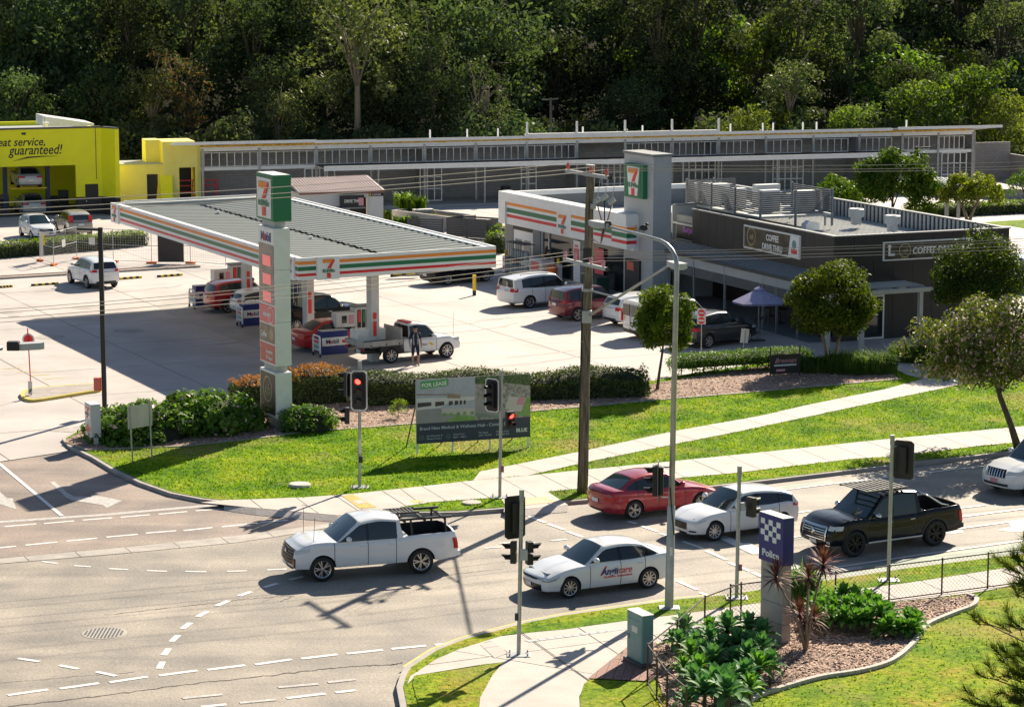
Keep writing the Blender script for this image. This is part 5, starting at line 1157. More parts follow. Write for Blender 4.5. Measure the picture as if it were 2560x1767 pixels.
# banners
def banner(par, mk, w_, z0, z1, arrow):
    pass
b1 = MB().box(-.07,-.0,3.2,9.05,4.0,5.18).build('banner','white_metal',cafe); MB().box(-.085,-.07,3.28,8.97,4.08,5.10).build('banner_face','brown_gloss',b1)
un = Vector((0,-1,0)); nn = Vector((-1,0,0))
text('COFFEE',.44,'sign_text','white',b1,(-.09,6.0,4.62),un,nn,bold=.010,sx=.85); text('DRIVE THRU',.44,'sign_text','white',b1,(-.09,6.0,4.14),un,nn,bold=.010,sx=.85)
MB().lathe([(.40,0),(.46,0),(.46,-.01)],'x',(-.09,8.2,4.66),26).build('roundel','gold',b1)
text('nb',.42,'monogram','gold',b1,(-.095,8.2,4.52),un,nn,shear=.4); text('MIA BELLAS',.10,'sign_text','gold',b1,(-.095,8.2,4.12),un,nn)
MB().extr([(-.088,3.28,4.08),(-.088,4.35,4.08),(-.088,4.15,5.10),(-.088,3.28,5.10)],(-.006,0,0)).build('banner_badge_field','white',b1)
MB().box(-.10,-.094,3.45,4.05,4.22,4.45).build('badge_ribbon','red',b1); MB().lathe([(.001,0),(.22,0)],'x',(-.097,3.75,4.68),16).build('badge_disc','teal',b1)
b2_ = MB().box(2.76,8.9,-.07,-.0,4.14,5.07).build('banner','white_metal',cafe); MB().box(2.84,8.3,-.085,-.07,4.21,5.0).build('banner_face','brown_gloss',b2_); MB().box(8.3,8.85,-.085,-.07,4.21,5.0).build('banner_badge_field','white',b2_)
fn_ = Vector((0,-1,0)); text('COFFEE DRIVE THRU',.46,'sign_text','white',b2_,(6.3,-.09,4.42),ux_,fn_,bold=.010,sx=.86)
MB().lathe([(.30,0),(.345,0)],'y',(4.0,-.09,4.62),24).build('roundel','gold',b2_); text('nb',.32,'monogram','gold',b2_,(4.0,-.09,4.52),ux_,fn_,shear=.4); text('MIA BELLAS',.09,'sign_text','gold',b2_,(4.0,-.09,4.23),ux_,fn_)
MB().extr([(2.95,-.088,4.80),(3.10,-.088,4.96),(3.25,-.088,4.80),(3.16,-.088,4.80),(3.16,-.088,4.50),(3.42,-.088,4.50),(3.42,-.088,4.38),(3.04,-.088,4.38),(3.04,-.088,4.80)],(0,-.006,0)).build('banner_arrow','white',b2_)
lm = MB().box(3.6,4.0,-.25,0,2.75,3.1).build('wall_lamp','grey_light',cafe)
MB().box(.3,.5,15.0,20.5,2.9,4.95).build('link_wall','grey',cafe); ls = MB().box(.22,.3,13.2,17.3,3.62,4.55).build('link_sign','grey_light',cafe); MB().box(.20,.22,13.3,17.22,3.68,4.49).build('sign_face','black',ls)
mat('purple', (.45,.12,.55), .5); text('Burpengary',.46,'sign_text','purple',ls,(.19,15.35,4.08),(0,-1,0),(-1,0,0),bold=.004)
# verandah on the left side
MB().box(-1.0,.0,1.9,17.4,3.30,3.36).build('awning_roof','grey',cafe) if 0 else None
vs = [(-1.15,1.6,3.20),(.0,1.6,3.62),(.0,17.9,3.62),(-1.15,17.9,3.20)]; MB().extr([Vector(v) for v in vs],(0,0,-.05)).build('awning_roof','grey',cafe)
for i in range(40): y = 1.8+i*.41; MB().extr([Vector((-1.12,y,3.215)),Vector((-.01,y,3.62)),Vector((-.01,y+.05,3.62)),Vector((-1.12,y+.05,3.215))],(0,0,.03)).build('awning_rib','grey',cafe)
MB().box(-1.2,-1.12,1.5,18.0,3.08,3.24).build('gutter','grey_dark',cafe)
MB().box(-1.06,-1.0,1.7,17.6,2.62,3.08).build('fascia_board','grey_light',cafe)
for y0,y1 in ((1.75,3.75),(3.85,5.1),(5.3,9.2),(9.4,12.6),(12.9,17.3)):
    for k in range(6): MB().box(-1.03,-.99,y0,y1,2.12+k*.085,2.165+k*.085).build('louvre','grey',cafe)
for y in (1.7,3.8,5.2,9.3,12.75,14.6,17.4): MB().box(-1.06,-.96,y-.05,y+.05,0,3.1).build('post','grey',cafe)
MB().box(2.6,2.7,1.6,17.4,0,3.3).build('wall','charcoal',cafe); MB().box(.14,2.6,1.5,1.62,0,3.3).build('wall','charcoal',cafe); MB().box(-1.0,2.6,1.6,17.6,3.0,3.06).build('ceiling','charcoal',cafe); MB().box(-1.2,2.6,.2,17.8,0,.06).build('verandah_floor','grey',cafe)
for y in (7.5,10.4):
    wf = MB().box(2.54,2.6,y,y+1.6,1.0,2.1).build('window','grey',cafe); MB().box(2.52,2.54,y+.06,y+.75,1.06,2.04).build('pane','glass_dark',wf); MB().box(2.52,2.54,y+.85,y+1.54,1.06,2.04).build('pane','glass_dark',wf)
remap(cafe, 1.0153, 2.0)
# pergola at the corner
pg = thing('pergola','grey timber pergola over the drive thru corner of the cafe','pergola',CF.p,CF.az)
for x,y in ((3.8,-1.9),(.3,-2.2),(-1.6,-2.2)): MB().box(x-.10,x+.10,y-.10,y+.10,0,2.62).build('post','grey_light',pg)
MB().box(-1.9,4.3,-2.35,-2.15,2.62,2.82).build('beam','grey_light',pg); MB().box(-.2,3.6,-.9,-.75,2.84,3.0).build('beam','grey_light',pg)
for x in (-1.7,.3,2.0,3.9): MB().box(x-.07,x+.07,-2.15,-.02,2.66,2.84).build('rafter','grey_light',pg)
for k in range(9): MB().box(-1.6,3.9,-2.0+k*.2,-1.95+k*.2,2.86,2.92).build('batten','grey_light',pg)
gd = MB().box(1.4,2.9,-.06,-.0,.06,2.25).build('glass_door','white_metal',cafe); MB().box(1.5,2.8,-.07,-.06,.16,2.15).build('pane','glass_dark',gd)
# roof plant: louvred screen, platform, air conditioners, vents
scr = thing('roof_plant_screen','grey louvred screen round the air conditioners on the cafe roof','screen',CF.wld((0,0,RZ)),CF.az)
h0, h1 = .75, 1.95
MB().box(1.5,6.0,10.2,18.6,.55,.65).build('platform','galv',scr)
mat('louvre_grey',(.09,.10,.115),.6)
for k in range(11):
    z = h0+k*(h1-h0)/11
    for x0,x1 in ((1.62,3.6),(3.75,5.9)): MB().box(x0,x1,10.2,10.24,z,z+.075).build('louvre','louvre_grey',scr)
    for y0,y1 in ((10.3,12.9),(13.0,15.6),(15.7,18.5)): MB().box(1.5,1.54,y0,y1,z,z+.075).build('louvre','louvre_grey',scr)
    MB().box(5.9,5.94,10.3,14.5,z,z+.075).build('louvre','louvre_grey',scr); MB().box(1.6,4.6,18.55,18.59,z,z+.075).build('louvre','louvre_grey',scr)
for x,y in ((1.55,10.22),(3.68,10.22),(5.92,10.22),(1.52,12.95),(1.52,15.65),(1.52,18.55),(5.92,14.5),(3.2,18.55)): MB().box(x-.05,x+.05,y-.05,y+.05,0,h1+.05).build('post','grey',scr)
for x,y in ((5.6,10.4),(5.6,14.2),(2.0,18.3)): MB().box(x-.04,x+.04,y-.04,y+.04,0,.55).build('foot','galv',scr)
def aircon(label, x, y, w_=1.5, h=1.15):
    q = CF.wld((x,y,RZ+.66)); r = thing('air_conditioner',label,'air conditioner',q,CF.az,'air conditioners on the cafe roof'); MB().bbox(0,w_,0,.5,0,h,.03).build('casing','panel_white',r)
    for i in range(1 if w_ < 1.2 else 2): MB().lathe([(.001,-.005),(.22,-.005),(.24,-.012),(.24,0)],'y',(.4+i*.62,-.0,h*.5),18).build('fan_grille','grey_light',r)
for l,x,y,w_ in (('air conditioner nearest the front corner of the roof screen',4.6,11.6,1.1),('air conditioner in the middle of the roof screen',3.0,12.6,1.1),('air conditioner at the left of the roof screen',1.8,14.2,1.1),('air conditioner beside the far left corner of the roof screen',1.9,17.0,1.5),('air conditioner at the back right of the roof screen',4.3,15.6,1.5)): aircon(l,x,y,w_,1.12)
for l,x,y in (('squat round roof vent behind the cafe parapet, further one',7.4,10.2),('squat round roof vent behind the cafe parapet, nearer one',7.3,6.4)):
    q = CF.wld((x,y,RZ)); tag(MB().lathe([(.28,0),(.28,.38),(.42,.42),(.42,.82),(.36,.86),(.001,.80)],c=tuple(q),n=20).build('roof_vent','grey_light',None,smooth=math.radians(40)),l,'vent','roof vents on the cafe')
q = CF.wld((3.4,8.6,RZ)); r = thing('roof_duct','small white duct cowl on the cafe roof below the plant screen','duct',q,CF.az); MB().extr([(0,0,0),(.8,0,0),(.8,0,.35),(.3,0,.5),(0,0,.3)],(0,.5,0)).build('cowl','white_metal',r)
# umbrella, tables
q = CF.wld((-3.1,1.9,0)); um = thing('market_umbrella','lavender grey square umbrella with round print beside the cafe','umbrella',(q.x,q.y,FCZ),CF.az+.5)
MB().tube([(0,0,0),(0,0,2.55)],.035,8).build('pole','grey',um); MB().lathe([(.001,.08),(.35,.06),(.36,0)],n=18).build('base','grey_dark',um)
mb = MB(); ap = (0,0,2.62); R_ = 1.35; z_ = 1.95; cs = [(R_*math.cos(math.pi/4*i), R_*math.sin(math.pi/4*i), z_+(.0 if i%2==0 else .03)) for i in range(8)]
for i in range(8): mb.add([(ap[0],ap[1],ap[2]), cs[i], cs[(i+1)%8]], [(0,1,2)]); mb.add([(ap[0],ap[1],ap[2]-.03), (cs[i][0],cs[i][1],cs[i][2]-.08), (cs[(i+1)%8][0],cs[(i+1)%8][1],cs[(i+1)%8][2]-.08)], [(2,1,0)])
mb.build('canopy','umbrella',um); MB().lathe([(.001,2.72),(.24,2.60),(.28,2.53)],n=12).build('vent_cap','umbrella',um)
for k in range(8): MB().tube([(0,0,2.45),(cs[k][0]*.98,cs[k][1]*.98,cs[k][2]-.09)],.012,5).build('rib','grey_light',um)
a_ = -1.2
for a_ in (-2.25,-1.45):
    c_ = Vector((math.cos(a_)*.8,math.sin(a_)*.8,2.23)); nn2 = Vector((math.cos(a_)*.43,math.sin(a_)*.43,.9)).normalized(); uu = Vector((-math.sin(a_),math.cos(a_),0)); vv = nn2.cross(uu)
    ring = MB(); pts = []
    for i in range(18):
        t = 2*math.pi*i/18; pts += [c_+uu*.24*math.cos(t)+vv*.24*math.sin(t)+nn2*.03, c_+uu*.20*math.cos(t)+vv*.20*math.sin(t)+nn2*.03]
    ring.add(pts, [(2*i,2*i+1,(2*i+3)%36,(2*i+2)%36) for i in range(18)]).build('printed_ring','grey_light',um)
for i,(x,y,l) in enumerate(((-2.0,4.2,'dark cafe table on the verandah nearest the umbrella'),(.8,6.6,'dark cafe table under the verandah behind the louvres'),(.6,3.2,'dark cafe table by the verandah corner post'))):
    q = CF.wld((x,y,.06)); r = thing('cafe_table',l,'table',q,CF.az,'dark cafe tables'); MB().tube([(0,0,0),(0,0,.74)],.03,8).build('pedestal','charcoal',r); MB().lathe([(.001,.77),(.4,.77),(.4,.73),(.001,.73)],n=18).build('table_top','charcoal',r)
    MB().lathe([(.001,.03),(.25,.02),(.26,0)],n=12).build('foot','charcoal',r)
    for a_ in (3.4,):
        qq = CF.wld((x+.75*math.cos(a_),y+.75*math.sin(a_),.06)); s_ = thing('cafe_chair',l.replace('table','chair drawn to the table',1),'chair',qq,CF.az+a_+math.pi/2,'dark cafe chairs in the shade')
        MB().box(-.2,.2,-.2,.2,.43,.46).build('seat','charcoal',s_); MB().box(-.2,.2,-.22,-.19,.46,.85).build('backrest','charcoal',s_)
        for lx in (-.18,.18):
            for ly_ in (-.18,.18): MB().box(lx-.015,lx+.015,ly_-.015,ly_+.015,0,.43).build('leg','charcoal',s_)
# ---------------- retail shell behind
t0 = g(0,504,523); TN = Fr((t0.x,t0.y,0), math.radians(16.8)); TL, TD = 63.6, 13.0
ten = thing('retail_shell', 'long unfinished retail building of grey blockwork with empty window frames', 'building', TN.p, TN.az)
MB().box(0,TL,-3.2,TD,.0,.12).build('floor_slab','concrete',ten)
MB().box(0,TL,TD-.2,TD,.12,3.0).build('rear_wall','block_wall',ten); MB().extr([(-.25,0,0),(-.25,TD,0),(-.25,TD,3.2),(-.25,0,4.9)],(.25,0,0)).build('end_wall','yellow_pale',ten); MB().box(TL,TL+.2,0,2.6,0,4.5).build('end_wall','block_pale',ten)
cols_x = [4.42,8.78,13.0,17.23,21.32,25.4,29.5,33.45,37.4,41.3,45.3,49.4,53.4,57.2,60.4]
for i in range(3, 15, 3): MB().box(cols_x[i]-.1,cols_x[i]+.1,.3,2.4,.12,4.4).build('party_wall','block_wall',ten)
MB().box(-.1,TL+.1,2.4,2.6,.12,4.5).build('inner_wall','block_wall',ten)
for x in cols_x+[.12,TL-.1]: MB().box(x-.09,x+.09,-.12,.08,.12,4.5).build('column','galv',ten)
MB().box(0,TL,-.08,.10,4.30,4.62).build('eaves_beam','white_metal',ten); MB().box(0,TL,-.06,.08,2.86,3.10).build('transom_beam','white_metal',ten)
# skillion roofs: three lengths
def skill(x0,x1,z,oh,h=.0):
    MB().extr([Vector((x0,-oh,z)),Vector((x0,TD,z-1.7)),Vector((x0,TD,z-1.6)),Vector((x0,-oh,z+.10))],(x1-x0,0,0)).build('roof','white_metal',ten)
    MB().box(x0,x1,-oh-.04,-oh,z-.06,z+.16).build('roof_fascia','white',ten)
skill(-2.3,8.6,4.93,1.1); skill(56.3,65.6,4.93,1.1); skill(8.65,56.25,4.80,.15)
for i in range(40): x = 8.8+i*1.18; MB().extr([Vector((x,.0,4.89)),Vector((x+.06,.0,4.89)),Vector((x+.06,TD,3.19)),Vector((x,TD,3.19))],(0,0,.04)).build('roof_rib','white_metal',ten)
ins = MB()
for i in range(150):
    x = i*.42; z = 4.62+random.uniform(-.02,.03); ins.box(x,x+.44,-.14-random.uniform(0,.05),-.02,z,z+.12+random.uniform(0,.05))
ins.build('insulation','insulation',ten)
MB().box(25.3,41.3,-.3,.1,4.75,5.12).build('parapet_frame','white_metal',ten)
for x in (25.45,29.5,33.46,37.37,41.3): MB().box(x-.07,x+.07,-.12,.02,4.7,6.0).build('roof_mast','white_metal',ten)
for x in (18.5,21.5,24,31.0,36,43.5,46.3,47.2,49.8,51,59): MB().tube([(x,3,4.5),(x,3,5.35)],.07,6).build('vent_pipe','white_metal',ten)
edges = [0.12]+cols_x+[TL-.1]
for i in range(len(edges)-1):
    a, b = edges[i]+.12, edges[i+1]-.12
    if i in (7,): continue
    short = i > 9; b2 = a+(b-a)*(.78 if short else 1.0); n = 5 if short else 7
    fr = MB(); fr.box(a,b2,-.03,.02,4.16,4.20).box(a,b2,-.03,.02,3.14,3.18)
    wf = fr.build('window_frame','white_metal',ten)
    for k in range(n+1): x = a+(b2-a)*k/n; MB().box(x-.028,x+.028,-.03,.02,3.18,4.16).build('mullion','white_metal',wf)
awn = MB().box(8.8,57.0,-2.6,-.12,3.06,3.14).build('awning','charcoal',ten); MB().box(8.8,57.0,-2.68,-2.6,2.98,3.20).build('awning_edge','white_metal',awn)
mb = MB(); mb.box(8.8,57.0,-2.66,-2.58,2.84,2.98); mb.build('awning_gutter','white',awn)
for x in [8.9]+cols_x[2:14:2]: MB().box(x-.06,x+.06,-2.55,-2.43,.12,3.06).build('awning_post','galv',ten)
def doorframe(x0,x1,nx,nz,z0=.12,z1=2.84):
    f = MB().box(x0,x1,-.02,.03,z1-.05,z1).build('door_frame','white_metal',ten)
    for k in range(nx+1): x = x0+(x1-x0)*k/nx; MB().box(x-.04,x+.04,-.02,.03,z0,z1-.05).build('mullion','white_metal',f)
    for k in range(nz): z = z0+(z1-z0)*k/nz; MB().box(x0,x1,-.015,.025,z,z+.08).build('rail','white_metal',f)
for x0,x1,nx,nz in ((7.9,10.2,4,3),(16.9,18.6,3,3),(25.0,26.2,2,5),(31.6,34.6,6,3),(38.3,41.6,6,3),(46.0,48.6,5,3),(55.6,57.6,4,4),(60.8,63.0,4,3)): doorframe(x0,x1,nx,nz)
MB().box(27.2,29.0,5.0,5.2,.12,3.0).build('brace','galv',ten) if 0 else None
for x,l in ((23.2,'dark wheelie bin against the retail shell, left of the dark lamp post'),(30.5,'dark wheelie bin inside the shell, right of the dark lamp post')):
    q = TN.wld((x,-1.2,.12)); r = thing('wheelie_bin',l,'bin',q,TN.az,'wheelie bins'); MB().extr([(0,0,.08),(.5,0,.08),(.58,0,1.0),(-.05,0,1.0)],(0,.6,0)).build('bin_body','black',r); MB().box(-.08,.62,-.05,.65,1.0,1.06).build('lid','black',r)
    for yy in (.05,.5): MB().lathe([(.001,0),(.1,0),(.1,.05),(.001,.05)],'y',(.5,yy,.1),12).build('wheel','black',r)
# walls to the right of the shell
MB().box(TL+.2,TL+6.0,5.0,5.25,0,3.2).build('side_wall','block_pale',ten); MB().box(TL+6.0,TL+6.25,-20,5.25,0,2.2).build('side_wall','block_pale',ten); MB().box(TL+6.0,TL+30,-2,-1.8,0,1.5).build('side_wall','block_pale',ten)
# low link and tall end block in pale yellow
yb = thing('yellow_annex','pale yellow rendered annex joining the workshop to the retail shell','building',TN.p,TN.az)
MB().box(-6.6,-4.05,0,3,0,3.45).build('wall','yellow_pale',yb); MB().box(-4.05,-3.2,0,3,2.7,3.45).build('wall','yellow_pale',yb); MB().box(-3.2,-2.85,0,3,0,3.45).build('wall','yellow_pale',yb); MB().box(-4.05,-3.2,.3,.35,0,2.7).build('door','charcoal',yb)
MB().box(-6.7,-2.7,-.1,3.1,3.45,3.52).build('roof','grey_light',yb)
MB().box(-2.85,-1.65,-.15,3,0,5.1).build('wall','yellow_pale',yb); MB().box(-1.65,-.45,-.15,3,3.15,5.1).build('wall','yellow_pale',yb); MB().box(-.45,-.26,-.15,.05,0,4.85).build('wall','yellow_pale',yb); MB().box(-3.9,-2.85,1.2,3,3.4,5.15).build('wall','yellow_pale',yb)
MB().box(-1.65,-.45,1.6,1.7,0,3.15).build('inner_wall','charcoal',yb)
rk = thing('scaffold_stack','red steel scaffold frames stacked inside the annex opening','scaffold',TN.wld((-1.5,.9,.0)),TN.az)
for x in (0,1.0,2.0,2.9):
    for y in (0,.8): MB().box(x-.03,x+.03,y-.03,y+.03,0,2.1).build('upright','red',rk)
for z in (.3,.75,1.2,1.65,2.05): MB().box(0,2.9,-.03,.03,z,z+.08).build('rail','red',rk)
for x in (.2,1.2,2.2): MB().box(x,x+.6,.1,.7,.38,.7).build('steel_crate','maroon_paver',rk)
r = thing('leaning_sheets','bright yellow sheets leaning on the annex wall beside the opening','panel',TN.wld((-3.1,-.6,.0)),TN.az); MB().extr([(0,0,0),(.9,0,0),(.9,.4,2.6),(0,.4,2.6)],(0,-.06,0)).build('sheet','yellow',r); MB().extr([(-.5,-.3,0),(-.4,-.3,0),(-.1,.3,2.0),(-.2,.3,2.0)],(0,-.05,0)).build('brace','yellow_safe',r)
# ---------------- yellow workshop
y0 = g(0,257,536); YW = Fr((y0.x,y0.y,0), math.radians(20))
wk = thing('yellow_workshop','bright yellow car workshop with open bay, charcoal plinth and handwritten slogan','workshop',YW.p,YW.az)
YD = 12; YT = 6.33
MB().box(-16,-.0,0,.3,3.67,YT).build('wall','yellow',wk); MB().box(-1.9,-1.25,0,.3,1.33,3.67).build('wall','yellow',wk); MB().box(-1.25,-.28,0,.3,2.25,3.67).build('wall','yellow',wk); MB().box(-.28,0,0,.3,1.33,3.67).build('wall','yellow',wk)
MB().box(-1.9,-1.25,-.02,.3,0,1.33).build('plinth','charcoal',wk); MB().box(-.28,.3,-.02,.3,0,1.33).build('plinth','charcoal',wk); dd = MB().box(-1.25,-.28,.05,.1,0,2.25).build('door','charcoal',wk); MB().box(-1.2,-1.13,.0,.05,.95,1.05).build('handle','white_metal',dd)
MB().extr([(0,0,1.33),(.3,0,1.33),(1.0,-1.6,1.33),(.7,-1.6,1.33)],(0,0,YT-1.33)).build('wing_wall','yellow',wk); MB().extr([(0,-.03,0),(.32,0,0),(1.02,-1.62,0),(.7,-1.63,0)],(0,0,1.33)).build('plinth','charcoal',wk)
MB().box(-16,.0,-.05,.35,YT,YT+.12).build('parapet_cap','grey_dark',wk); MB().extr([(-.02,-.02,YT),(.33,.02,YT),(1.03,-1.64,YT),(.68,-1.64,YT)],(0,0,.10)).build('parapet_cap','grey_dark',wk)
MB().box(-16,.3,.3,YD,YT-.6,YT-.5).build('roof','grey_light',wk); MB().box(0,.3,.3,YD,0,YT-.2).build('wall','yellow',wk); MB().box(-16,.3,YD,YD+.3,0,YT-.2).build('wall','yellow',wk)
MB().box(-16,0,YD-4,YD-3.8,0,3.6).build('inner_wall','yellow',wk); MB().box(-16,0,.3,YD,-.0,.05).build('floor','grey_dark',wk)
MB().extr([(-3.6,2.5,YT),(.0,2.5,YT),(.0,2.5,YT+.15),(-3.6,2.5,YT+.75)],(0,4,0)).build('roof_monitor','white_metal',wk); MB().tube([(-3.9,1.6,YT-.5),(-3.9,1.6,YT+.8)],.05,6).build('flue','white_metal',wk); MB().lathe([(.001,.45),(.25,.4),(.25,.3),(.15,.3),(.15,0)],c=(-3.8,1.2,YT),n=12).build('roof_vent','white_metal',wk)
for y in (1.0,): MB().tube([(-.4,-.03,2.6),(-.4,-.03,YT)],.02,6).build('downpipe','grey_dark',wk)
fy = Vector((0,-1,0))
text('great service,',.84,'slogan','black',wk,(-6.1,-.01,5.16),ux_,fy,shear=.25,bold=.010,sx=.9); text('guaranteed!',.98,'slogan','black',wk,(-4.8,-.01,4.52),ux_,fy,shear=.25,bold=.010,sx=.82)
MB().extr([(-6.5,-.01,4.05),(-5.4,-.01,4.25),(-4.2,-.01,4.33),(-3.0,-.01,4.33),(-4.2,-.01,4.40),(-5.4,-.01,4.36)],(0,-.01,0)).build('slogan_underline','black',wk)
MB().box(-5.75,-5.45,-.06,0,5.95,6.1).build('camera_housing','black',wk)
# hoist with raised car
hs = thing('car_hoist','dark blue two post car hoist inside the workshop bay','car hoist',YW.wld((-5.2,2.2,.05)),YW.az)
mat('hoist_blue',(.02,.04,.10),.5)
for x in (-1.5,1.6): MB().box(x-.15,x+.15,-.15,.15,0,4.0).build('post','hoist_blue',hs)
MB().box(-1.3,1.4,-.8,-.65,1.85,1.95).build('lift_arm','yellow_safe',hs); MB().box(-1.3,1.4,.9,1.05,1.85,1.95).build('lift_arm','yellow_safe',hs)
def wcar(label, x, y, z):
    c = sedan('silver_sedan', label, 'paint_silver', WB=2.75, H=1.45, W=1.8, R=.32); c.lamp('tail_lamp','r',.42,.78,.92,.25,'tail_lamp'); c.plate('r',.62)
    q = YW.wld((x,y,0)); c.root.location = (q.x,q.y,z); c.root.rotation_euler = (0,0,YW.az+math.pi/2); return c
wcar('silver sedan raised on the hoist inside the yellow workshop',-5.1,1.4,2.0); wcar('silver sedan on the workshop floor beneath the raised car',-4.9,1.2,.05)
for i,(x,h,mt) in enumerate(((-2.6,1.5,'grey_dark'),(-3.4,1.1,'black'),(-7.0,1.3,'maroon_paver'))):
    q = YW.wld((x,3.2,.05)); r = thing('tool_cabinet',('dark tool cabinet inside the workshop by the right wall','black tool cabinet inside the workshop beside the hoist','brown tool cabinet at the left of the workshop bay')[i],'cabinet',q,YW.az,'tool cabinets'); MB().bbox(0,.7,0,.5,0,h,.02).build('cabinet_body',mt,r)
    for z in (.2,.5,.8): MB().box(.05,.65,-.015,0,z,z+.2).build('drawer','charcoal',r)
# ---------------- drive thru shed
s0 = g(2,1145,690); SX = Fr((s0.x,s0.y,0), math.radians(16.8))
sh = thing('drive_thru_shed','white metal shed with a pinkish ribbed roof and drive thru banner','shed',SX.p,SX.az)
MB().box(-5.8,-2.4,0,.1,0,1.98).build('wall','panel_white',sh); MB().box(-1.1,0,0,.1,0,2.08).build('wall','panel_white',sh); MB().box(-2.4,-1.1,0,.1,1.7,2.05).build('wall','panel_white',sh); MB().box(-.1,0,.1,5,0,2.1).build('wall','panel_white',sh)
MB().box(-5.9,-5.8,0,5,0,2.0).build('wall','panel_white',sh); MB().box(-2.4,-1.1,.6,.65,0,1.7).build('opening_back','black',sh)
MB().extr([Vector((-6.0,-.1,2.05)),Vector((.1,-.1,2.15)),Vector((.1,5,2.75)),Vector((-6.0,5,2.65))],(0,0,.06)).build('roof','roof_pink',sh)
for i in range(28): x = -5.95+i*.215; z = 2.12+.1*(x+6)/6.1; MB().extr([Vector((x,-.1,z)),Vector((x+.05,-.1,z)),Vector((x+.05,5,z+.6)),Vector((x,5,z+.6))],(0,0,.04)).build('roof_rib','roof_pink',sh)
MB().box(-6.02,.12,-.14,-.1,2.0,2.16).build('roof_edge','maroon_paver',sh)
bn = MB().box(-3.3,-1.55,-.75,-.70,1.15,1.95).build('banner','black',sh); text('DRIVE THRU',.32,'sign_text','white',bn,(-2.35,-.76,1.42),ux_,fy,bold=.004,sx=.68); MB().box(-1.95,-1.6,-.765,-.755,1.2,1.75).build('banner_badge','pinkish',bn)
MB().box(-3.35,-1.5,-.9,0,1.05,1.12).build('counter_shelf','grey',sh); fx = MB().box(-1.05,0,-.04,-.0,1.76,2.02).build('shop_sign','black',sh); text('FLEXIHIRE',.17,'sign_text','white',fx,(-.5,-.045,1.82),ux_,fy,sx=.85); MB().box(-1.0,-.9,-.05,-.04,1.80,1.96).build('sign_badge','yellow_safe',fx)
remap(sh, .978, 1.2)
# ================================================================ SIGNS, SIGNALS, POLES, WIRES, FENCES
ux_ = Vector((1,0,0)); fy = Vector((0,-1,0))
# ---------------- tall price sign
p = g(0,683,1068,VZ); W = Fr((p.x,p.y,VZ), math.radians(-64)); z_ = -VZ
py = thing('price_sign','tall white service station price sign with green topped emblem box','sign',W.p,W.az)
MB().box(-1.0,.30,.08,.52,-.1,.45).build('base','grey_light',py)
MB().bbox(-1.25,.55,-.05,.62,2.54,8.05,.02).build('cabinet','white_metal',py); MB().box(-1.05,.35,.05,.5,8.05,8.34).build('neck','grey_light',py); MB().box(-1.05,.35,.05,.5,2.28,2.54).build('neck','grey_light',py)
gb = MB().bbox(-1.29,.60,-.10,.68,8.33,10.15,.02).build('emblem_box','green',py); MB().box(-1.25,.56,-.06,.64,10.15,10.17).build('box_lid','panel_white',gb)
MB().extr([(-1.10,-.10,8.42),(.40,-.10,8.42),(.42,-.10,10.0),(-1.14,-.10,10.0)],(0,-.02,0)).build('emblem_field','white',gb); seven(gb,(-1.16,-.122,8.40),ux_,fy,1.62,1.62)
lb = MB().bbox(-1.27,.55,-.06,.62,.44,2.28,.02).build('cafe_box','white_metal',py); MB().box(-1.17,.45,-.075,-.06,.54,2.18).build('box_face','brown_gloss',lb)
mb = MB()
for i in range(28):
    t0_, t1_ = 2*math.pi*i/28, 2*math.pi*(i+1)/28
    mb.quad(*[(-.36+a*math.cos(t),-.082,1.52+b*math.sin(t)) for a,b,t in ((.50,.54,t0_),(.50,.54,t1_),(.43,.47,t1_),(.43,.47,t0_))])
mb.build('oval_ring','gold',lb); text('nb',.62,'monogram','gold',lb,(-.36,-.085,1.32),ux_,fy,shear=.3); text("MIA BELLA'S",.19,'sign_text','gold',lb,(-.36,-.08,.80),ux_,fy); text('COFFEE',.10,'sign_text','gold',lb,(-.36,-.08,.64),ux_,fy)
rows = [(7.42,7.99,'white'),(4.98,7.37,'tarnish'),(4.20,4.92,'price_red'),(3.42,4.14,'tan'),(2.62,3.36,'coral')]
mat('tarnish', (.02,.02,.02), .15, col2=(.22,.19,.14), var=.8, scale=1.3, stretch=(1,1,1.6))
for a,b,mt in rows: MB().box(-1.17,.47,-.062,-.05,a,b).build('panel',mt,py)
text('Mobil',.50,'wordmark','blue',py,(-.35,-.07,7.50),ux_,fy,bold=.016,sx=1.02); MB().lathe([(.08,0),(.15,0),(.15,-.01)],'y',(-.46,-.075,7.635),16).build('red_letter','eleven_red',py)
mat('led_red',(.80,.20,.19),.5,emit=.2)
for z in (6.50,5.76,5.05):
    pr = MB().box(-.75,.15,-.075,-.062,z,z+.42).build('price_display','led_red',py)
text('velocity',.34,'panel_text','white',py,(-.36,-.065,4.45),ux_,fy,bold=.004,sx=.85); MB().lathe([(.30,0),(.33,0)],'y',(.05,-.066,4.55),20).build('panel_ring','white',py)
text('Coffee',.32,'panel_text','white',py,(-.75,-.065,3.62),ux_,fy,bold=.004,sx=.8); MB().lathe([(.001,0),(.22,0)],'y',(.12,-.066,3.78),18).build('coffee_cup','gold',py)
text('Smoothies',.22,'panel_text','white',py,(-.15,-.065,2.98),ux_,fy,bold=.003,sx=.8); text('& Frappes',.22,'panel_text','white',py,(-.15,-.065,2.74),ux_,fy,bold=.003,sx=.8)
for z in (4.3,6.4): MB().box(.549,.553,-.04,.62,z,z+.012).build('cabinet_joint','grey',py)
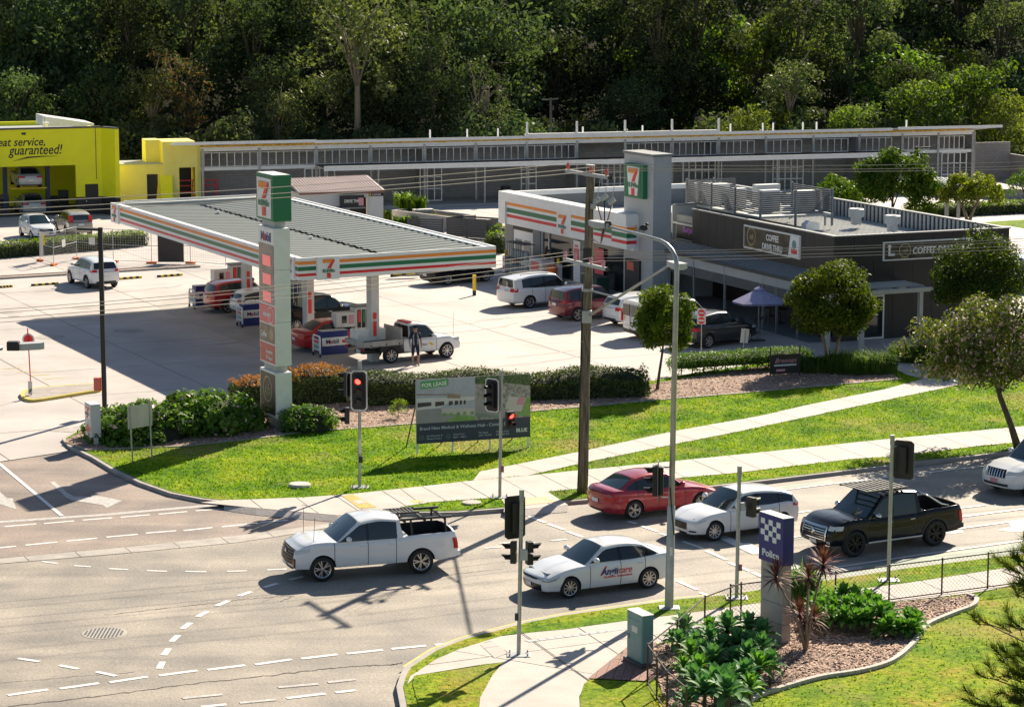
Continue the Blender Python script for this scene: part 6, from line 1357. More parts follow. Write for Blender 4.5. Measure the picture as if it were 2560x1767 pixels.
# ---------------- billboard
b0 = g(6,1410,1235,VZ); b1_ = g(7,398,1175,VZ); BB = Fr((b0.x,b0.y,VZ), math.atan2(b1_.y-b0.y,b1_.x-b0.x)); BL = 4.57
bb = thing('lease_billboard','wide for lease billboard on white legs standing in the verge grass','billboard',BB.p,BB.az)
Z1, Z2, Z3 = .42, 1.20, 2.88
for i,x in enumerate((.03,1.45,2.95,4.50)): MB().box(x-.03,x+.03,.03,.09,-.02,2.8).build('leg','white_metal',bb)
for x in (.1,1.5,3.0,4.4): MB().tube([(x,.1,2.3),(x,1.7,.0)],.03,6).build('stay','timber',bb)
MB().box(0,BL,-.0,.03,Z1,Z3).build('backing_board','grey_dark',bb)
def bp(name, pts, mt, d): return MB().extr([(x,-d,z) for x,z in pts],(0,-.003,0)).build(name,mt,bb)
mat('print_sky',(.40,.43,.48),.6,var=.12,scale=1.5); mat('print_navy',(.045,.06,.085),.6); mat('print_grass',(.22,.38,.10),.7,var=.2,scale=4); mat('print_road',(.32,.32,.31),.7,var=.1,scale=2); mat('print_wall',(.55,.53,.48),.7); mat('print_dark',(.06,.05,.05),.6,var=.4,scale=9); mat('print_green',(.05,.36,.07),.5); mat('print_forest',(.04,.09,.035),.7,col2=(.14,.22,.08),var=.6,scale=9); mat('print_town',(.25,.25,.22),.7,col2=(.5,.48,.44),var=.5,scale=7); mat('print_text',(.55,.62,.66),.6)
bp('print_strip',[(0,Z1),(BL,Z1),(BL,Z2),(0,Z2)],'print_navy',.002); bp('print_sky',[(0,Z2),(2.34,Z2),(2.34,Z3),(0,Z3)],'print_sky',.002); bp('print_aerial',[(2.34,Z2),(BL,Z2),(BL,Z3),(2.34,Z3)],'print_town',.002)
bp('print_road',[(0,Z2),(1.1,Z2),(1.7,1.42),(.9,1.75),(0,1.72)],'print_road',.006); bp('print_lawn',[(1.1,Z2),(2.34,Z2),(2.34,1.36),(1.65,1.44)],'print_grass',.008)
bp('print_wall',[(0,1.72),(.9,1.76),(1.2,1.90),(2.3,2.0),(2.3,2.12),(1.3,2.14),(0,2.18)],'panel_white',.007); bp('print_planter',[(1.0,1.55),(2.3,1.40),(2.3,1.68),(1.0,1.72)],'print_wall',.010); bp('print_awning',[(1.22,2.12),(1.75,2.08),(1.75,2.22),(1.22,2.30)],'tan',.011); bp('print_roof_line',[(0,2.30),(1.2,2.24),(1.2,2.26),(0,2.34)],'maroon_paver',.011)
for x,w_ in ((.04,.55),(.74,.36),(1.28,.16),(1.52,.14),(1.72,.09),(1.88,.08)): bp('print_window',[(x,1.82),(x+w_,1.86),(x+w_,2.0),(x,2.0)],'print_dark',.012)
for x in (1.05,1.3,1.6,1.85,2.15): bp('print_shrub',[(x,1.44),(x+.12,1.42),(x+.14,1.52),(x+.05,1.58),(x-.02,1.50)],'print_grass',.014)
bp('print_hills',[(2.34,2.60),(3.1,2.52),(3.6,2.58),(BL,2.40),(BL,Z3),(2.34,Z3)],'print_forest',.006); bp('print_lot',[(3.5,1.5),(4.2,1.42),(4.4,1.95),(3.7,2.05)],'print_wall',.007); bp('print_roof',[(4.0,1.72),(4.3,1.68),(4.36,1.95),(4.08,1.98)],'pinkish',.010); bp('print_lawn',[(3.9,1.32),(BL,1.22),(BL,1.95),(4.42,1.95),(4.25,1.45)],'print_grass',.009); bp('print_lane',[(2.34,1.35),(3.4,1.20),(3.5,1.28),(2.34,1.50)],'green_lane',.007); bp('print_road',[(2.34,1.52),(3.6,1.25),(3.75,1.5),(2.6,2.0),(2.34,1.9)],'print_road',.0075)
bp('print_tag',[(.16,2.52),(1.26,2.60),(1.27,2.85),(.17,2.80)],'print_green',.010); text('FOR LEASE',.21,'print_text','white',bb,(.71,-.018,2.61),(1,0,.06),fy,bold=.004)
text('Brand New Medical & Wellness Hub - Coming Soon!',.172,'print_text','print_text',bb,(.12,-.006,.94),ux_,fy,align='LEFT',bold=.001,sx=1.02)
for s_,x,z in (('Join Pharmacy &',.40,.67),('Medical Centre',.40,.56),('Areas From',1.46,.67),('80m² - 180m²',1.46,.56),('Mo Smart',2.48,.67),('0447 745 877',2.48,.56),('Morgan Huxt',3.18,.67),('0413 543 413',3.18,.56)): text(s_,.095,'print_text','print_text',bb,(x,-.006,z),ux_,fy,align='LEFT')
text('BLUE',.20,'print_text','white',bb,(4.22,-.006,.64),ux_,fy,bold=.004)
for x in (.20,1.26): MB().lathe([(.075,0),(.09,0)],'y',(x,-.008,.64),16).build('print_ring','teal',bb); MB().lathe([(.001,0),(.03,0)],'y',(x,-.008,.64),8).build('print_dot','print_green',bb)
# ---------------- small signs
q = g(5,735,1310,VZ); F_ = math.radians(-64); ds = thing('entry_sign','small white box sign on two legs with red arrow at the forecourt entry','sign',(q.x,q.y,VZ),F_)
MB().bbox(-.55,.25,-.1,.30,.30,1.60,.02).build('sign_box','panel_white',ds); MB().box(-.5,-.35,.05,.2,0,.3).build('leg','panel_white',ds); MB().box(.05,.2,.05,.2,-.05,.3).build('leg','panel_white',ds)
seven(ds,(-.5,-.105,1.0),ux_,fy,.7,.52,'white'); MB().extr([(-.45,-.105,.62),(-.1,-.105,.40),(-.1,-.105,.54),(.15,-.105,.54),(.15,-.105,.70),(-.1,-.105,.70),(-.1,-.105,.84)],(0,-.01,0)).build('arrow','coral',ds)
a_, b_ = g(5,1058,1460,VZ), g(5,1213,1432,VZ); az = math.atan2(b_.y-a_.y,b_.x-a_.x); L = (b_-a_).length; bs = thing('blank_sign','sign seen from behind, bare metal on two leaning posts before the broadleaf shrubs','sign',(a_.x,a_.y,VZ),az)
for x in (0,L): MB().tube([(x,0,-.05),(x-.05,.02,2.28)],.028,8).build('post','galv',bs)
mat('bare_metal',(.58,.53,.45),.6,metal=0,var=.12,scale=1.2); MB().box(-.15,L+.08,.03,.045,1.30,2.15).build('panel','bare_metal',bs)
q = g(5,250,918,.15); ks = thing('island_sign_post','thin red pole with a round sign standing on the yellow kerbed island','sign',q,0); MB().tube([(0,0,0),(-.08,0,2.9)],.025,8).build('pole','red',ks); MB().lathe([(.001,0),(.20,0),(.20,.03),(.001,.03)],'y',(-.06,.02,2.42),18).build('disc','red',ks); MB().lathe([(.20,.03),(.27,.03),(.27,.0),(.20,.0)],'y',(-.06,.02,2.42),18).build('disc_rim','panel_white',ks); mk = MB().box(-.12,.06,-.06,-.03,.05,.62).build('marker_board','panel_white',ks); MB().extr([(-.08,-.065,.1),(.03,-.065,.22),(.03,-.065,.32),(-.08,-.065,.2)],(0,-.004,0)).build('arrow','black',mk)
def noentry(k,x,y,lab):
    q = g(k,x,y,FCZ); r = thing('no_entry_sign',lab,'sign',q,-.3); MB().tube([(0,0,0),(0,0,2.0)],.025,8).build('post','galv',r); MB().bbox(-.21,.21,-.04,-.02,1.52,2.28,.015).build('plate','panel_white',r); MB().lathe([(.001,-.045),(.17,-.045),(.17,-.03)],'y',(0,0,2.06),18).build('disc','red',r); MB().lathe([(.001,-.045),(.17,-.045),(.17,-.03)],'y',(0,0,1.70),18).build('disc','red',r) ; MB().box(-.11,.11,-.05,-.045,2.03,2.09).build('bar','panel_white',r); MB().box(-.15,.15,-.05,-.045,1.66,1.74).build('bar','panel_white',r)
noentry(7,1765,445,'red and white no entry sign on a thin post by the drive thru kerb')
q = g(7,2095,430,VZ); r = thing('back_of_sign','small pale sign plate seen from behind, leaning above the clipped hedge','sign',q,.35); MB().tube([(0,0,0),(.15,0,1.2)],.025,8).build('post','galv',r); MB().extr([(-.12,.03,.55),(.28,.03,.50),(.36,.03,1.15),(-.04,.03,1.22)],(0,.02,0)).build('plate','panel_white',r)
a_, b_ = g(8,208,775,VZ), g(8,442,760,VZ); az = math.atan2(b_.y-a_.y,b_.x-a_.x); L = (b_-a_).length; bs = thing('beauty_sign','black banner with pink script on two dark posts before the clipped hedge','sign',(a_.x,a_.y,VZ),az)
for x in (0,L): MB().tube([(x,0,0),(x,0,1.35)],.03,8).build('post','black',bs)
MB().box(0,L,-.02,0,.12,1.0).build('banner','black',bs); text('Brennan',.32,'script','pinkish',bs,(L/2,-.03,.62),ux_,fy,shear=.4); MB().box(L*.12,L*.88,-.03,-.02,.48,.55).build('banner_line','print_text',bs); MB().box(L*.2,L*.5,-.03,-.02,.24,.34).build('banner_line','pinkish',bs)
wl = g(2,1200,1110); r = thing('planter_sign','low black and yellow sign beneath the canopy edge beside the black car','sign',(wl.x,wl.y,FCZ),.3); MB().box(0,1.8,-.03,0,.1,.55).build('panel','black',r); MB().box(.15,.7,-.04,-.03,.2,.42).build('sign_mark','yellow_safe',r); MB().box(.95,1.5,-.04,-.03,.2,.42).build('sign_mark','yellow_safe',r)
# ---------------- traffic signals
def lantern(par, x, y, z, az, n=3, lit=None, board=True, wd=.60, r=.105, cols=('red','amber','green')):
    """n aspects in a column, facing az (in the parent's frame); board centre at x,y,z"""
    h = thing('signal_head',None,None,(x,y,z),az+math.pi/2); h.parent = par; H = .36*n
    if lit is None or n < 3: h.scale = (1,1,.82)
    if board:
        o = MB(); w2, h2, c_ = wd/2, (H+.36)/2, .09
        out = [(-w2+c_,-h2),(w2-c_,-h2),(w2,-h2+c_),(w2,h2-c_),(w2-c_,h2),(-w2+c_,h2),(-w2,h2-c_),(-w2,-h2+c_)]
        o.extr([(a,0,b) for a,b in out],(0,.02,0)).build('target_board','black',h)
        f = MB(); inn = [(a*(1-.05/w2*.9),b*(1-.05/h2*.9)) for a,b in out]
        for i in range(8):
            a,b = out[i],out[(i+1)%8]; c,d = inn[(i+1)%8],inn[i]; f.extr([(a[0],0,a[1]),(b[0],0,b[1]),(c[0],0,c[1]),(d[0],0,d[1])],(0,-.006,0))
        f.build('board_border','panel_white',h)
    MB().bbox(-r*1.35,r*1.35,-.16,.0,-H/2,H/2,.02).build('housing','black',h)
    MB().bbox(-r*1.2,r*1.2,.02,.16,-H/2+.03,H/2-.03,.03).build('housing_back','black',h) if board else None
    for i in range(n):
        zc = H/2-.18-.36*i; L_ = MB().lathe([(.001,-.165),(r,-.165)],'y',(0,0,zc),16).build('lens','red_glow' if lit == i else 'lens_dark',h)
        v = MB(); pts = []; N = 12
        for k in range(N+1):
            t = math.radians(-30)+math.radians(240)*k/N; dpt = .26*(.55+.45*math.sin(max(0,min(math.pi,t)))) ; pts.append((r*1.12*math.cos(t),r*1.12*math.sin(t),dpt))
        for k in range(N):
            a,b = pts[k],pts[k+1]; v.add([(a[0],-.16,zc+a[1]),(b[0],-.16,zc+b[1]),(b[0],-.16-b[2],zc+b[1]),(a[0],-.16-a[2],zc+a[1])],[(0,1,2,3),(3,2,1,0)])
        v.build('visor','black',h)
    return h
mat('lens_dark',(.03,.02,.02),.2)
def signal(label, base, top, r=.057, base_z=VZ, lean=(0,0)):
    b_ = g(*base, base_z); T_ = zat(*top, b_.y); s = thing('traffic_signal',label,'traffic signal',b_); h = T_.z-base_z; dx = T_.x-b_.x
    MB().tube([(0,0,0),(dx,0,h)],r,14).build('post','galv',s,smooth=math.radians(40)); MB().tube([(dx*.99,0,h-.30),(dx,0,h)],r*1.25,14).build('finial','galv',s,smooth=math.radians(40))
    bp_ = MB().bbox(-.32,.32,-.25,.25,.0,.035,.01).build('base_plate','galv',s)
    for sx in (-.24,.24):
        for sy in (-.18,.18): MB().tube([(sx,sy,.03),(sx,sy,.10)],.02,6).build('bolt','maroon_paver',bp_)
    return s, h, dx
def at_h(s, k, x, y, off=(0,0)):                              # position in the signal's frame of a spot at the post's depth
    q = zat(k,x,y,s.location.y+off[1]); return (q.x-s.location.x, off[1], q.z-s.location.z)
D = math.radians
s,h,dx = signal('traffic signal on the grass edge showing a red light towards the camera',(6,955,1495),(6,955,485))
x,y,z = at_h(s,6,952,715); lantern(s,x,-.22,z,D(-97),3,0); x,y,z = at_h(s,6,872,675); lantern(s,x-.02,.12,z,D(168),3,None); x,y,z = at_h(s,6,872,918); lantern(s,x,-.05,z,D(190),2,None,False,r=.10)
x,y,z = at_h(s,6,965,1265); MB().bbox(x-.07,x+.07,-.16,-.05,z-.12,z+.12,.02).build('push_button','black',s); MB().box(-.02,.06,-.065,-.06,1.25,1.75).build('sticker','panel_white',s)
for zz in (2.2,3.9): MB().tube([(-.08,0,zz),(-.3,.1,zz)],.02,6).build('bracket','galv',s)
s,h,dx = signal('traffic signal in front of the billboard with a lit red pedestrian lamp',(6,2073,1575),(6,2085,560))
x,y,z = at_h(s,6,2012,755); lantern(s,x,-.12,z,D(-128),3,None); x,y,z = at_h(s,6,2145,950); lantern(s,x,-.02,z,D(-62),2,0,False,r=.11); x,y,z = at_h(s,6,2093,1345); MB().bbox(x-.06,x+.06,-.06,.06,z-.12,z+.12,.02).build('push_button','maroon_paver',s)
s,h,dx = signal('nearest traffic signal on the south footpath corner, seen from behind',(10,1940,1440),(10,1963,218))
x,y,z = at_h(s,10,1912,428); lantern(s,x,.14,z,D(118),3,None,wd=.62); 
for xx,yy,aa in ((1925,640,170),(2000,640,20),(1925,720,170),(1998,730,20)): 
    x,y,z = at_h(s,10,xx,yy); lantern(s,x,0,z,D(aa),1,None,False,r=.09)
x,y,z = at_h(s,10,1980,690); MB().bbox(x-.1,x+.1,-.18,-.05,z-.15,z+.15,.02).build('junction_box','grey_light',s); x,y,z = at_h(s,10,1925,1155); MB().bbox(x-.05,x+.05,-.06,.06,z-.1,z+.1,.02).build('push_button','black',s)
s,h,dx = signal('traffic signal post by the south kerb carrying one pedestrian lantern, left of the police sign',(11,1805,830),(11,1827,-100))
x,y,z = at_h(s,11,1895,190); lantern(s,x,.0,z,D(40),2,None,False,r=.11); x,y,z = at_h(s,11,1850,185); MB().bbox(x-.07,x+.07,-.06,.06,z-.12,z+.12,.02).build('junction_box','grey_light',s); x,y,z = at_h(s,11,1832,612); MB().bbox(x-.05,x+.05,-.06,.06,z-.1,z+.1,.02).build('push_button','maroon_paver',s)
s,h,dx = signal('traffic signal standing before the black lifted ute, its large board seen from behind',(12,933,778),(8,1185,1235))
x,y,z = at_h(s,8,1280,1440); lantern(s,x,.16,z,D(62),3,None,wd=.66); x,y,z = at_h(s,8,1220,1330); MB().tube([(dx*.9,0,z),(x,.1,z)],.02,6).build('bracket','galv',s)
# ---------------- galvanised street light with a curved outreach
b_ = g(11,1330,900,VZ); T_ = zat(3,1570,1000,b_.y); h = T_.z-VZ; dx = T_.x-b_.x
sl = thing('street_light','tall galvanised street light with curved arm and a bird perched on it','street light',b_)
MB().tube([(0,0,0),(dx*.3,0,h*.3),(dx*.32,0,h*.305)],[.13,.115,.09],16).build('lower_pole','galv',sl,smooth=math.radians(40))
d_ = Vector((math.cos(LD),math.sin(LD),0)); P0 = Vector((dx,0,h)); arm = [Vector((dx*.32,0,h*.305)),Vector((dx*.9,0,h*.9)),P0]
for t in (.25,.5,.75,1): arm.append(P0+d_*(1.1*(1-math.cos(t*1.45)))+Vector((0,0,.62*math.sin(t*1.45))))
E_ = arm[-1]; arm += [E_+d_*1.3+Vector((0,0,.05)), E_+d_*3.2+Vector((0,0,.10))]
MB().tube(arm,[.088,.075,.07,.065,.06,.055,.05,.045,.04],12).build('arm','galv',sl,smooth=True)
q = arm[-1]; hd = MB(); u_ = d_; w_ = Vector((-u_.y,u_.x,0))
hd.extr([q+u_*a+w_*b+Vector((0,0,-.06)) for a,b in ((-.1,-.10),(.5,-.17),(.95,-.16),(1.0,0),(.95,.16),(.5,.17),(-.1,.10))],(0,0,.16)); hd.build('lamp_head','grey_light',sl)
MB().extr([q+u_*a+w_*b+Vector((0,0,-.10)) for a,b in ((.35,-.12),(.85,-.12),(.85,.12),(.35,.12))],(0,0,.04)).build('lamp_lens','print_wall',sl); MB().bbox(q.x-.1,q.x+.1,q.y-.1,q.y+.1,q.z-.05,q.z+.16,.02).build('lamp_gear','black',sl)
MB().bbox(-.3,.3,-.25,.25,0,.04,.01).build('base_plate','galv',sl); MB().box(-.02+dx*.15,.06+dx*.15,-.135,-.125,1.6,1.85).build('sticker','panel_white',sl)
x,y,z = at_h(sl,7,1420,1440); lantern(sl,x,.0,z,D(176),3,None); MB().tube([(x+.1,0,z-.5),(dx*.2,0,z-.5)],.025,6).build('bracket','galv',sl); MB().tube([(x+.1,0,z+.4),(dx*.3,0,z+.4)],.025,6).build('bracket','galv',sl)
MB().tube([(dx*.1+.11,-.08,2.2),(dx*.2+.02,-.13,2.9),(dx*.3-.05,-.10,3.6)],.02,6).build('cable','black',sl)
q = sl.location+arm[-2]+Vector((0,0,.05))-d_*.3; bd = thing('perched_bird','black and white bird perched on the curved street light arm','bird',q,1.2)
MB()._e((0,0,.16),(.07,.14,.09),0,10).build('body','black',bd,smooth=True); MB()._e((0,-.10,.27),(.05,.055,.05),0,8).build('head','black',bd,smooth=True); MB().tube([(0,-.14,.27),(0,-.20,.26)],[.015,.003],5).build('beak','grey',bd); MB().extr([(-.03,.1,.12),(.03,.1,.12),(.025,.30,.06),(-.025,.30,.06)],(0,0,-.015)).build('tail','black',bd)
for x in (-.02,.02): MB().tube([(x,0,.09),(x,-.01,0)],.006,4).build('leg','grey',bd)
# ---------------- timber power pole
b_ = g(0,1456,1230,VZ); T_ = zat(3,882,205,b_.y); h = T_.z-VZ; dx = T_.x-b_.x
up = thing('power_pole','weathered timber power pole with two crossarms and a slanting lamp bracket','power pole',b_)
N_ = 14; pts = [(dx*i/N_+random.uniform(-.012,.012),random.uniform(-.01,.01),h*i/N_) for i in range(N_+1)]; MB().tube(pts,[.195-.05*i/N_ for i in range(N_+1)],14).build('pole','timber',up,smooth=True)
def ph(k,x,y): q = zat(k,x,y,b_.y); return q.z-VZ
MB().tube([(dx*.98,0,h-.02),(dx,0,h+.03)],.165,12).build('pole_cap','galv',up); zb_ = ph(3,870,905); MB().tube([(dx*.62,0,ph(3,870,975)),(dx*.66,0,ph(3,870,860))],.172,14).build('dark_sleeve','black',up,smooth=math.radians(40))
cd = Vector((math.cos(D(-64)),math.sin(D(-64)),0)); zt = h-.28; ARMS = []
for zz,l0,l1,nm in ((zt,-1.45,1.75,'crossarm'),(ph(3,880,985),-1.45,1.75,'crossarm')):
    c_ = Vector((dx*zz/h,0,zz))+cd.cross(Vector((0,0,1)))*(.20); mb = MB(); pw = Vector((-cd.y,cd.x,0))*.05
    mb.extr([c_+cd*l0-pw+Vector((0,0,-.06)),c_+cd*l1-pw+Vector((0,0,-.06)),c_+cd*l1-pw+Vector((0,0,.06)),c_+cd*l0-pw+Vector((0,0,.06))],pw*2); ca = mb.build(nm,'grey_light',up)
    MB().tube([c_+cd*(l1-.0),c_+cd*(l1+.12)],.07,8).build('arm_end','black',ca)
    for l in ([-1.3,.45,1.55] if zz==zt else [-1.35,-.6,.6,1.5]):
        q = c_+cd*l+Vector((0,0,.06)); ARMS.append((zz==zt,up.location+q+Vector((0,0,.2)))); MB().lathe([(.03,0),(.07,.05),(.05,.09),(.08,.13),(.05,.18),(.02,.24)],c=tuple(q),n=10).build('insulator','pinkish' if zz!=zt else 'coral',ca,smooth=True)
# cable terminations
q = Vector((dx*.85+.18,-.1,ph(3,880,480)))
for i,(ox,oz) in enumerate(((.08,.0),(.34,.12),(.60,-.02))):
    MB().tube([q+Vector((ox-.12,0,oz-.10)),q+Vector((ox+.10,0,oz+.06))],.085,10).build('surge_arrester','grey_light',up,smooth=math.radians(40))
    MB().tube([q+Vector((ox,0,oz)),q+Vector((ox+.12,.05,.8)),Vector((dx+.5+i*.35,-.5,zt-.1))],.012,5).build('jumper','grey_light',up); MB().tube([q+Vector((ox,0,oz-.1)),q+Vector((.28+ox*.2,0,-.9)),q+Vector((.22,0,-1.5)),Vector((dx*.6+.15,-.12,ph(3,905,790)))],.025,6).build('cable_tail','maroon_paver' if i!=1 else 'black',up)
MB().bbox(q.x-.15,q.x+.05,-.2,.0,q.z-.3,q.z-.1,.02).build('bracket','galv',up)
MB().tube([(dx*.1-.17,-.10,.3),(dx*.3-.16,-.10,h*.3),(dx*.5-.15,-.08,h*.62)],.03,6).build('conduit','black',up)
bz = ph(3,870,1405); MB().bbox(dx*bz/h-.17,dx*bz/h+.17,-.24,.05,bz-.22,bz+.22,.02).build('lamp_bracket','galv',up)
LP = Vector((5.15,82.55,9.0))-up.location; A0 = Vector((dx*bz/h+.1,-.2,bz+.05)); MB().tube([A0,A0.lerp(LP,.5),LP],.045,10).build('lamp_arm','galv',up,smooth=True)
u_ = (LP-A0); u_.z = 0; u_.normalize(); w_ = Vector((-u_.y,u_.x,0)); lh = MB().extr([LP+u_*a+w_*b+Vector((0,0,-.08)) for a,b in ((-.05,-.12),(.4,-.19),(.85,-.18),(.9,0),(.85,.18),(.4,.19),(-.05,.12))],(0,0,.18)).build('lamp_head','grey_light',up); MB().extr([LP+u_*a+w_*b+Vector((0,0,-.12)) for a,b in ((.3,-.13),(.75,-.13),(.75,.13),(.3,.13))],(0,0,.04)).build('lamp_lens','print_wall',lh)
bz2 = ph(3,860,1195); mid = A0.lerp(LP,.36); MB().tube([(dx*bz2/h,0,bz2),mid],.03,8).build('lamp_stay','galv',up); MB().tube([(dx*bz2/h,0,bz2-.05),(dx*bz2/h,0,bz2+.05)],.20,12).build('band','galv',up)
for i in range(6): MB().tube([(dx*.5,-.1,3+i*1.2),(dx*.5+(.2 if i%2 else -.2),-.14,3+i*1.2)],.012,5).build('step_bolt','steel',up)
# ---------------- wires
rdv = Vector((math.cos(RD),math.sin(RD),0))
def wire(a, b, sag, r, label, n=26, mt='wire'):
    L_ = []
    for i in range(n+1): t = i/n; q = a.lerp(b,t); q.z -= sag*4*t*(1-t); L_.append(q)
    tag(MB().tube(L_,r,5).build('power_line',mt),label,'power line','overhead power lines')
mat('wire',(.42,.38,.32),.5,metal=.3)
hi = [q for t,q in ARMS if t]; lo = [q for t,q in ARMS if not t]
for i,q in enumerate(hi):
    nm = ('furthest','middle','nearest')[i]; wire(q, q+rdv*48+Vector((0,0,.3)), .7, .012, nm+' of the three top wires running right from the timber pole'); wire(q, q-rdv*48+Vector((0,0,.2-i*.1)), .7, .012, nm+' of the three top wires running left from the timber pole')
for i,q in enumerate(lo):
    nm = ('furthest','second furthest','second nearest','nearest')[i]; wire(q, q+rdv*48+Vector((0,0,.5)), .6, .011, nm+' of the four lower wires running right from the pole'); wire(q, q-rdv*48+Vector((0,0,-.1)), .9, .011, nm+' of the four lower wires running left from the pole')
# ---------------- black lamp posts
def lamppost(label, base, H, armdir, arml, k='d', r=.09, name='lamp_post', zb=VZ):
    s = thing(name,label,'lamp post',(base.x,base.y,zb)); MB().box(-r,r,-r,r,0,H).build('post','black',s); MB().box(-.22,.22,-.22,.22,0,.05).build('base_plate','black',s)
    a = Vector((math.cos(armdir),math.sin(armdir),0)); n_ = Vector((-a.y,a.x,0)); MB().extr([a*-.1-n_*.05+Vector((0,0,H-.15)),a*arml-n_*.14+Vector((0,0,H-.08)),a*arml+n_*.14+Vector((0,0,H-.08)),a*-.1+n_*.05+Vector((0,0,H-.15))],(0,0,.09)).build('lamp_head','black',s); return s
q = g(0,262,1030,VZ); T_ = zat(1,812,1018,q.y); s = lamppost('tall black square lamp post beside the broadleaf shrubs at the forecourt entry',q,T_.z-VZ,math.radians(185),.95); MB().bbox(-.42,-.12,-.1,.1,.9,1.45,.02).build('meter_box','coral',s)
q = g('o',1243,440); lamppost('slim black lamp post with a double head in front of the retail shell',q,7.6,0,.6,r=.10,zb=0); q2 = Vector((q.x,q.y,0)); o = bpy.data.objects[s.name]
s2 = [o for o in bpy.data.objects if o.name.startswith('lamp_post')][-1]; MB().box(-.7,.0,-.12,.12,7.45,7.53).build('lamp_head','black',s2)
q = g(4,1365,920); lamppost('black lamp post rising among the dark trees at the right',q,5.0,0,1.0,r=.10,zb=0)
LH = zat(5,235,520,60.5); s = thing('street_light','street light reaching in from the left edge on a curved arm','street light',(LH.x-3.6,LH.y-1.5,0)); R_ = Vector((3.6,1.5,LH.z))
MB().tube([(0,0,0),(0,0,LH.z-2.2),(.3,.1,LH.z-1.2),(1.0,.4,LH.z-.55),(1.9,.8,LH.z-.25),(3.0,1.25,LH.z-.03)],[.1,.08,.07,.06,.055,.05],10).build('pole','galv',s,smooth=True)
u_ = Vector((.92,.38,0)).normalized(); w_ = Vector((-u_.y,u_.x,0)); MB().extr([R_+u_*a+w_*b+Vector((0,0,-.1)) for a,b in ((-.38,-.08),(-.2,-.15),(.22,-.15),(.34,-.08),(.34,.08),(.22,.15),(-.2,.15),(-.38,.08))],(0,0,.16)).build('lamp_head','grey_light',s); MB().bbox(R_.x-.5,R_.x-.2,R_.y-.27,R_.y-.05,R_.z-.10,R_.z+.12,.03).build('lamp_gear','black',s)
# ---------------- police sign
p = g(12,243,1195,VZ); PF = Fr((p.x,p.y,VZ), math.radians(-60)); 
tl = PF.on(12,108,290); tr_ = PF.on(12,262,350); lbx = PF.on(12,262,655); ps = thing('police_sign','blue police sign with white checks on a tall concrete pillar in the garden','sign',PF.p,PF.az)
x0_ = tl[0]; zt_ = tr_[1]-VZ+.02; zb2 = lbx[1]-VZ
MB().bbox(x0_,.06,-.05,.32,zb2,zt_,.02).build('sign_box','police_blue',ps); MB().box(x0_+.01,.05,-.04,.31,zt_,zt_+.015).build('box_lid','panel_white',ps)
bricks('pillar_block',(.34,.32,.30),(.38,.36,.33),(.12,.12,.12),9,.75) if 0 else None
hz = zb2/4
for i in range(4): MB().bbox(x0_+.06,.0,.0,.30,i*hz+.006,(i+1)*hz-.006,.01).build('concrete_block','pillar',ps) if M.get('pillar') or mat('pillar',(.40,.37,.34),.85,var=.12,scale=1.5,bump=.3,bscale=14) else None
MB().box(x0_+.10,-.04,.04,.26,0,zb2).build('core','grey_dark',ps)
wb = -x0_+.06; Hb = zt_-zb2; cz = zt_-Hb*.10; cw = wb*.80/5; ch = Hb*.46/4
for r_ in range(4):
    for c_ in range(5):
        if (r_+c_)%2 == 0: MB().box(x0_+wb*.09+c_*cw,x0_+wb*.09+(c_+1)*cw,-.06,-.05,cz-(r_+1)*ch,cz-r_*ch).build('check','white',ps)
text('Police',Hb*.20,'sign_text','white',ps,(x0_+wb/2,-.056,zb2+Hb*.12),ux_,fy,bold=.008,sx=wb*.8/(Hb*.20*2.75))
# ---------------- utility cabinet
p = g(11,1140,1325,VZ); CB_ = Fr((p.x,p.y,VZ), math.radians(-64)); a_ = CB_.on(11,1035,950)[0]; zt_ = CB_.on(11,1140,945)[1]-VZ; uc = thing('utility_cabinet','tall pale teal electrical cabinet on a concrete plinth beside the fence corner','cabinet',CB_.p,CB_.az)
MB().bbox(a_,0,0,.34,.12,zt_+.1,.02).build('cabinet_body','teal',uc); MB().bbox(a_-.08,.08,-.08,.42,-.02,.13,.02).build('plinth','grey_dark',uc); MB().box(a_-.01,.01,-.01,.35,zt_+.1,zt_+.12).build('lid','panel_white',uc)
MB().box(a_+.04,-.04,-.008,0,.2,zt_-.08).build('door','teal',uc); nt_ = MB().box(a_*.66,a_*.28,-.018,-.008,zt_-.42,zt_-.25).build('notice','panel_white',uc); MB().box(a_*.92,a_*.8,-.03,-.008,zt_*.52,zt_*.60).build('latch','grey',uc)
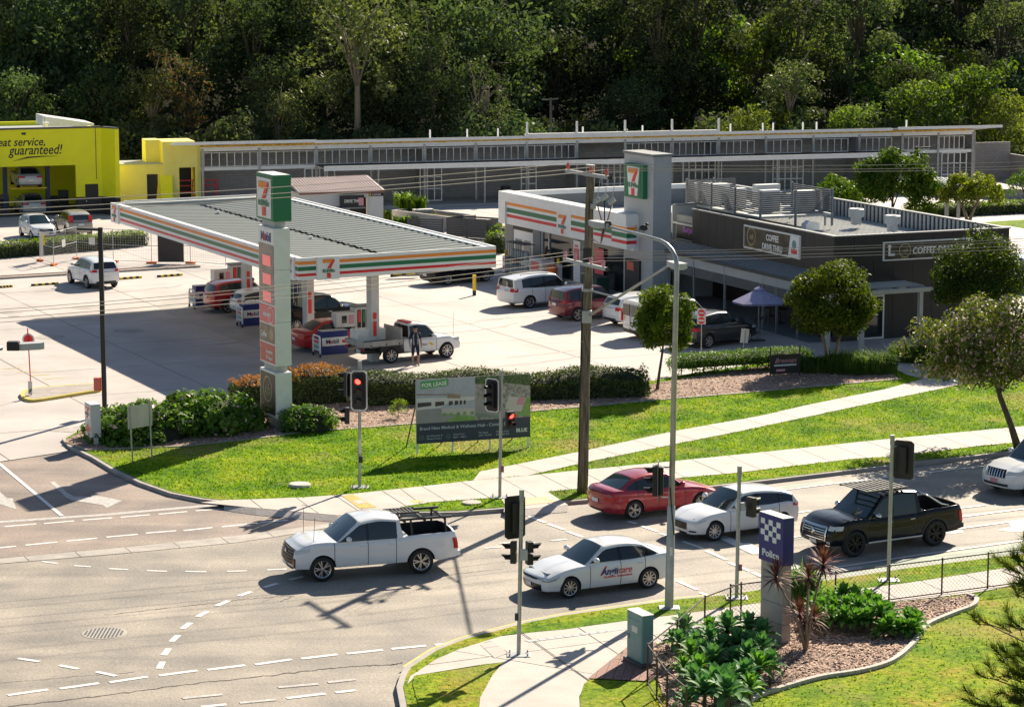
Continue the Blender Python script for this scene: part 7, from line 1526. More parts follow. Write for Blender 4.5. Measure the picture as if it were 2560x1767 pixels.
# ---------------- chain wire fence
FP_ = [g(11,1480,1800,VZ),g(12,0,0,VZ)]
def wirefence(name, label, pts, H, mesh=.14, parentlab=None, post_r=.02, mt='fence_dark', wire_r=.0032):
    base = pts[0]; root = thing(name,label,'fence',base); 
    for i,q in enumerate(pts): MB().tube([q-base,q-base+Vector((0,0,H+.05))],post_r*1.3,8).build('post',mt,root)
    for a,b in zip(pts,pts[1:]):
        a_ = a-base; b_ = b-base; L_ = (b_-a_).length; d = (b_-a_)/L_; up_ = Vector((0,0,1))
        for zz in (.06,H): MB().tube([a_+up_*zz,b_+up_*zz],post_r,6).build('rail',mt,root)
        mb = MB(); n = int(L_/mesh); nrm = Vector((-d.y,d.x,0))
        for i in range(-int(H/mesh)-1,n+1):
            for sg in (1,-1):
                s0_ = i*mesh; s1_ = s0_+H
                if sg < 0: s0_, s1_ = s1_, s0_
                # clip to the bay
                t0 = 0; t1 = 1
                for S_ in (0,L_):
                    pass
                def at(t): return s0_+(s1_-s0_)*t
                lo_, hi_ = sorted(((0-s0_)/(s1_-s0_),(L_-s0_)/(s1_-s0_))); t0 = max(0,lo_); t1 = min(1,hi_)
                if t1-t0 < .02: continue
                p0 = a_+d*at(t0)+up_*(.06+(H-.06)*t0); p1 = a_+d*at(t1)+up_*(.06+(H-.06)*t1); dd = (p1-p0).normalized(); sidev = dd.cross(nrm)*wire_r
                mb.quad(p0-sidev,p1-sidev,p1+sidev,p0+sidev); 
        mb.build('wire_mesh',mt,root,kind='stuff')
    return root
mat('fence_dark',(.06,.03,.03),.5)
fpts = [g(k,x,y,VZ) for k,x,y in ((11,1450,1760),(11,1315,1640),(11,1243,1535),(11,1178,1440),(11,1385,1265),(11,1580,1085),(11,1835,985))]
wirefence('chain_wire_fence','dark chain wire fence turning the garden corner beside the teal cabinet',fpts,1.08)
fpts = [g(k,x,y,VZ) for k,x,y in ((11,1835,985),(12,0,1075),(12,300,985),(12,520,945),(12,770,900),(12,1062,925),(12,1488,865),(12,1830,795),(12,2400,700))]
fpts = [g(11,1835,985,VZ),g(0,1960,1555,VZ),g(0,2060,1532,VZ),g(12,770,900+8,VZ),g(12,1062,925-30,VZ)] if 0 else [g(11,1835,985,VZ),g(0,2010,1540,VZ),g(12,772,905,VZ),g(12,1064,905,VZ),g(12,1488,862,VZ),g(12,1830,800,VZ),g(12,2300,715,VZ)]
FQ0, FQ1 = g(11,1760,1000,VZ), g(12,1830,797,VZ)
fpts = [FQ0.lerp(FQ1,t) for t in (0,.17,.34,.52,.70,.86,1.02,1.25)]
wirefence('chain_wire_fence','dark chain wire fence along the police garden behind the agaves',[Vector((q.x,q.y,VZ)) for q in fpts],1.08)
# ---------------- temporary fence panels
def temp_panel(label, a, b, extra=None):
    base = a; d = (b-a); L_ = d.length; az = math.atan2(d.y,d.x); r = thing('temporary_fence_panel',label,'fence panel',(a.x,a.y,FCZ),az,'temporary fence panels on the forecourt'); H = 2.05
    MB().tube([(0,0,0),(0,0,H)],.022,6).build('upright','steel',r); MB().tube([(L_,0,0),(L_,0,H)],.022,6).build('upright','steel',r)
    for z in (.12,1.1,H): MB().tube([(0,0,z),(L_,0,z)],.018,6).build('rail','steel',r)
    mb = MB(); n = int(L_/.16)
    for i in range(1,n): mb.box(i*L_/n-.003,i*L_/n+.003,-.003,.003,.12,H)
    for i in range(1,12): mb.box(0,L_,-.003,.003,.12+i*.16-.003,.12+i*.16+.003)
    mb.build('wire_mesh','steel',r,kind='stuff'); MB().bbox(-.32,.32,-.12,.12,0,.13,.03).build('foot_block','orange_block',r)
    if extra: MB().box(L_*.35,L_*.35+.5,-.03,-.02,1.0,1.45).build('notice','panel_white',r)
    return r
tp = [(0,640),(96,645),(135,664),(192,650),(285,652),(378,660),(470,655),(560,650)]
tq = [g(0,-60,662),g(1,320,1290),g(1,430,1325),g(1,615,1275),g(1,905,1300),g(1,1210,1310),g(1,1520,1310),g(1,1800,1330)]
for i,(a,b) in enumerate(zip(tq[1:],tq[2:])):
    temp_panel(('narrow wire fence panel with a tall notice at the left end of the hedge','wire fence panel with a white notice, second from the left end','wire fence panel behind the white crossover, with a small notice','wire fence panel right of the black lamp post','wire fence panel hung with dark shade cloth near the pumps','wire fence panel at the right end of the temporary fence')[i], a, b, i in (1,2))
r = [o for o in bpy.data.objects if o.name.startswith('temporary_fence_panel')]; L_ = (tq[2]-tq[1]).length; MB().box(.25,.75,-.05,-.03,.35,1.85).build('notice','panel_white',r[0]); MB().box(.8,1.1,-.06,-.04,1.1,1.8).build('notice','yellow_safe',r[0])
mat('shade_cloth',(.06,.055,.05),.9); MB().box(.4,2.0,-.03,-.02,.1,1.9).build('shade_cloth','shade_cloth',r[4])
for i,(x0,y0_,x1,y1) in enumerate(((0,1500,100,1492),(250,1485,465,1470),(930,1435,1130,1420),(1255,1415,1455,1400))):
    a,b = g(1,x0,y0_,FCZ),g(1,x1,y1,FCZ); d = b-a; L_ = d.length; r = thing('wheel_stop','black and yellow rubber wheel stop, '+('at the left edge of the photo','left of the white crossover','just right of the white crossover','furthest right before the pumps')[i],'wheel stop',(a.x,a.y,FCZ),math.atan2(d.y,d.x),'black and yellow wheel stops')
    n = 8
    for j in range(n): MB().bbox(j*L_/n+.002,(j+1)*L_/n-.002,-.08,.08,0,.12,.02).build('segment','yellow_safe' if j%2 else 'black',r)
a,b = g(1,-50,1440),g(1,1600,1340); mb = MB(); 
for off in (0,.9): 
    d = (b-a).normalized(); n_ = Vector((-d.y,d.x,0)); mb.prism([a+n_*off,b+n_*off,b+n_*(off+.18),a+n_*(off+.18)],.0,.14)
struct(mb.build('kerb','kerb_concrete'))
struct(sheet('planting_strip',[a+n_*.18,b+n_*.18,b+n_*.9,a+n_*.9],.10,'mulch'))
# ---------------- bin enclosure, planter, shelter
a,b = g(2,1655,800),g(2,1970,822); d=b-a; L_=d.length; en = thing('bin_enclosure','dark slatted bin enclosure between the canopy and the shop','enclosure',(a.x,a.y,FCZ),math.atan2(d.y,d.x))
for x in (0,L_*.5,L_): MB().box(x-.05,x+.05,-.05,.05,0,1.5).build('post','grey_dark',en)
for k in range(9):
    MB().box(0,L_,-.04,-.01,.1+k*.155,.21+k*.155).build('slat','grey_dark',en); MB().box(0,L_,1.9,1.93,.1+k*.155,.21+k*.155).build('slat','grey_dark',en)
for x in (0,L_): MB().box(x-.02,x+.02,0,1.9,.1,1.5).build('side','grey_dark',en)
a,b = g(2,1340,760),g(2,1620,770); d=b-a; L_=d.length; en = thing('slatted_screen','low dark slatted screen behind the canopy roof left of the bin enclosure','screen',(a.x,a.y,FCZ),math.atan2(d.y,d.x))
for k in range(7): MB().box(0,L_,-.04,-.01,.1+k*.155,.21+k*.155).build('slat','grey_dark',en)
for x in (0,L_): MB().box(x-.05,x+.05,-.05,.05,0,1.2).build('post','grey_dark',en)
mat('planter_block',(.42,.39,.35),.85,var=.1,scale=2)
pa = g(2,1212,668); pl = thing('planter','pale block planter with low plants beside the service lane','planter',(pa.x,pa.y,FCZ),math.radians(-50))
MB().box(0,6.5,0,.2,0,.95).build('planter_wall','planter_block',pl); MB().box(0,.2,.2,2.2,0,.95).build('planter_wall','planter_block',pl); MB().box(0,6.5,2.2,2.4,0,.95).build('planter_wall','planter_block',pl); MB().box(6.3,6.5,.2,2.2,0,.95).build('planter_wall','planter_block',pl); MB().box(.2,6.3,.2,2.2,0,.8).build('planter_soil','soil',pl)
q = g(2,1460,672); rr = thing('planter_pier','square pale rendered pier at the end of the planter','pier',(q.x,q.y,FCZ),.3); MB().bbox(-.7,.7,-.3,.3,0,1.0,.02).build('pier','planter_block',rr); MB().box(-.72,.72,-.32,.32,1.0,1.04).build('cap','panel_white',rr)
q = g(4,1615,965); shl = thing('walkway_shelter','small shelter with a ribbed white tilted roof on one grey post','shelter',(q.x,q.y,0),.1); MB().box(-.12,.12,-.12,.12,0,2.5).build('post','grey_light',shl); MB().box(.75,.95,-.1,.1,0,2.6).build('post','grey_light',shl)
MB().extr([(-1.6,2.4,2.95),(1.5,2.2,2.75),(.9,-1.6,2.45),(-.3,-1.6,2.5)],(0,0,.1)).build('roof','roof_sheet',shl)
for i in range(9):
    t = i/8; MB().tube([(-1.6+3.1*t,2.4-.2*t,3.07-.2*t),(-.3+1.2*t,-1.6,2.62-.05*t)],.03,4).build('roof_rib','white_metal',shl)
# road on the far right
struct(sheet('service_road',[g(4,1430,690),g(4,2300,790),g(4,2300,1000),g(4,1480,960),g(4,1400,830)],FCZ+.01,'asphalt')) if 0 else None
struct(sheet('far_lawn',[g(4,1850,985),g(4,2300,955),g(4,2300,1040),g(4,2120,1010),g(4,1850,1000)],FCZ+.012,'grass'))
mb = MB(); a,b = g(4,1480,775),g(4,2300,800); n_=Vector((0,1,0)); mb.prism([a,b,b+n_*.3,a+n_*.3],0,.8); tag(mb.build('retaining_wall','block_pale'),'low pale retaining wall crossing behind the far hedge','wall')
# ================================================================ VEGETATION
def leafmat(name, c1, c2, c3, trans=.35, scale=.8, gloss=.45, objvar=0.):
    m = bpy.data.materials.new(name); m.use_nodes = True; nt = m.node_tree; p = nt.nodes['Principled BSDF']; L = nt.links.new
    tc = node(nt,'ShaderNodeTexCoord'); a = node(nt,'ShaderNodeTexNoise'); a.inputs['Scale'].default_value = scale; a.inputs['Detail'].default_value = 4; a.inputs['Roughness'].default_value = .8; L(tc.outputs['Object'],a.inputs[0])
    r = node(nt,'ShaderNodeValToRGB'); e = r.color_ramp.elements; e[0].position = .34; e[0].color = (*c1,1); e[1].position = .5; e[1].color = (*c2,1); x = e.new(.68); x.color = (*c3,1); L(a.outputs[0],r.inputs[0]); out = r.outputs[0]
    if objvar:
        oi = node(nt,'ShaderNodeObjectInfo'); hs = node(nt,'ShaderNodeHueSaturation'); mr = node(nt,'ShaderNodeMapRange'); mr.inputs['To Min'].default_value = 1-objvar; mr.inputs['To Max'].default_value = 1+objvar*1.3; L(oi.outputs['Random'],mr.inputs[0]); L(mr.outputs[0],hs.inputs['Value'])
        m1 = node(nt,'ShaderNodeMath',operation='MULTIPLY'); m1.inputs[1].default_value = 13.7; m2 = node(nt,'ShaderNodeMath',operation='FRACT'); m3 = node(nt,'ShaderNodeMapRange'); m3.inputs['To Min'].default_value = .465; m3.inputs['To Max'].default_value = .52; L(oi.outputs['Random'],m1.inputs[0]); L(m1.outputs[0],m2.inputs[0]); L(m2.outputs[0],m3.inputs[0]); L(m3.outputs[0],hs.inputs['Hue']); L(out,hs.inputs['Color']); out = hs.outputs[0]
    L(out,p.inputs['Base Color']); p.inputs['Roughness'].default_value = max(.55,gloss); p.inputs['Specular IOR Level'].default_value = .10
    t = node(nt,'ShaderNodeBsdfTranslucent'); mm = node(nt,'ShaderNodeMix',data_type='RGBA',blend_type='MULTIPLY'); mm.inputs[0].default_value = 1; mm.inputs['B'].default_value = (1.3,1.36,.50,1); L(out,mm.inputs['A']); L(mm.outputs['Result'],t.inputs[0])
    mx = node(nt,'ShaderNodeMixShader'); mx.inputs[0].default_value = trans; L(p.outputs[0],mx.inputs[1]); L(t.outputs[0],mx.inputs[2]); L(mx.outputs[0],nt.nodes['Material Output'].inputs[0]); MATS[name] = m
def leaves(C_, N_, size, mt, name='crown', aspect=.5, jit=.6, droop=.0, sizevar=.4, mats2=None, frac2=0.):
    """pointed leaf blades (4-vertex kites, slightly folded) at positions C_ facing roughly N_"""
    n = len(C_); nn = N_+rng.normal(0,jit,(n,3)); nn /= np.linalg.norm(nn,axis=1)[:,None]+1e-9
    a = np.cross(nn, rng.normal(0,1,(n,3))); a /= np.linalg.norm(a,axis=1)[:,None]+1e-9
    a[:,2] -= droop; a /= np.linalg.norm(a,axis=1)[:,None]+1e-9
    b = np.cross(nn,a); b /= np.linalg.norm(b,axis=1)[:,None]+1e-9
    s = size*rng.uniform(1-sizevar,1+sizevar,n)[:,None]
    v = np.empty((n,4,3)); v[:,0] = C_-a*s*.5; v[:,1] = C_+b*s*aspect*.5+nn*s*.08; v[:,2] = C_+a*s*.5; v[:,3] = C_-b*s*aspect*.5+nn*s*.08
    me = bpy.data.meshes.new(name); me.vertices.add(n*4); me.vertices.foreach_set('co',v.ravel()); me.loops.add(n*4); me.loops.foreach_set('vertex_index',np.arange(n*4,dtype=np.int32))
    me.polygons.add(n); me.polygons.foreach_set('loop_start',np.arange(0,n*4,4,dtype=np.int32)); me.polygons.foreach_set('loop_total',np.full(n,4,dtype=np.int32)); me.update(calc_edges=True)
    me.materials.append(M[mt])
    if mats2: me.materials.append(M[mats2]); me.polygons.foreach_set('material_index',(rng.random(n)<frac2).astype(np.int32))
    return me
def clusters(rad, n, r0, r1, low=-.6, seed=None, shell=.55):
    out = []
    while len(out) < n:
        d = rng.normal(0,1,3); d /= np.linalg.norm(d)
        if d[2] < low: continue
        k = rng.uniform(shell,1)**.6*(1+.13*math.sin(2*math.atan2(d[1],d[0])+n)+.10*math.sin(5*d[2]+3*math.atan2(d[1],d[0])+n*.7)+rng.uniform(-.07,.10)); out.append((np.array([d[0]*rad[0],d[1]*rad[1],d[2]*rad[2]])*k, rng.uniform(r0,r1)))
    return out
def cloud(cl, per, flat=.8, fill=.25):
    P_ = []; N_ = []; per = per*2.6 if per < 1000 else per
    for c,r in cl:
        m = int(per*r*r)+6; d = rng.normal(0,1,(m,3)); d /= np.linalg.norm(d,axis=1)[:,None]; k = rng.uniform(.72,1.06,m)**1.0
        k[:int(m*fill)] *= rng.uniform(.2,1,int(m*fill)); p_ = c+d*r*k[:,None]*np.array([1,1,flat]); P_.append(p_); N_.append(d*1.0+np.array([0,0,.25]))
    return np.concatenate(P_), np.concatenate(N_)
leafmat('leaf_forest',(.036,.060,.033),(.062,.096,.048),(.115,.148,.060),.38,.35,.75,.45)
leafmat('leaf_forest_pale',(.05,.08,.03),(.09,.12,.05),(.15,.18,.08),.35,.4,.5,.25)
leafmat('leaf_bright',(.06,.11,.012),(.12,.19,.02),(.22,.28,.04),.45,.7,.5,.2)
leafmat('leaf_brown',(.10,.055,.025),(.16,.09,.045),(.24,.15,.08),.3,.6,.7,.2)
leafmat('leaf_tree',(.032,.065,.008),(.075,.13,.013),(.17,.22,.025),.38,1.2,.35,.15)
leafmat('leaf_dark',(.016,.03,.010),(.03,.055,.015),(.07,.10,.02),.30,1.2,.35,.1)
leafmat('leaf_flower',(.06,.09,.018),(.12,.16,.03),(.27,.26,.10),.35,2.2,.45); mat('blossom',(.62,.40,.36),.6)
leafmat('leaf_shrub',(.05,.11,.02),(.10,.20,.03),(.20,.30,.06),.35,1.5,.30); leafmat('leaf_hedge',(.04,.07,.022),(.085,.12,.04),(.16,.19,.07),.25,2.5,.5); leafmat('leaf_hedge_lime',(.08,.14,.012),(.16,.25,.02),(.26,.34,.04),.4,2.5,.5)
leafmat('leaf_rust',(.30,.12,.03),(.42,.17,.045),(.52,.26,.07),.25,2.5,.6); leafmat('agave',(.05,.15,.07),(.10,.25,.10),(.20,.36,.14),.25,2,.35); leafmat('agave_green',(.06,.17,.035),(.12,.28,.05),(.22,.40,.09),.3,2,.35); leafmat('cordyline',(.09,.022,.03),(.17,.06,.06),(.36,.21,.17),.1,2,.4)
leafmat('strap',(.04,.09,.02),(.09,.16,.03),(.18,.24,.05),.35,2,.5); leafmat('pine_needle',(.035,.06,.012),(.08,.11,.02),(.18,.20,.05),.3,2,.5)
def limbs(base_h, R, h, n=7, r=.09, spread=.6, mt='bark', multi=1, lean=(0,0)):
    mb = MB(); rs = random.Random(n*7+int(h*10))
    for m in range(multi):
        a0 = 2*math.pi*m/max(1,multi)+.5; off = (.0 if multi==1 else .35)
        top = Vector((lean[0]+off*math.cos(a0)*2,lean[1]+off*math.sin(a0)*2,base_h+h*.35))
        pts = [Vector((0,0,-.1)),Vector((lean[0]*.3+off*math.cos(a0)*.5,lean[1]*.3+off*math.sin(a0)*.5,base_h*.45)),Vector((lean[0]*.7+off*math.cos(a0),lean[1]*.7+off*math.sin(a0),base_h)),top]
        mb.tube(pts,[r*1.35,r,r*.85,r*.5],8)
        for i in range(n):
            t = rs.uniform(.0,1); st = pts[2].lerp(top,t); a = 2*math.pi*i/n+rs.uniform(-.4,.4); e = Vector((math.cos(a)*R*spread,math.sin(a)*R*spread,h*rs.uniform(.2,.7)))
            mid = st+e*.45+Vector((0,0,.12*h)); mb.tube([st,mid,st+e],[r*.45,r*.28,r*.1],6)
    return mb
TP = {}
def tree(name, label, base, base_h, rad, ncl, r0, r1, per, leaf, mt, aspect=.5, cat='tree', group=None, trunk_r=.09, multi=1, bark='bark', lean=(0,0), m2=None, f2=0, low=-.6, z=VZ, cz=None, jit=.6, shell=.55, cull=True):
    root = thing(name,label,cat,(base.x,base.y,z),random.uniform(0,6),group)
    h = rad[2]*2; cl = clusters(rad,ncl,r0,r1,low,shell=shell); P_,N_ = cloud(cl,per); P_ += np.array([lean[0],lean[1],(cz if cz is not None else base_h+rad[2]*.9)])
    link('crown',leaves(P_,N_,leaf,mt,aspect=aspect,mats2=m2,frac2=f2,jit=jit),root)
    o = limbs(base_h,rad[0],h,7,trunk_r,.55,multi=multi,lean=lean).build('trunk',bark,root,smooth=True); root.rotation_euler = (0,0,0) if lean != (0,0) else root.rotation_euler
    return root
# street trees
tree('street_tree','slender round-headed young tree beside the galvanised street light, in front of the white van',g(7,1412,715,VZ),1.55,(1.15,1.15,1.35),80,.26,.58,260,.17,'leaf_tree',trunk_r=.06,cz=3.05,low=-.9,lean=(.3,0))
tree('street_tree','dense round-headed tree with a pale forked trunk in front of the cafe umbrella',g(8,690,700,VZ),1.3,(1.85,1.85,1.5),130,.32,.68,230,.17,'leaf_tree',trunk_r=.085,multi=2,bark='bark_pale',cz=3.05,low=-.85)
tree('street_tree','dense dark tree hiding the end of the coffee drive thru banner',g(0,2440,885,VZ),1.3,(2.3,2.2,1.95),120,.35,.85,200,.17,'leaf_dark',aspect=.35,trunk_r=.11,cz=3.5,m2='leaf_tree',f2=.3)
tree('flowering_tree','open flowering tree with pinkish blossom leaning over the footpath at the right edge',g(8,2190,1330,VZ),1.9,(2.9,2.4,1.75),160,.3,.7,190,.16,'leaf_flower',trunk_r=.12,lean=(-1.0,.5),m2='blossom',f2=.16,cz=3.75,low=-.75,shell=.35)
tree('flowering_tree','flowering tree crown cut off by the right edge',g(0,2690,1100,VZ),2.0,(2.6,2.4,1.7),120,.38,.66,190,.15,'leaf_flower',trunk_r=.12,m2='blossom',f2=.12,cz=3.8)
tree('garden_tree','tall dark leafy tree beyond the cafe roof beside the black lamp post',g(0,2230,560),.9,(2.5,2.3,2.0),85,.5,.85,130,.26,'leaf_tree',z=0,trunk_r=.12,cz=2.9)
tree('garden_tree','lower bushy tree just right of the rooftop air conditioners',g(0,2090,545),.5,(1.9,1.7,1.15),50,.4,.7,130,.24,'leaf_tree',z=0,cz=1.7)
tree('garden_tree','small bush with light green leaves below the black lamp post',g(0,2300,560),.2,(.9,.9,.8),18,.3,.5,130,.2,'leaf_bright',z=0,cz=.9)
tree('garden_tree','young wide tree on pale forked stems beside the walkway shelter',g(4,1790,985),1.0,(2.3,2.0,.95),44,.35,.65,120,.26,'leaf_bright',z=0,multi=2,bark='bark_pale',trunk_r=.12,cz=2.3)
tree('palm_shrub','spiky light green shrub at the right edge above the far hedge',g(0,2560,520),.6,(1.4,1.2,1.0),22,.3,.5,110,.3,'leaf_bright',z=0,aspect=.2,cz=1.7)
tree('small_shrub','small lime green shrub in the bark bed behind the red traffic light',g(6,1262,940,VZ),.1,(.38,.38,.45),12,.14,.22,1500,.08,'leaf_hedge_lime',cat='shrub',trunk_r=.02,cz=.45,aspect=.3)
def mound(name,label,base,rad,ncl,r0,r1,per,leaf,mt,aspect=.45,cat='shrub',group=None,m2=None,f2=0,z=VZ,rz=0,up=.3,core=True):
    root = thing(name,label,cat,(base.x,base.y,z),rz,group); cl = []
    while len(cl) < ncl:
        d = rng.normal(0,1,3); d[2] = abs(d[2]); d /= np.linalg.norm(d); cl.append((np.array([d[0]*rad[0],d[1]*rad[1],d[2]*rad[2]*.85+.1])*rng.uniform(.8,1.0), rng.uniform(r0,r1)))
    P_,N_ = cloud(cl,per); P_[:,2] = np.abs(P_[:,2]); link('foliage',leaves(P_,N_+np.array([0,0,up]),leaf,mt,'foliage',aspect=aspect,mats2=m2,frac2=f2),root)
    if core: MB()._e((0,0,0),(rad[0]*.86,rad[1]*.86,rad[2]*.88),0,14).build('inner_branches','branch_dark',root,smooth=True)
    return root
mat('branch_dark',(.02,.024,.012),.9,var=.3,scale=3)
q0,q1 = g(5,1050,1290,VZ),g(5,1750,1230,VZ); mp_ = (q0+q1)/2
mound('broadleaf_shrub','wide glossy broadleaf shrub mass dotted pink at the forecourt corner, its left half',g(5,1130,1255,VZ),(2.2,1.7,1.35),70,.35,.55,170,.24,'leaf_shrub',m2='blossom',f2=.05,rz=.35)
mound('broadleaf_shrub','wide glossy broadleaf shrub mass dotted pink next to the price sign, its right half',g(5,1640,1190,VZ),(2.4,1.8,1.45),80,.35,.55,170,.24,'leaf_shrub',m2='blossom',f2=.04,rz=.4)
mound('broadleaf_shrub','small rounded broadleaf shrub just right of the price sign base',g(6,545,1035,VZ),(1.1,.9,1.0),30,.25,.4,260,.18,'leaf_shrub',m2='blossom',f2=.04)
# clipped hedges
def hedge(name,label,a,b,H,D_,leaf,mt,topmt=None,per=260,hump=0.,group=None,z=VZ,rough=.05,legs=False,cat='hedge',round_=.25):
    a = Vector((a[0],a[1],0)); b = Vector((b[0],b[1],0)); d = b-a; L_ = d.length; az = math.atan2(d.y,d.x); root = thing(name,label,cat,(a.x,a.y,z),az,group)
    n = int(per*(L_*(H*2+D_)+2*H*D_)); x = rng.uniform(-.05,L_+.05,n); s_ = rng.uniform(0,1,n); P_ = np.empty((n,3)); N_ = np.zeros((n,3)); per_ = 2*H+D_
    q = s_*per_; zt = H+hump*np.sin(x*1.35+.6)+hump*.6*np.sin(x*.55)
    f = q < H; t = (q >= H)&(q < H+D_); k = q >= H+D_
    P_[:,0] = x; P_[f,1] = 0; P_[f,2] = q[f]/H*zt[f]; N_[f] = (0,-1,.15)
    P_[t,1] = q[t]-H; P_[t,2] = zt[t]; N_[t] = (0,0,1); P_[k,1] = D_; P_[k,2] = (per_-q[k])/H*zt[k]; N_[k] = (0,1,.15)
    ex = rng.random(n) < (2*H*D_)/(L_*(H*2+D_)+2*H*D_); P_[ex,0] = np.where(rng.random(ex.sum())<.5,0,L_); P_[ex,1] = rng.uniform(0,D_,ex.sum()); P_[ex,2] = rng.uniform(0,1,ex.sum())*zt[ex]; N_[ex] = np.where(P_[ex,0:1]>0,1,-1)*np.array([1,0,0])
    # rounded shoulders
    yy = np.abs(P_[:,1]/D_-.5)*2; zz = P_[:,2]/np.maximum(zt,.1); c_ = np.clip((yy-.55)/.45,0,1)*np.clip((zz-.6)/.4,0,1); P_[:,2] -= c_*round_*H*.6
    ec = np.clip(1-np.minimum(x,L_-x)/(.35*H+.2),0,1)**2; P_[:,2] *= 1-ec*.35
    if legs: hole = (np.sin(x*5.3)+np.sin(x*2.1+1) > .1)&(P_[:,2] < H*.38); P_ = P_[~hole]; N_ = N_[~hole]; n = len(P_)
    P_ += rng.normal(0,rough,(n,3)); P_[:,2] = np.maximum(P_[:,2],.02)
    me = leaves(P_,N_,leaf,mt,'foliage',jit=.55)
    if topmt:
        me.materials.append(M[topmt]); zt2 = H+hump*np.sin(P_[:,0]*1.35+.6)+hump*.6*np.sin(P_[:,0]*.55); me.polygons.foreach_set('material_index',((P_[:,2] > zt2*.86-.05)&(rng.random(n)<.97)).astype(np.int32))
    link('foliage',me,root)
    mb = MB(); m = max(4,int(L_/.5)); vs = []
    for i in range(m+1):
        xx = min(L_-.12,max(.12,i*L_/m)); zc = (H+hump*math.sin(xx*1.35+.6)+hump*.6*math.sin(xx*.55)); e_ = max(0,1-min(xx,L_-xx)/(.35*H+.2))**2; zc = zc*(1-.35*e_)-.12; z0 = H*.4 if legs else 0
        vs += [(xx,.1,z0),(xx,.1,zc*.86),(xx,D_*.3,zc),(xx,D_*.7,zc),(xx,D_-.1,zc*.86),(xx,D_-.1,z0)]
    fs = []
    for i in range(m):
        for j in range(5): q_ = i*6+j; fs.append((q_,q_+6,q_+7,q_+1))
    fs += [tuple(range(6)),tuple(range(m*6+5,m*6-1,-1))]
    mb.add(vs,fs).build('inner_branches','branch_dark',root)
    if legs:
        for i in range(int(L_/.55)): xx = .3+i*.55; MB().tube([(xx,D_*.4,0),(xx+.1,D_*.5,H*.5)],.03,5).build('stem','bark',root)
    return root
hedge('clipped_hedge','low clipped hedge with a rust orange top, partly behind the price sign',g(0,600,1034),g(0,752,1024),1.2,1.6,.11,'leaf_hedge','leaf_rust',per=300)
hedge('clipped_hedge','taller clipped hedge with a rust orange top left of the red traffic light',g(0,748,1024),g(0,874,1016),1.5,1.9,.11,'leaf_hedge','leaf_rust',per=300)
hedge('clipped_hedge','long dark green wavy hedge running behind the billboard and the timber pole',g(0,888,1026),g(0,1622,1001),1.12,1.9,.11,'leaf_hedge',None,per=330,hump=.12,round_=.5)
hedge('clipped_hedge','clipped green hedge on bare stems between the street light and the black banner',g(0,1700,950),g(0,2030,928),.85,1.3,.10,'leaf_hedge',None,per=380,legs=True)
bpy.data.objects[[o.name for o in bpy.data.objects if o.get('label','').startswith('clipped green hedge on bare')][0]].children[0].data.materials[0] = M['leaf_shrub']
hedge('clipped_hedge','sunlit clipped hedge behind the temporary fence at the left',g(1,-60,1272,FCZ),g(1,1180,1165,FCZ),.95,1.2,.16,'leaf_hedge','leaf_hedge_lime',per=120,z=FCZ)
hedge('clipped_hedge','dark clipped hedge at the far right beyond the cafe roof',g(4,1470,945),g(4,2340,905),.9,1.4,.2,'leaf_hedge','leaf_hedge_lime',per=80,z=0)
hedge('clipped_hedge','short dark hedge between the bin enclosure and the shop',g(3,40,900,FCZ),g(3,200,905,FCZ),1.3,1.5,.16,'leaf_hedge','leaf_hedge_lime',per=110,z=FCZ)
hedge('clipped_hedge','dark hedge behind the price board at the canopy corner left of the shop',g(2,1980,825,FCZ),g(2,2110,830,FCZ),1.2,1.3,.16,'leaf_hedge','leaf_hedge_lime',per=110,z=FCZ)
# strappy clumps
def bladeclump(name,label,base,rx,ry,h,n,wd,mt,cat='shrub',group=None,z=VZ,spread=.9,up=.5):
    root = thing(name,label,cat,(base.x,base.y,z),0,group); mb = MB(); vs = []; fs = []
    for i in range(n):
        t = rng.uniform(0,2*np.pi); k = math.sqrt(rng.uniform(0,1)); p0 = Vector((rx*k*math.cos(t)*.8,ry*k*math.sin(t)*.8,0)); a = rng.uniform(0,2*np.pi); o = Vector((math.cos(a),math.sin(a),0)); hh = h*rng.uniform(.6,1.1); sp = spread*rng.uniform(.2,.9)*h*.7; s_ = Vector((-o.y,o.x,0))*wd
        m_ = p0+o*sp*.35+Vector((0,0,hh*.7)); e = p0+o*sp+Vector((0,0,hh*(up+.5*rng.uniform(0,1)))); b = len(vs); vs += [p0-s_*.6,p0+s_*.6,m_+s_,m_-s_,e]; fs += [(b,b+1,b+2,b+3),(b+3,b+2,b+4)]
    mb.add(vs,fs).build('foliage',mt,root); return root
bladeclump('strap_grass','tall strappy grass clump around the pale forked tree trunk',g(8,930,740,VZ),2.1,1.0,1.15,2600,.014,'strap'); bladeclump('strap_grass','strappy grass clump where the upper path meets the cafe drive',g(8,1420,650,VZ),1.9,.9,1.0,2000,.014,'strap'); bladeclump('strap_grass','small strappy clump between the black banner and the forked tree',g(8,540,735,VZ),.9,.6,.9,900,.014,'strap')
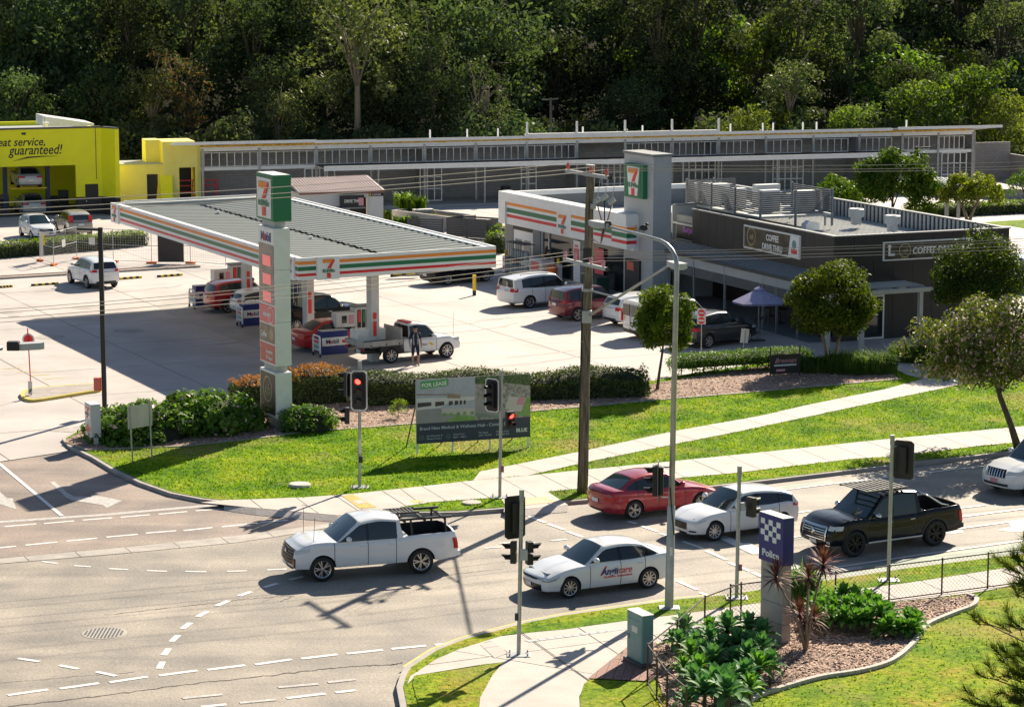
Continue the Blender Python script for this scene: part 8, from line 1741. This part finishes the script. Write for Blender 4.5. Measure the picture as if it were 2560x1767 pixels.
# succulents
def rosette(sz=1., n=26, wd=.095, ln=.55, mt='agave', seed=0):
    R = random.Random(seed); mb = MB(); vs = []; fs = []
    for i in range(n):
        k = i/n; a = i*2.39996+R.uniform(-.1,.1); el = math.radians(8+72*k+R.uniform(-6,6)); l = ln*(1-.35*k)*R.uniform(.9,1.1); o = Vector((math.cos(a),math.sin(a),0)); s_ = Vector((-o.y,o.x,0)); b = len(vs); row = []
        for j,(t,w_) in enumerate(((0,.45),(.25,.8),(.5,1.0),(.75,.72),(1,.04))):
            bend = el-.35*t*t*(1-k)*1.4; q = o*(l*t*math.cos(bend))+Vector((0,0,l*t*math.sin(bend)+.05+.18*k)); row.append((q-s_*wd*w_+Vector((0,0,.03*w_)),q+Vector((0,0,-.012*w_)),q+s_*wd*w_+Vector((0,0,.03*w_))))
        for r_ in row: vs += list(r_)
        for j in range(4):
            for c_ in range(2): q_ = b+j*3+c_; fs.append((q_,q_+1,q_+4,q_+3))
    return mb.add(vs,fs)
rp = []
for i,mt in enumerate(('agave','agave_green','agave','agave_green')):
    r = thing('agave_plant','x','plant',(0,0,-5)); rosette(mt=mt,seed=i,n=24+i*2).build('leaf_rosette',mt,r,smooth=True); MB().tube([(0,0,-.45),(0,0,.1)],.045,6).build('stem','bark',r); rp.append(r)
def agaves(pts, label, group, pick, first=[True]):
    out = []
    for i,(k,x,y,s_,hz_) in enumerate(pts):
        q = g(k,x,y,VZ); r = dup(rp[pick[i%len(pick)]],(q.x,q.y,VZ+hz_),random.uniform(0,6),label,group,s_); out.append(r)
    return out
ag1 = []; rs = random.Random(4)
poly1 = [(1340,1150),(1480,1120),(1560,1150),(1680,1110),(1800,1130),(1900,1150),(2020,1200),(2050,1320),(2060,1430),(1960,1540),(1800,1560),(1640,1500),(1500,1400),(1380,1280)]
cand = [(1430,1130,1.15),(1520,1235,1.0),(1610,1130,.9),(1740,1130,1.25),(1890,1120,1.2),(1990,1170,1.05),(1400,1250,.9),(1480,1330,.95),(1620,1230,1.0),(1700,1260,.95),(1800,1250,1.1),(1900,1260,1.1),(1540,1420,1.1),(1640,1370,1.3),(1780,1370,1.05),(1880,1370,1.15),(1980,1300,1.1),(1430,1420,.8),(1500,1520,1.0),(1660,1560,1.5),(1760,1500,1.1),(1860,1480,1.1),(1960,1430,1.1),(1580,1610,1.1),(1740,1640,1.4),(1450,1620,.9),(2040,1400,1.0),(1900,1570,1.0),(1560,1300,.9),(1350,1180,.7)]
agaves([(11,x,y+40,s*1.0,.28+rs.uniform(0,.22)) for x,y,s in cand],'blue green agave rosette in the dense clump left of the concrete pillar','agaves left of the police sign',[0,0,1,2,0])
cand2 = [(480,1020),(560,1010),(640,1000),(720,1010),(800,1020),(860,1040),(500,1080),(580,1070),(660,1075),(740,1080),(820,1090),(440,1060),(560,1120),(650,1125),(720,1130),(790,1125),(880,1110),(930,1080),(610,1040),(700,1045),(770,1055),(470,1110)]
agaves([(12,x,y,.92,.24+rs.uniform(0,.2)) for x,y in cand2],'bright green agave rosette in the clump behind the cordylines','agaves right of the police sign',[1,3,3])
agaves([(12,x,y,s_,.15) for x,y,s_ in ((940,1140,1.0),(1000,1150,.8),(900,1155,.8),(1060,1100,.95),(1110,1120,1.0),(1090,1150,.8),(1040,1145,.7))],'bright green agave rosette in the small clump by the curved edging','agaves by the curved edging',[1,3])
for r in rp:
    for c in list(r.children): bpy.data.objects.remove(c)
    bpy.data.objects.remove(r)
bladeclump('fern_plant','leafy green plant behind the cordylines beside the pillar',g(12,360,960,VZ),.6,.4,1.4,400,.04,'agave_green',cat='plant')
# cordylines
def cordy(label, k, x, y, stems, z=VZ):
    q = g(k,x,y,z); root = thing('cordyline',label,'plant',q,0)
    for i,(dx_,h_,s_) in enumerate(stems):
        pts = [Vector((0,0,0)),Vector((dx_*.35,.05*i,h_*.5)),Vector((dx_,.1*i,h_))]; st = MB().tube(pts,[.05,.035,.03],7).build('stem','bark_pale',root,smooth=True)
        vs = []; fs = []; R = random.Random(i+int(x)); nb = 76
        for j in range(nb):
            a = j*2.39996; el = math.radians(-35+115*j/nb+R.uniform(-8,8)); l = .62*s_*R.uniform(.8,1.1); o = Vector((math.cos(a)*math.cos(el),math.sin(a)*math.cos(el),math.sin(el))); s2 = Vector((-math.sin(a),math.cos(a),0))*.022*s_; p0 = pts[-1]+Vector((0,0,.12*j/nb)); b = len(vs)
            m_ = p0+o*l*.5; e = p0+o*l+Vector((0,0,-.12*l)); vs += [p0-s2*.6,p0+s2*.6,m_+s2,m_-s2,e]; fs += [(b,b+1,b+2,b+3),(b+3,b+2,b+4)]
        MB().add(vs,fs).build('leaf_head','cordyline',root)
    return root
cordy('purple cordyline with three heads on tall bare stems right of the concrete pillar',12,400,1240,[(-.85,2.05,1.0),(.05,2.0,.95),(.45,2.35,1.1),(-.15,.95,.9),(.25,.8,.9),(.0,.6,.8)])
# foreground pine at the right edge
pr = thing('pine_tree','dark long-needled pine branches reaching in at the lower right edge','tree',(13.9,60.5,0),0)
MB().tube([(0,0,-.2),(.05,0,2.5),(0,.1,4.6),(0,.1,5.3)],[.16,.12,.06,.02],9).build('trunk','bark',pr,smooth=True)
R = random.Random(8); vs = []; fs = []; bm_ = MB()
def tuft(p, d, l=.42, n=64):
    for j in range(n):
        t = R.uniform(0,1); a = R.uniform(0,2*math.pi); u = d.cross(Vector((0,0,1))).normalized(); v = u.cross(d).normalized(); o = (d*R.uniform(.5,1.0)+(u*math.cos(a)+v*math.sin(a))*R.uniform(.3,.75)+Vector((0,0,.15))).normalized()
        p0 = p-d*t*l*.9; s2 = o.cross(Vector((R.random(),R.random(),R.random()))).normalized()*.010; b = len(vs); e = p0+o*l*R.uniform(.6,1.0); vs.extend([p0-s2,p0+s2,e]); fs.append((b,b+1,b+2))
for i in range(60):
    z0 = .3+4.5*i/60; a = R.uniform(2.5,4.3) if i%2 else R.uniform(-1.9,2.4); ln = (2.9-.30*z0)*R.uniform(.7,1.15); d = Vector((math.cos(a),math.sin(a),.10)).normalized(); st = Vector((0,.05,z0)); mid = st+d*ln*.5+Vector((0,0,-.05)); e = st+d*ln+Vector((0,0,.22)); bm_.tube([st,mid,e],[.035,.025,.012],5)
    for j in range(7):
        t = .35+.65*j/6; p = st.lerp(e,t)+Vector((R.uniform(-.2,.2),R.uniform(-.2,.2),R.uniform(-.02,.2))); dd = (d+Vector((R.uniform(-.7,.7),R.uniform(-.7,.7),R.uniform(.2,.9)))).normalized(); bm_.tube([st.lerp(e,t*.9),p],[.015,.01],4); tuft(p+dd*.3,dd)
bm_.build('branch','bark',pr); MB().add(vs,fs).build('needles','pine_needle',pr)
# planter plants
for i,(k,x,y) in enumerate(((2,1300,620),(2,1345,640),(2,1400,655),(2,1290,690),(2,1370,690),(2,1520,680),(2,1180,640))):
    q = g(k,x,y,FCZ); bladeclump('planter_shrub','light green broad-bladed plant '+('at the back of the pale planter','in the middle of the pale planter','at the front of the pale planter','at the foot of the planter, left','at the foot of the planter, centre','right of the square pale pier','behind the canopy edge left of the planter')[i],q,.8,.6,1.3 if i<3 else .9,90,.09,'leaf_bright',cat='plant',z=.8 if i<3 else FCZ)
# ---------------- the wooded hillside behind
hill = []
nx_, ny_ = 40, 14; vs = []; fs = []
for j in range(ny_):
    for i in range(nx_):
        x = -130+260*i/(nx_-1); y = 214+220*j/(ny_-1); vs.append((x,y+.26*max(0,x+5),-.02 if j==0 else max(0,(y-236)*.20)+1.5*math.sin(x*.07+j)*(j>2)))
for j in range(ny_-1):
    for i in range(nx_-1): q = j*nx_+i; fs.append((q,q+1,q+nx_+1,q+nx_))
mat('forest_floor',(.022,.022,.012),.95,spec=.02,var=.5,scale=.3); struct(MB().add(vs,fs).build('hillside','forest_floor',smooth=True))
def proto(rad, ncl, r0, r1, per, leaf, mt, th, tr, low=-.75, aspect=.5, m2=None, f2=0, bark='bark', shell=.5, extra=None):
    cl = clusters(rad,ncl,r0,r1,low,shell=shell)
    if extra: cl += extra
    P_,N_ = cloud(cl,per*.6,.75); P_ += np.array([0,0,th]); me = leaves(P_,N_,leaf,mt,aspect=aspect,mats2=m2,frac2=f2,sizevar=.5)
    mb = limbs(th-rad[2]*.5,rad[0],rad[2]*1.7,9,tr,.7); o = mb.build('trunk',bark,None,smooth=True); tm = o.data; bpy.data.objects.remove(o); return me, tm
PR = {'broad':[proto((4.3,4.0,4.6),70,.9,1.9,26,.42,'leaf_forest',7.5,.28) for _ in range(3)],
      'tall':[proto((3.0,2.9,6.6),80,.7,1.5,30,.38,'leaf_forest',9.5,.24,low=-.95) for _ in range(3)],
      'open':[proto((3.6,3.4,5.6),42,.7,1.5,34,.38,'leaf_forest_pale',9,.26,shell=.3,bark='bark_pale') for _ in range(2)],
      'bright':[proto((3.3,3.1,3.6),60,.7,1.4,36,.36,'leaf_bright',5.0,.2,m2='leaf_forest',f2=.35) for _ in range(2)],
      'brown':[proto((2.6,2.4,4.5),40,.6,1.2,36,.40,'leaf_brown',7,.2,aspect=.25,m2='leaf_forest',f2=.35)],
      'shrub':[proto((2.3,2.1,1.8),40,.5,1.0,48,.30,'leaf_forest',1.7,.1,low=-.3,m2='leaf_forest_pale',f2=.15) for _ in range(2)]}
def ftree(kind, x, y, z, s, label, name='forest_tree', cat='tree', group='trees on the hillside behind the buildings'):
    y += .26*max(0,x+5); z = gz(y-.26*max(0,x+5)); ms = PR[kind]; me,tm = ms[rng.integers(len(ms))]; r = thing(name,label,cat,(x,y,z),rng.uniform(0,6.28),group); r.scale = (s,s,s*rng.uniform(.92,1.1)); link('crown',me,r); link('trunk',tm,r); return r
def gz(y): return max(0,(y-236)*.20)
rows_ = [(221,7.6,.62,.85,'mix1'),(230,7.2,.95,1.2,'mix2'),(241,7.2,1.15,1.4,'mix2'),(256,9,1.3,1.6,'mix2')]
LBL = {'broad':'dark broad-crowned tree in the shaded wood behind the buildings','tall':'tall dark green tree in the shaded wood behind the buildings','open':'pale grey green open-crowned tree standing in the dark wood','bright':'sunlit yellow green tree at the front of the wood','brown':'tree hung with brown dead fronds in the dark wood','shrub':'low dark bush in the wood'}
for ri,(y,stp,s0_,s1_,kd) in enumerate(rows_):
    W_ = y*.235+8; x = -W_
    while x < W_:
        xx = x+rng.uniform(-1.5,1.5); yy = y+rng.uniform(-3,3); s = rng.uniform(s0_,s1_); right = xx/yy > .09
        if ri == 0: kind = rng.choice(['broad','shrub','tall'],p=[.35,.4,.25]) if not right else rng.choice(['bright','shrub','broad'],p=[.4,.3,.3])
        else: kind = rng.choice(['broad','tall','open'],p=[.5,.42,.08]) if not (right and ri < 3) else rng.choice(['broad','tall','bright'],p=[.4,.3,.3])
        ftree(kind,xx,yy,gz(yy),s,LBL[kind]); x += stp*rng.uniform(.75,1.15)
def at_px(ox, Y): return (ox*2560/2312-1280)/6400*Y*1.02
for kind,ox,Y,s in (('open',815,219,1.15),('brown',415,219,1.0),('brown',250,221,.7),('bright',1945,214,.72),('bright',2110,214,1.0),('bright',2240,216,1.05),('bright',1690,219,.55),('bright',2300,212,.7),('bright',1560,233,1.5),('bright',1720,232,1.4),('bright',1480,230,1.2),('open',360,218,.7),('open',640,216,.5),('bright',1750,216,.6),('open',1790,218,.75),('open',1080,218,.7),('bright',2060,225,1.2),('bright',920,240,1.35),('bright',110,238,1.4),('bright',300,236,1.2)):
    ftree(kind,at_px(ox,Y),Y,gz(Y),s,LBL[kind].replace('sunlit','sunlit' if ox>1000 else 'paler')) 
for i in range(56):
    x = -52+i*1.95+rng.uniform(-1,1); ftree('shrub',x,215+rng.uniform(-2,4),0,rng.uniform(.9,1.4),LBL['shrub'],'forest_shrub','shrub','bushes at the foot of the wood')
for px_,l in ((1690,'bright green bush showing just above the long retail roof'),):
    ftree('bright',at_px(px_,208),208,0,.62,l,'forest_shrub','shrub',None)

ORD = 'first second third fourth fifth sixth seventh eighth ninth tenth eleventh twelfth thirteenth fourteenth fifteenth sixteenth seventeenth eighteenth nineteenth twentieth'.split()+['twenty-'+w for w in 'first second third fourth fifth sixth seventh eighth ninth'.split()]+['thirtieth']+['thirty-'+w for w in 'first second third fourth fifth sixth seventh eighth ninth'.split()]+['fortieth']+['forty-'+w for w in 'first second third fourth fifth sixth seventh eighth ninth'.split()]+['fiftieth']+['fifty-'+w for w in 'first second third fourth fifth sixth seventh eighth ninth'.split()]+['sixtieth']+['sixty-'+w for w in 'first second third fourth fifth sixth seventh eighth ninth'.split()]
def by_order(grp, fn):
    B_ = {}
    for o in bpy.data.objects:
        if o.parent is None and o.get('group') == grp: B_.setdefault(fn(o), []).append(o)
    for (nm, where), L_ in B_.items():
        for i, o in enumerate(sorted(L_, key=lambda o: o.location.x/o.location.y)): o['label'] = ORD[i]+' '+nm+' from the left '+where
KN = {'dark':'dark broad-crowned tree','tall':'tall dark green tree','pale':'pale open-crowned tree','sunl':'yellow green tree','tree':'tree with brown dead fronds','low ':'low dark bush','pale':'pale tree'}
def frow(o):
    y = o.location.y-.26*max(0,o.location.x+5); k = o['label'][:4]; return (KN.get(k,'dark tree'), 'in the '+('front' if y < 224.5 else 'second' if y < 235 else 'third' if y < 247 else 'back')+' row of the wood')
by_order('trees on the hillside behind the buildings', frow); by_order('bushes at the foot of the wood', lambda o: ('low dark bush','at the foot of the wood'))
for o in bpy.data.objects:
    if o.parent is None and o.get('label') == LBL['shrub']: o['group'] = 'bushes among the trees'
by_order('bushes among the trees', lambda o: ('low bush','among the front trees of the wood'))
by_order('agaves left of the police sign', lambda o: ('agave rosette','in the big blue green clump left of the pillar')); by_order('agaves right of the police sign', lambda o: ('agave rosette','in the bright clump behind the cordylines')); by_order('agaves by the curved edging', lambda o: ('agave rosette','in the small clump by the curved edging'))
# ================================================================ PEOPLE
def person(label, loc, az, joints, edges, root_i, mats, zones, extra=None, s=1.):
    """one continuous skinned body; joints = [(x,y,z,r)], facing +x"""
    me = bpy.data.meshes.new('body'); me.from_pydata([j[:3] for j in joints],edges,[]); o = bpy.data.objects.new('body_tmp',me); C.objects.link(o)
    md = o.modifiers.new('skin','SKIN'); md.use_smooth_shade = True
    for i,j in enumerate(joints):
        sv = me.skin_vertices[0].data[i]; sv.radius = (j[3],j[4] if len(j) > 4 else j[3]); sv.use_root = (i == root_i)
    o.modifiers.new('sub','SUBSURF').levels = 2; o.modifiers['sub'].render_levels = 2
    dg = bpy.context.evaluated_depsgraph_get(); dg.update(); bmesh_ = bpy.data.meshes.new_from_object(o.evaluated_get(dg)); bpy.data.objects.remove(o)
    for m in mats: bmesh_.materials.append(M[m])
    for p in bmesh_.polygons: c = p.center; p.material_index = zones(c); p.use_smooth = True
    r = thing('person',label,'person',loc,az); r.scale = (s,)*3; b = link('body',bmesh_,r)
    if extra: extra(r)
    return r
def fingers(pts, edges, hand, d, side, curl=.5, r=.0085):
    """five unequal curled fingers rooted in the palm vertex"""
    d = Vector(d).normalized(); side = Vector(side).normalized(); n = d.cross(side).normalized(); h = Vector(pts[hand][:3])
    for k,(off,l) in enumerate(((-.030,.070),(-.010,.080),(.010,.075),(.028,.058))):
        b = h+side*off+d*.03; i0 = len(pts); m_ = b+d*l*.5; e = m_+(d*(1-curl)+n*curl)*l*.5
        pts += [(*b,r*1.1),(*m_,r),(*e,r*.8)]; edges += [(hand,i0),(i0,i0+1),(i0+1,i0+2)]
    i0 = len(pts); b = h-side*.035; m_ = b-side*.02+d*.03; e = m_+d*.03+n*.015; pts += [(*b,r*1.3),(*m_,r*1.1),(*e,r*.9)]; edges += [(hand,i0),(i0,i0+1),(i0+1,i0+2)]
def standing(walk=.0, armL=(.05,.0), lean=0., bend=0.):
    J = []; E = []
    def a(*p): J.append(p); return len(J)-1
    def e(i,j): E.append((i,j))
    pel = a(0,0,.95,.15,.12); w_ = a(.01+lean*.3,0,1.12,.155,.125); ch = a(.0+lean*.8,0,1.34,.175,.125); nk = a(.01+lean,0,1.51,.065); hd0 = a(.03+lean*1.15,0,1.60,.085,.075); hd = a(.035+lean*1.2,0,1.69,.098,.082); ht = a(.02+lean*1.2,0,1.77,.075,.065)
    for i,j in ((pel,w_),(w_,ch),(ch,nk),(nk,hd0),(hd0,hd),(hd,ht)): e(i,j)
    for s_,st in ((1,walk),(-1,-walk)):
        hp = a(0,.095*s_,.90,.105); kn = a(st*.5+.04,.105*s_,.50,.068); cf = a(st*.8,.105*s_,.33,.062); an = a(st*1.0-.03,.105*s_,.09,.042); he = a(st-.06,.11*s_,.04,.04); to = a(st+.13,.125*s_,.03,.035)
        for i,j in ((pel,hp),(hp,kn),(kn,cf),(cf,an),(an,to)): e(i,j)
        E.append((an,he)); 
        sh_ = a(lean*.9,.20*s_,1.44,.065); el = a(lean*.9-st*.35-.03,.27*s_,1.16,.048); wr = a(lean*.9-st*.5+.10+(bend if s_ > 0 else 0),.27*s_,.93+(bend*.8 if s_ > 0 else 0),.032); hn = a(lean*.9-st*.5+.13+(bend*1.2 if s_ > 0 else 0),.27*s_,.86+(bend*.9 if s_ > 0 else 0),.034,.02)
        for i,j in ((ch,sh_),(sh_,el),(el,wr),(wr,hn)): e(i,j)
        fingers(J,E,hn,(.2,0,-1),(1,0,.1),.4)
    return J,E
def face(r, lean=0., cap=None, hair='hair', beard=False):
    x = .035+lean*1.2
    for s_ in (1,-1): MB()._e((x+.088,.032*s_,1.685),(.008,.013,.008),0,8).build('eye','panel_white',r); MB()._e((x+.094,.032*s_,1.685),(.004,.006,.006),0,6).build('pupil','black',r); MB()._e((x,.088*s_,1.675),(.018,.01,.028),0,8).build('ear','skin',r,smooth=True)
    MB().extr([(x+.085,-.012,1.66),(x+.085,.012,1.66),(x+.088,.004,1.69),(x+.088,-.004,1.69)],(.022,0,-.006)).build('nose','skin',r); MB().box(x+.082,x+.090,-.022,.022,1.635,1.642).build('mouth','eleven_red',r)
    h = MB(); h._e((x-.018,0,1.725),(.10,.092,.085),0,14); h.build('hair',hair,r,smooth=True)
    if cap: c_ = MB(); c_._e((x-.005,0,1.74),(.105,.097,.075),0,14); c_.extr([(x+.06,-.07,1.735),(x+.06,.07,1.735),(x+.18,.05,1.725),(x+.18,-.05,1.725)],(0,0,.012)); c_.build('cap',cap,r,smooth=True)
J,E = standing(walk=.17)
def zn(c):
    if c.z > 1.50: return 0
    if c.z > 1.20 and abs(c.y) < .33: return 3 if (c.x > .05 and abs(abs(c.y)-.10) < .03) else 1
    if c.z > .96 and abs(c.y) < .20: return 3 if (c.x > .05 and abs(abs(c.y)-.10) < .03) else 1
    if abs(c.y) > .20 and c.z > .75: return 0
    if c.z > .50: return 2
    if c.z < .09: return 4
    return 0
q = g(6,1400,520,FCZ); mat('vest_stripe',(.25,.30,.30),.6)
person('man in dark shirt with pale stripes, shorts and cap walking past the white tray ute',(q.x,q.y,FCZ),math.radians(-78),J,E,0,['skin','navy','navy','vest_stripe','black'],zn,lambda r: face(r,cap='navy'),1.03)
J,E = standing(walk=.05,lean=.18,bend=.12)
q = g(5,1985,250,FCZ); person('man in black standing at the white hatchback beside the middle pump',(q.x,q.y,FCZ),math.radians(20),J,E,0,['skin','cloth_dark','cloth_dark','cloth_dark','black'],lambda c: 0 if c.z > 1.52 or (abs(c.y) > .22 and c.z < 1.1 and c.z > .75) else 1,lambda r: face(r,lean=.18))
J,E = standing(walk=.04)
q = SH.wld((7.0,-.6,0)); person('person in dark clothes standing at the shop window',(q.x,q.y,FCZ),SH.az+math.pi/2,J,E,0,['skin','cloth_dark','cloth_dark','cloth_dark','black'],lambda c: 0 if c.z > 1.52 or (abs(c.y) > .22 and c.z < 1.1 and c.z > .75) else 1,lambda r: face(r))
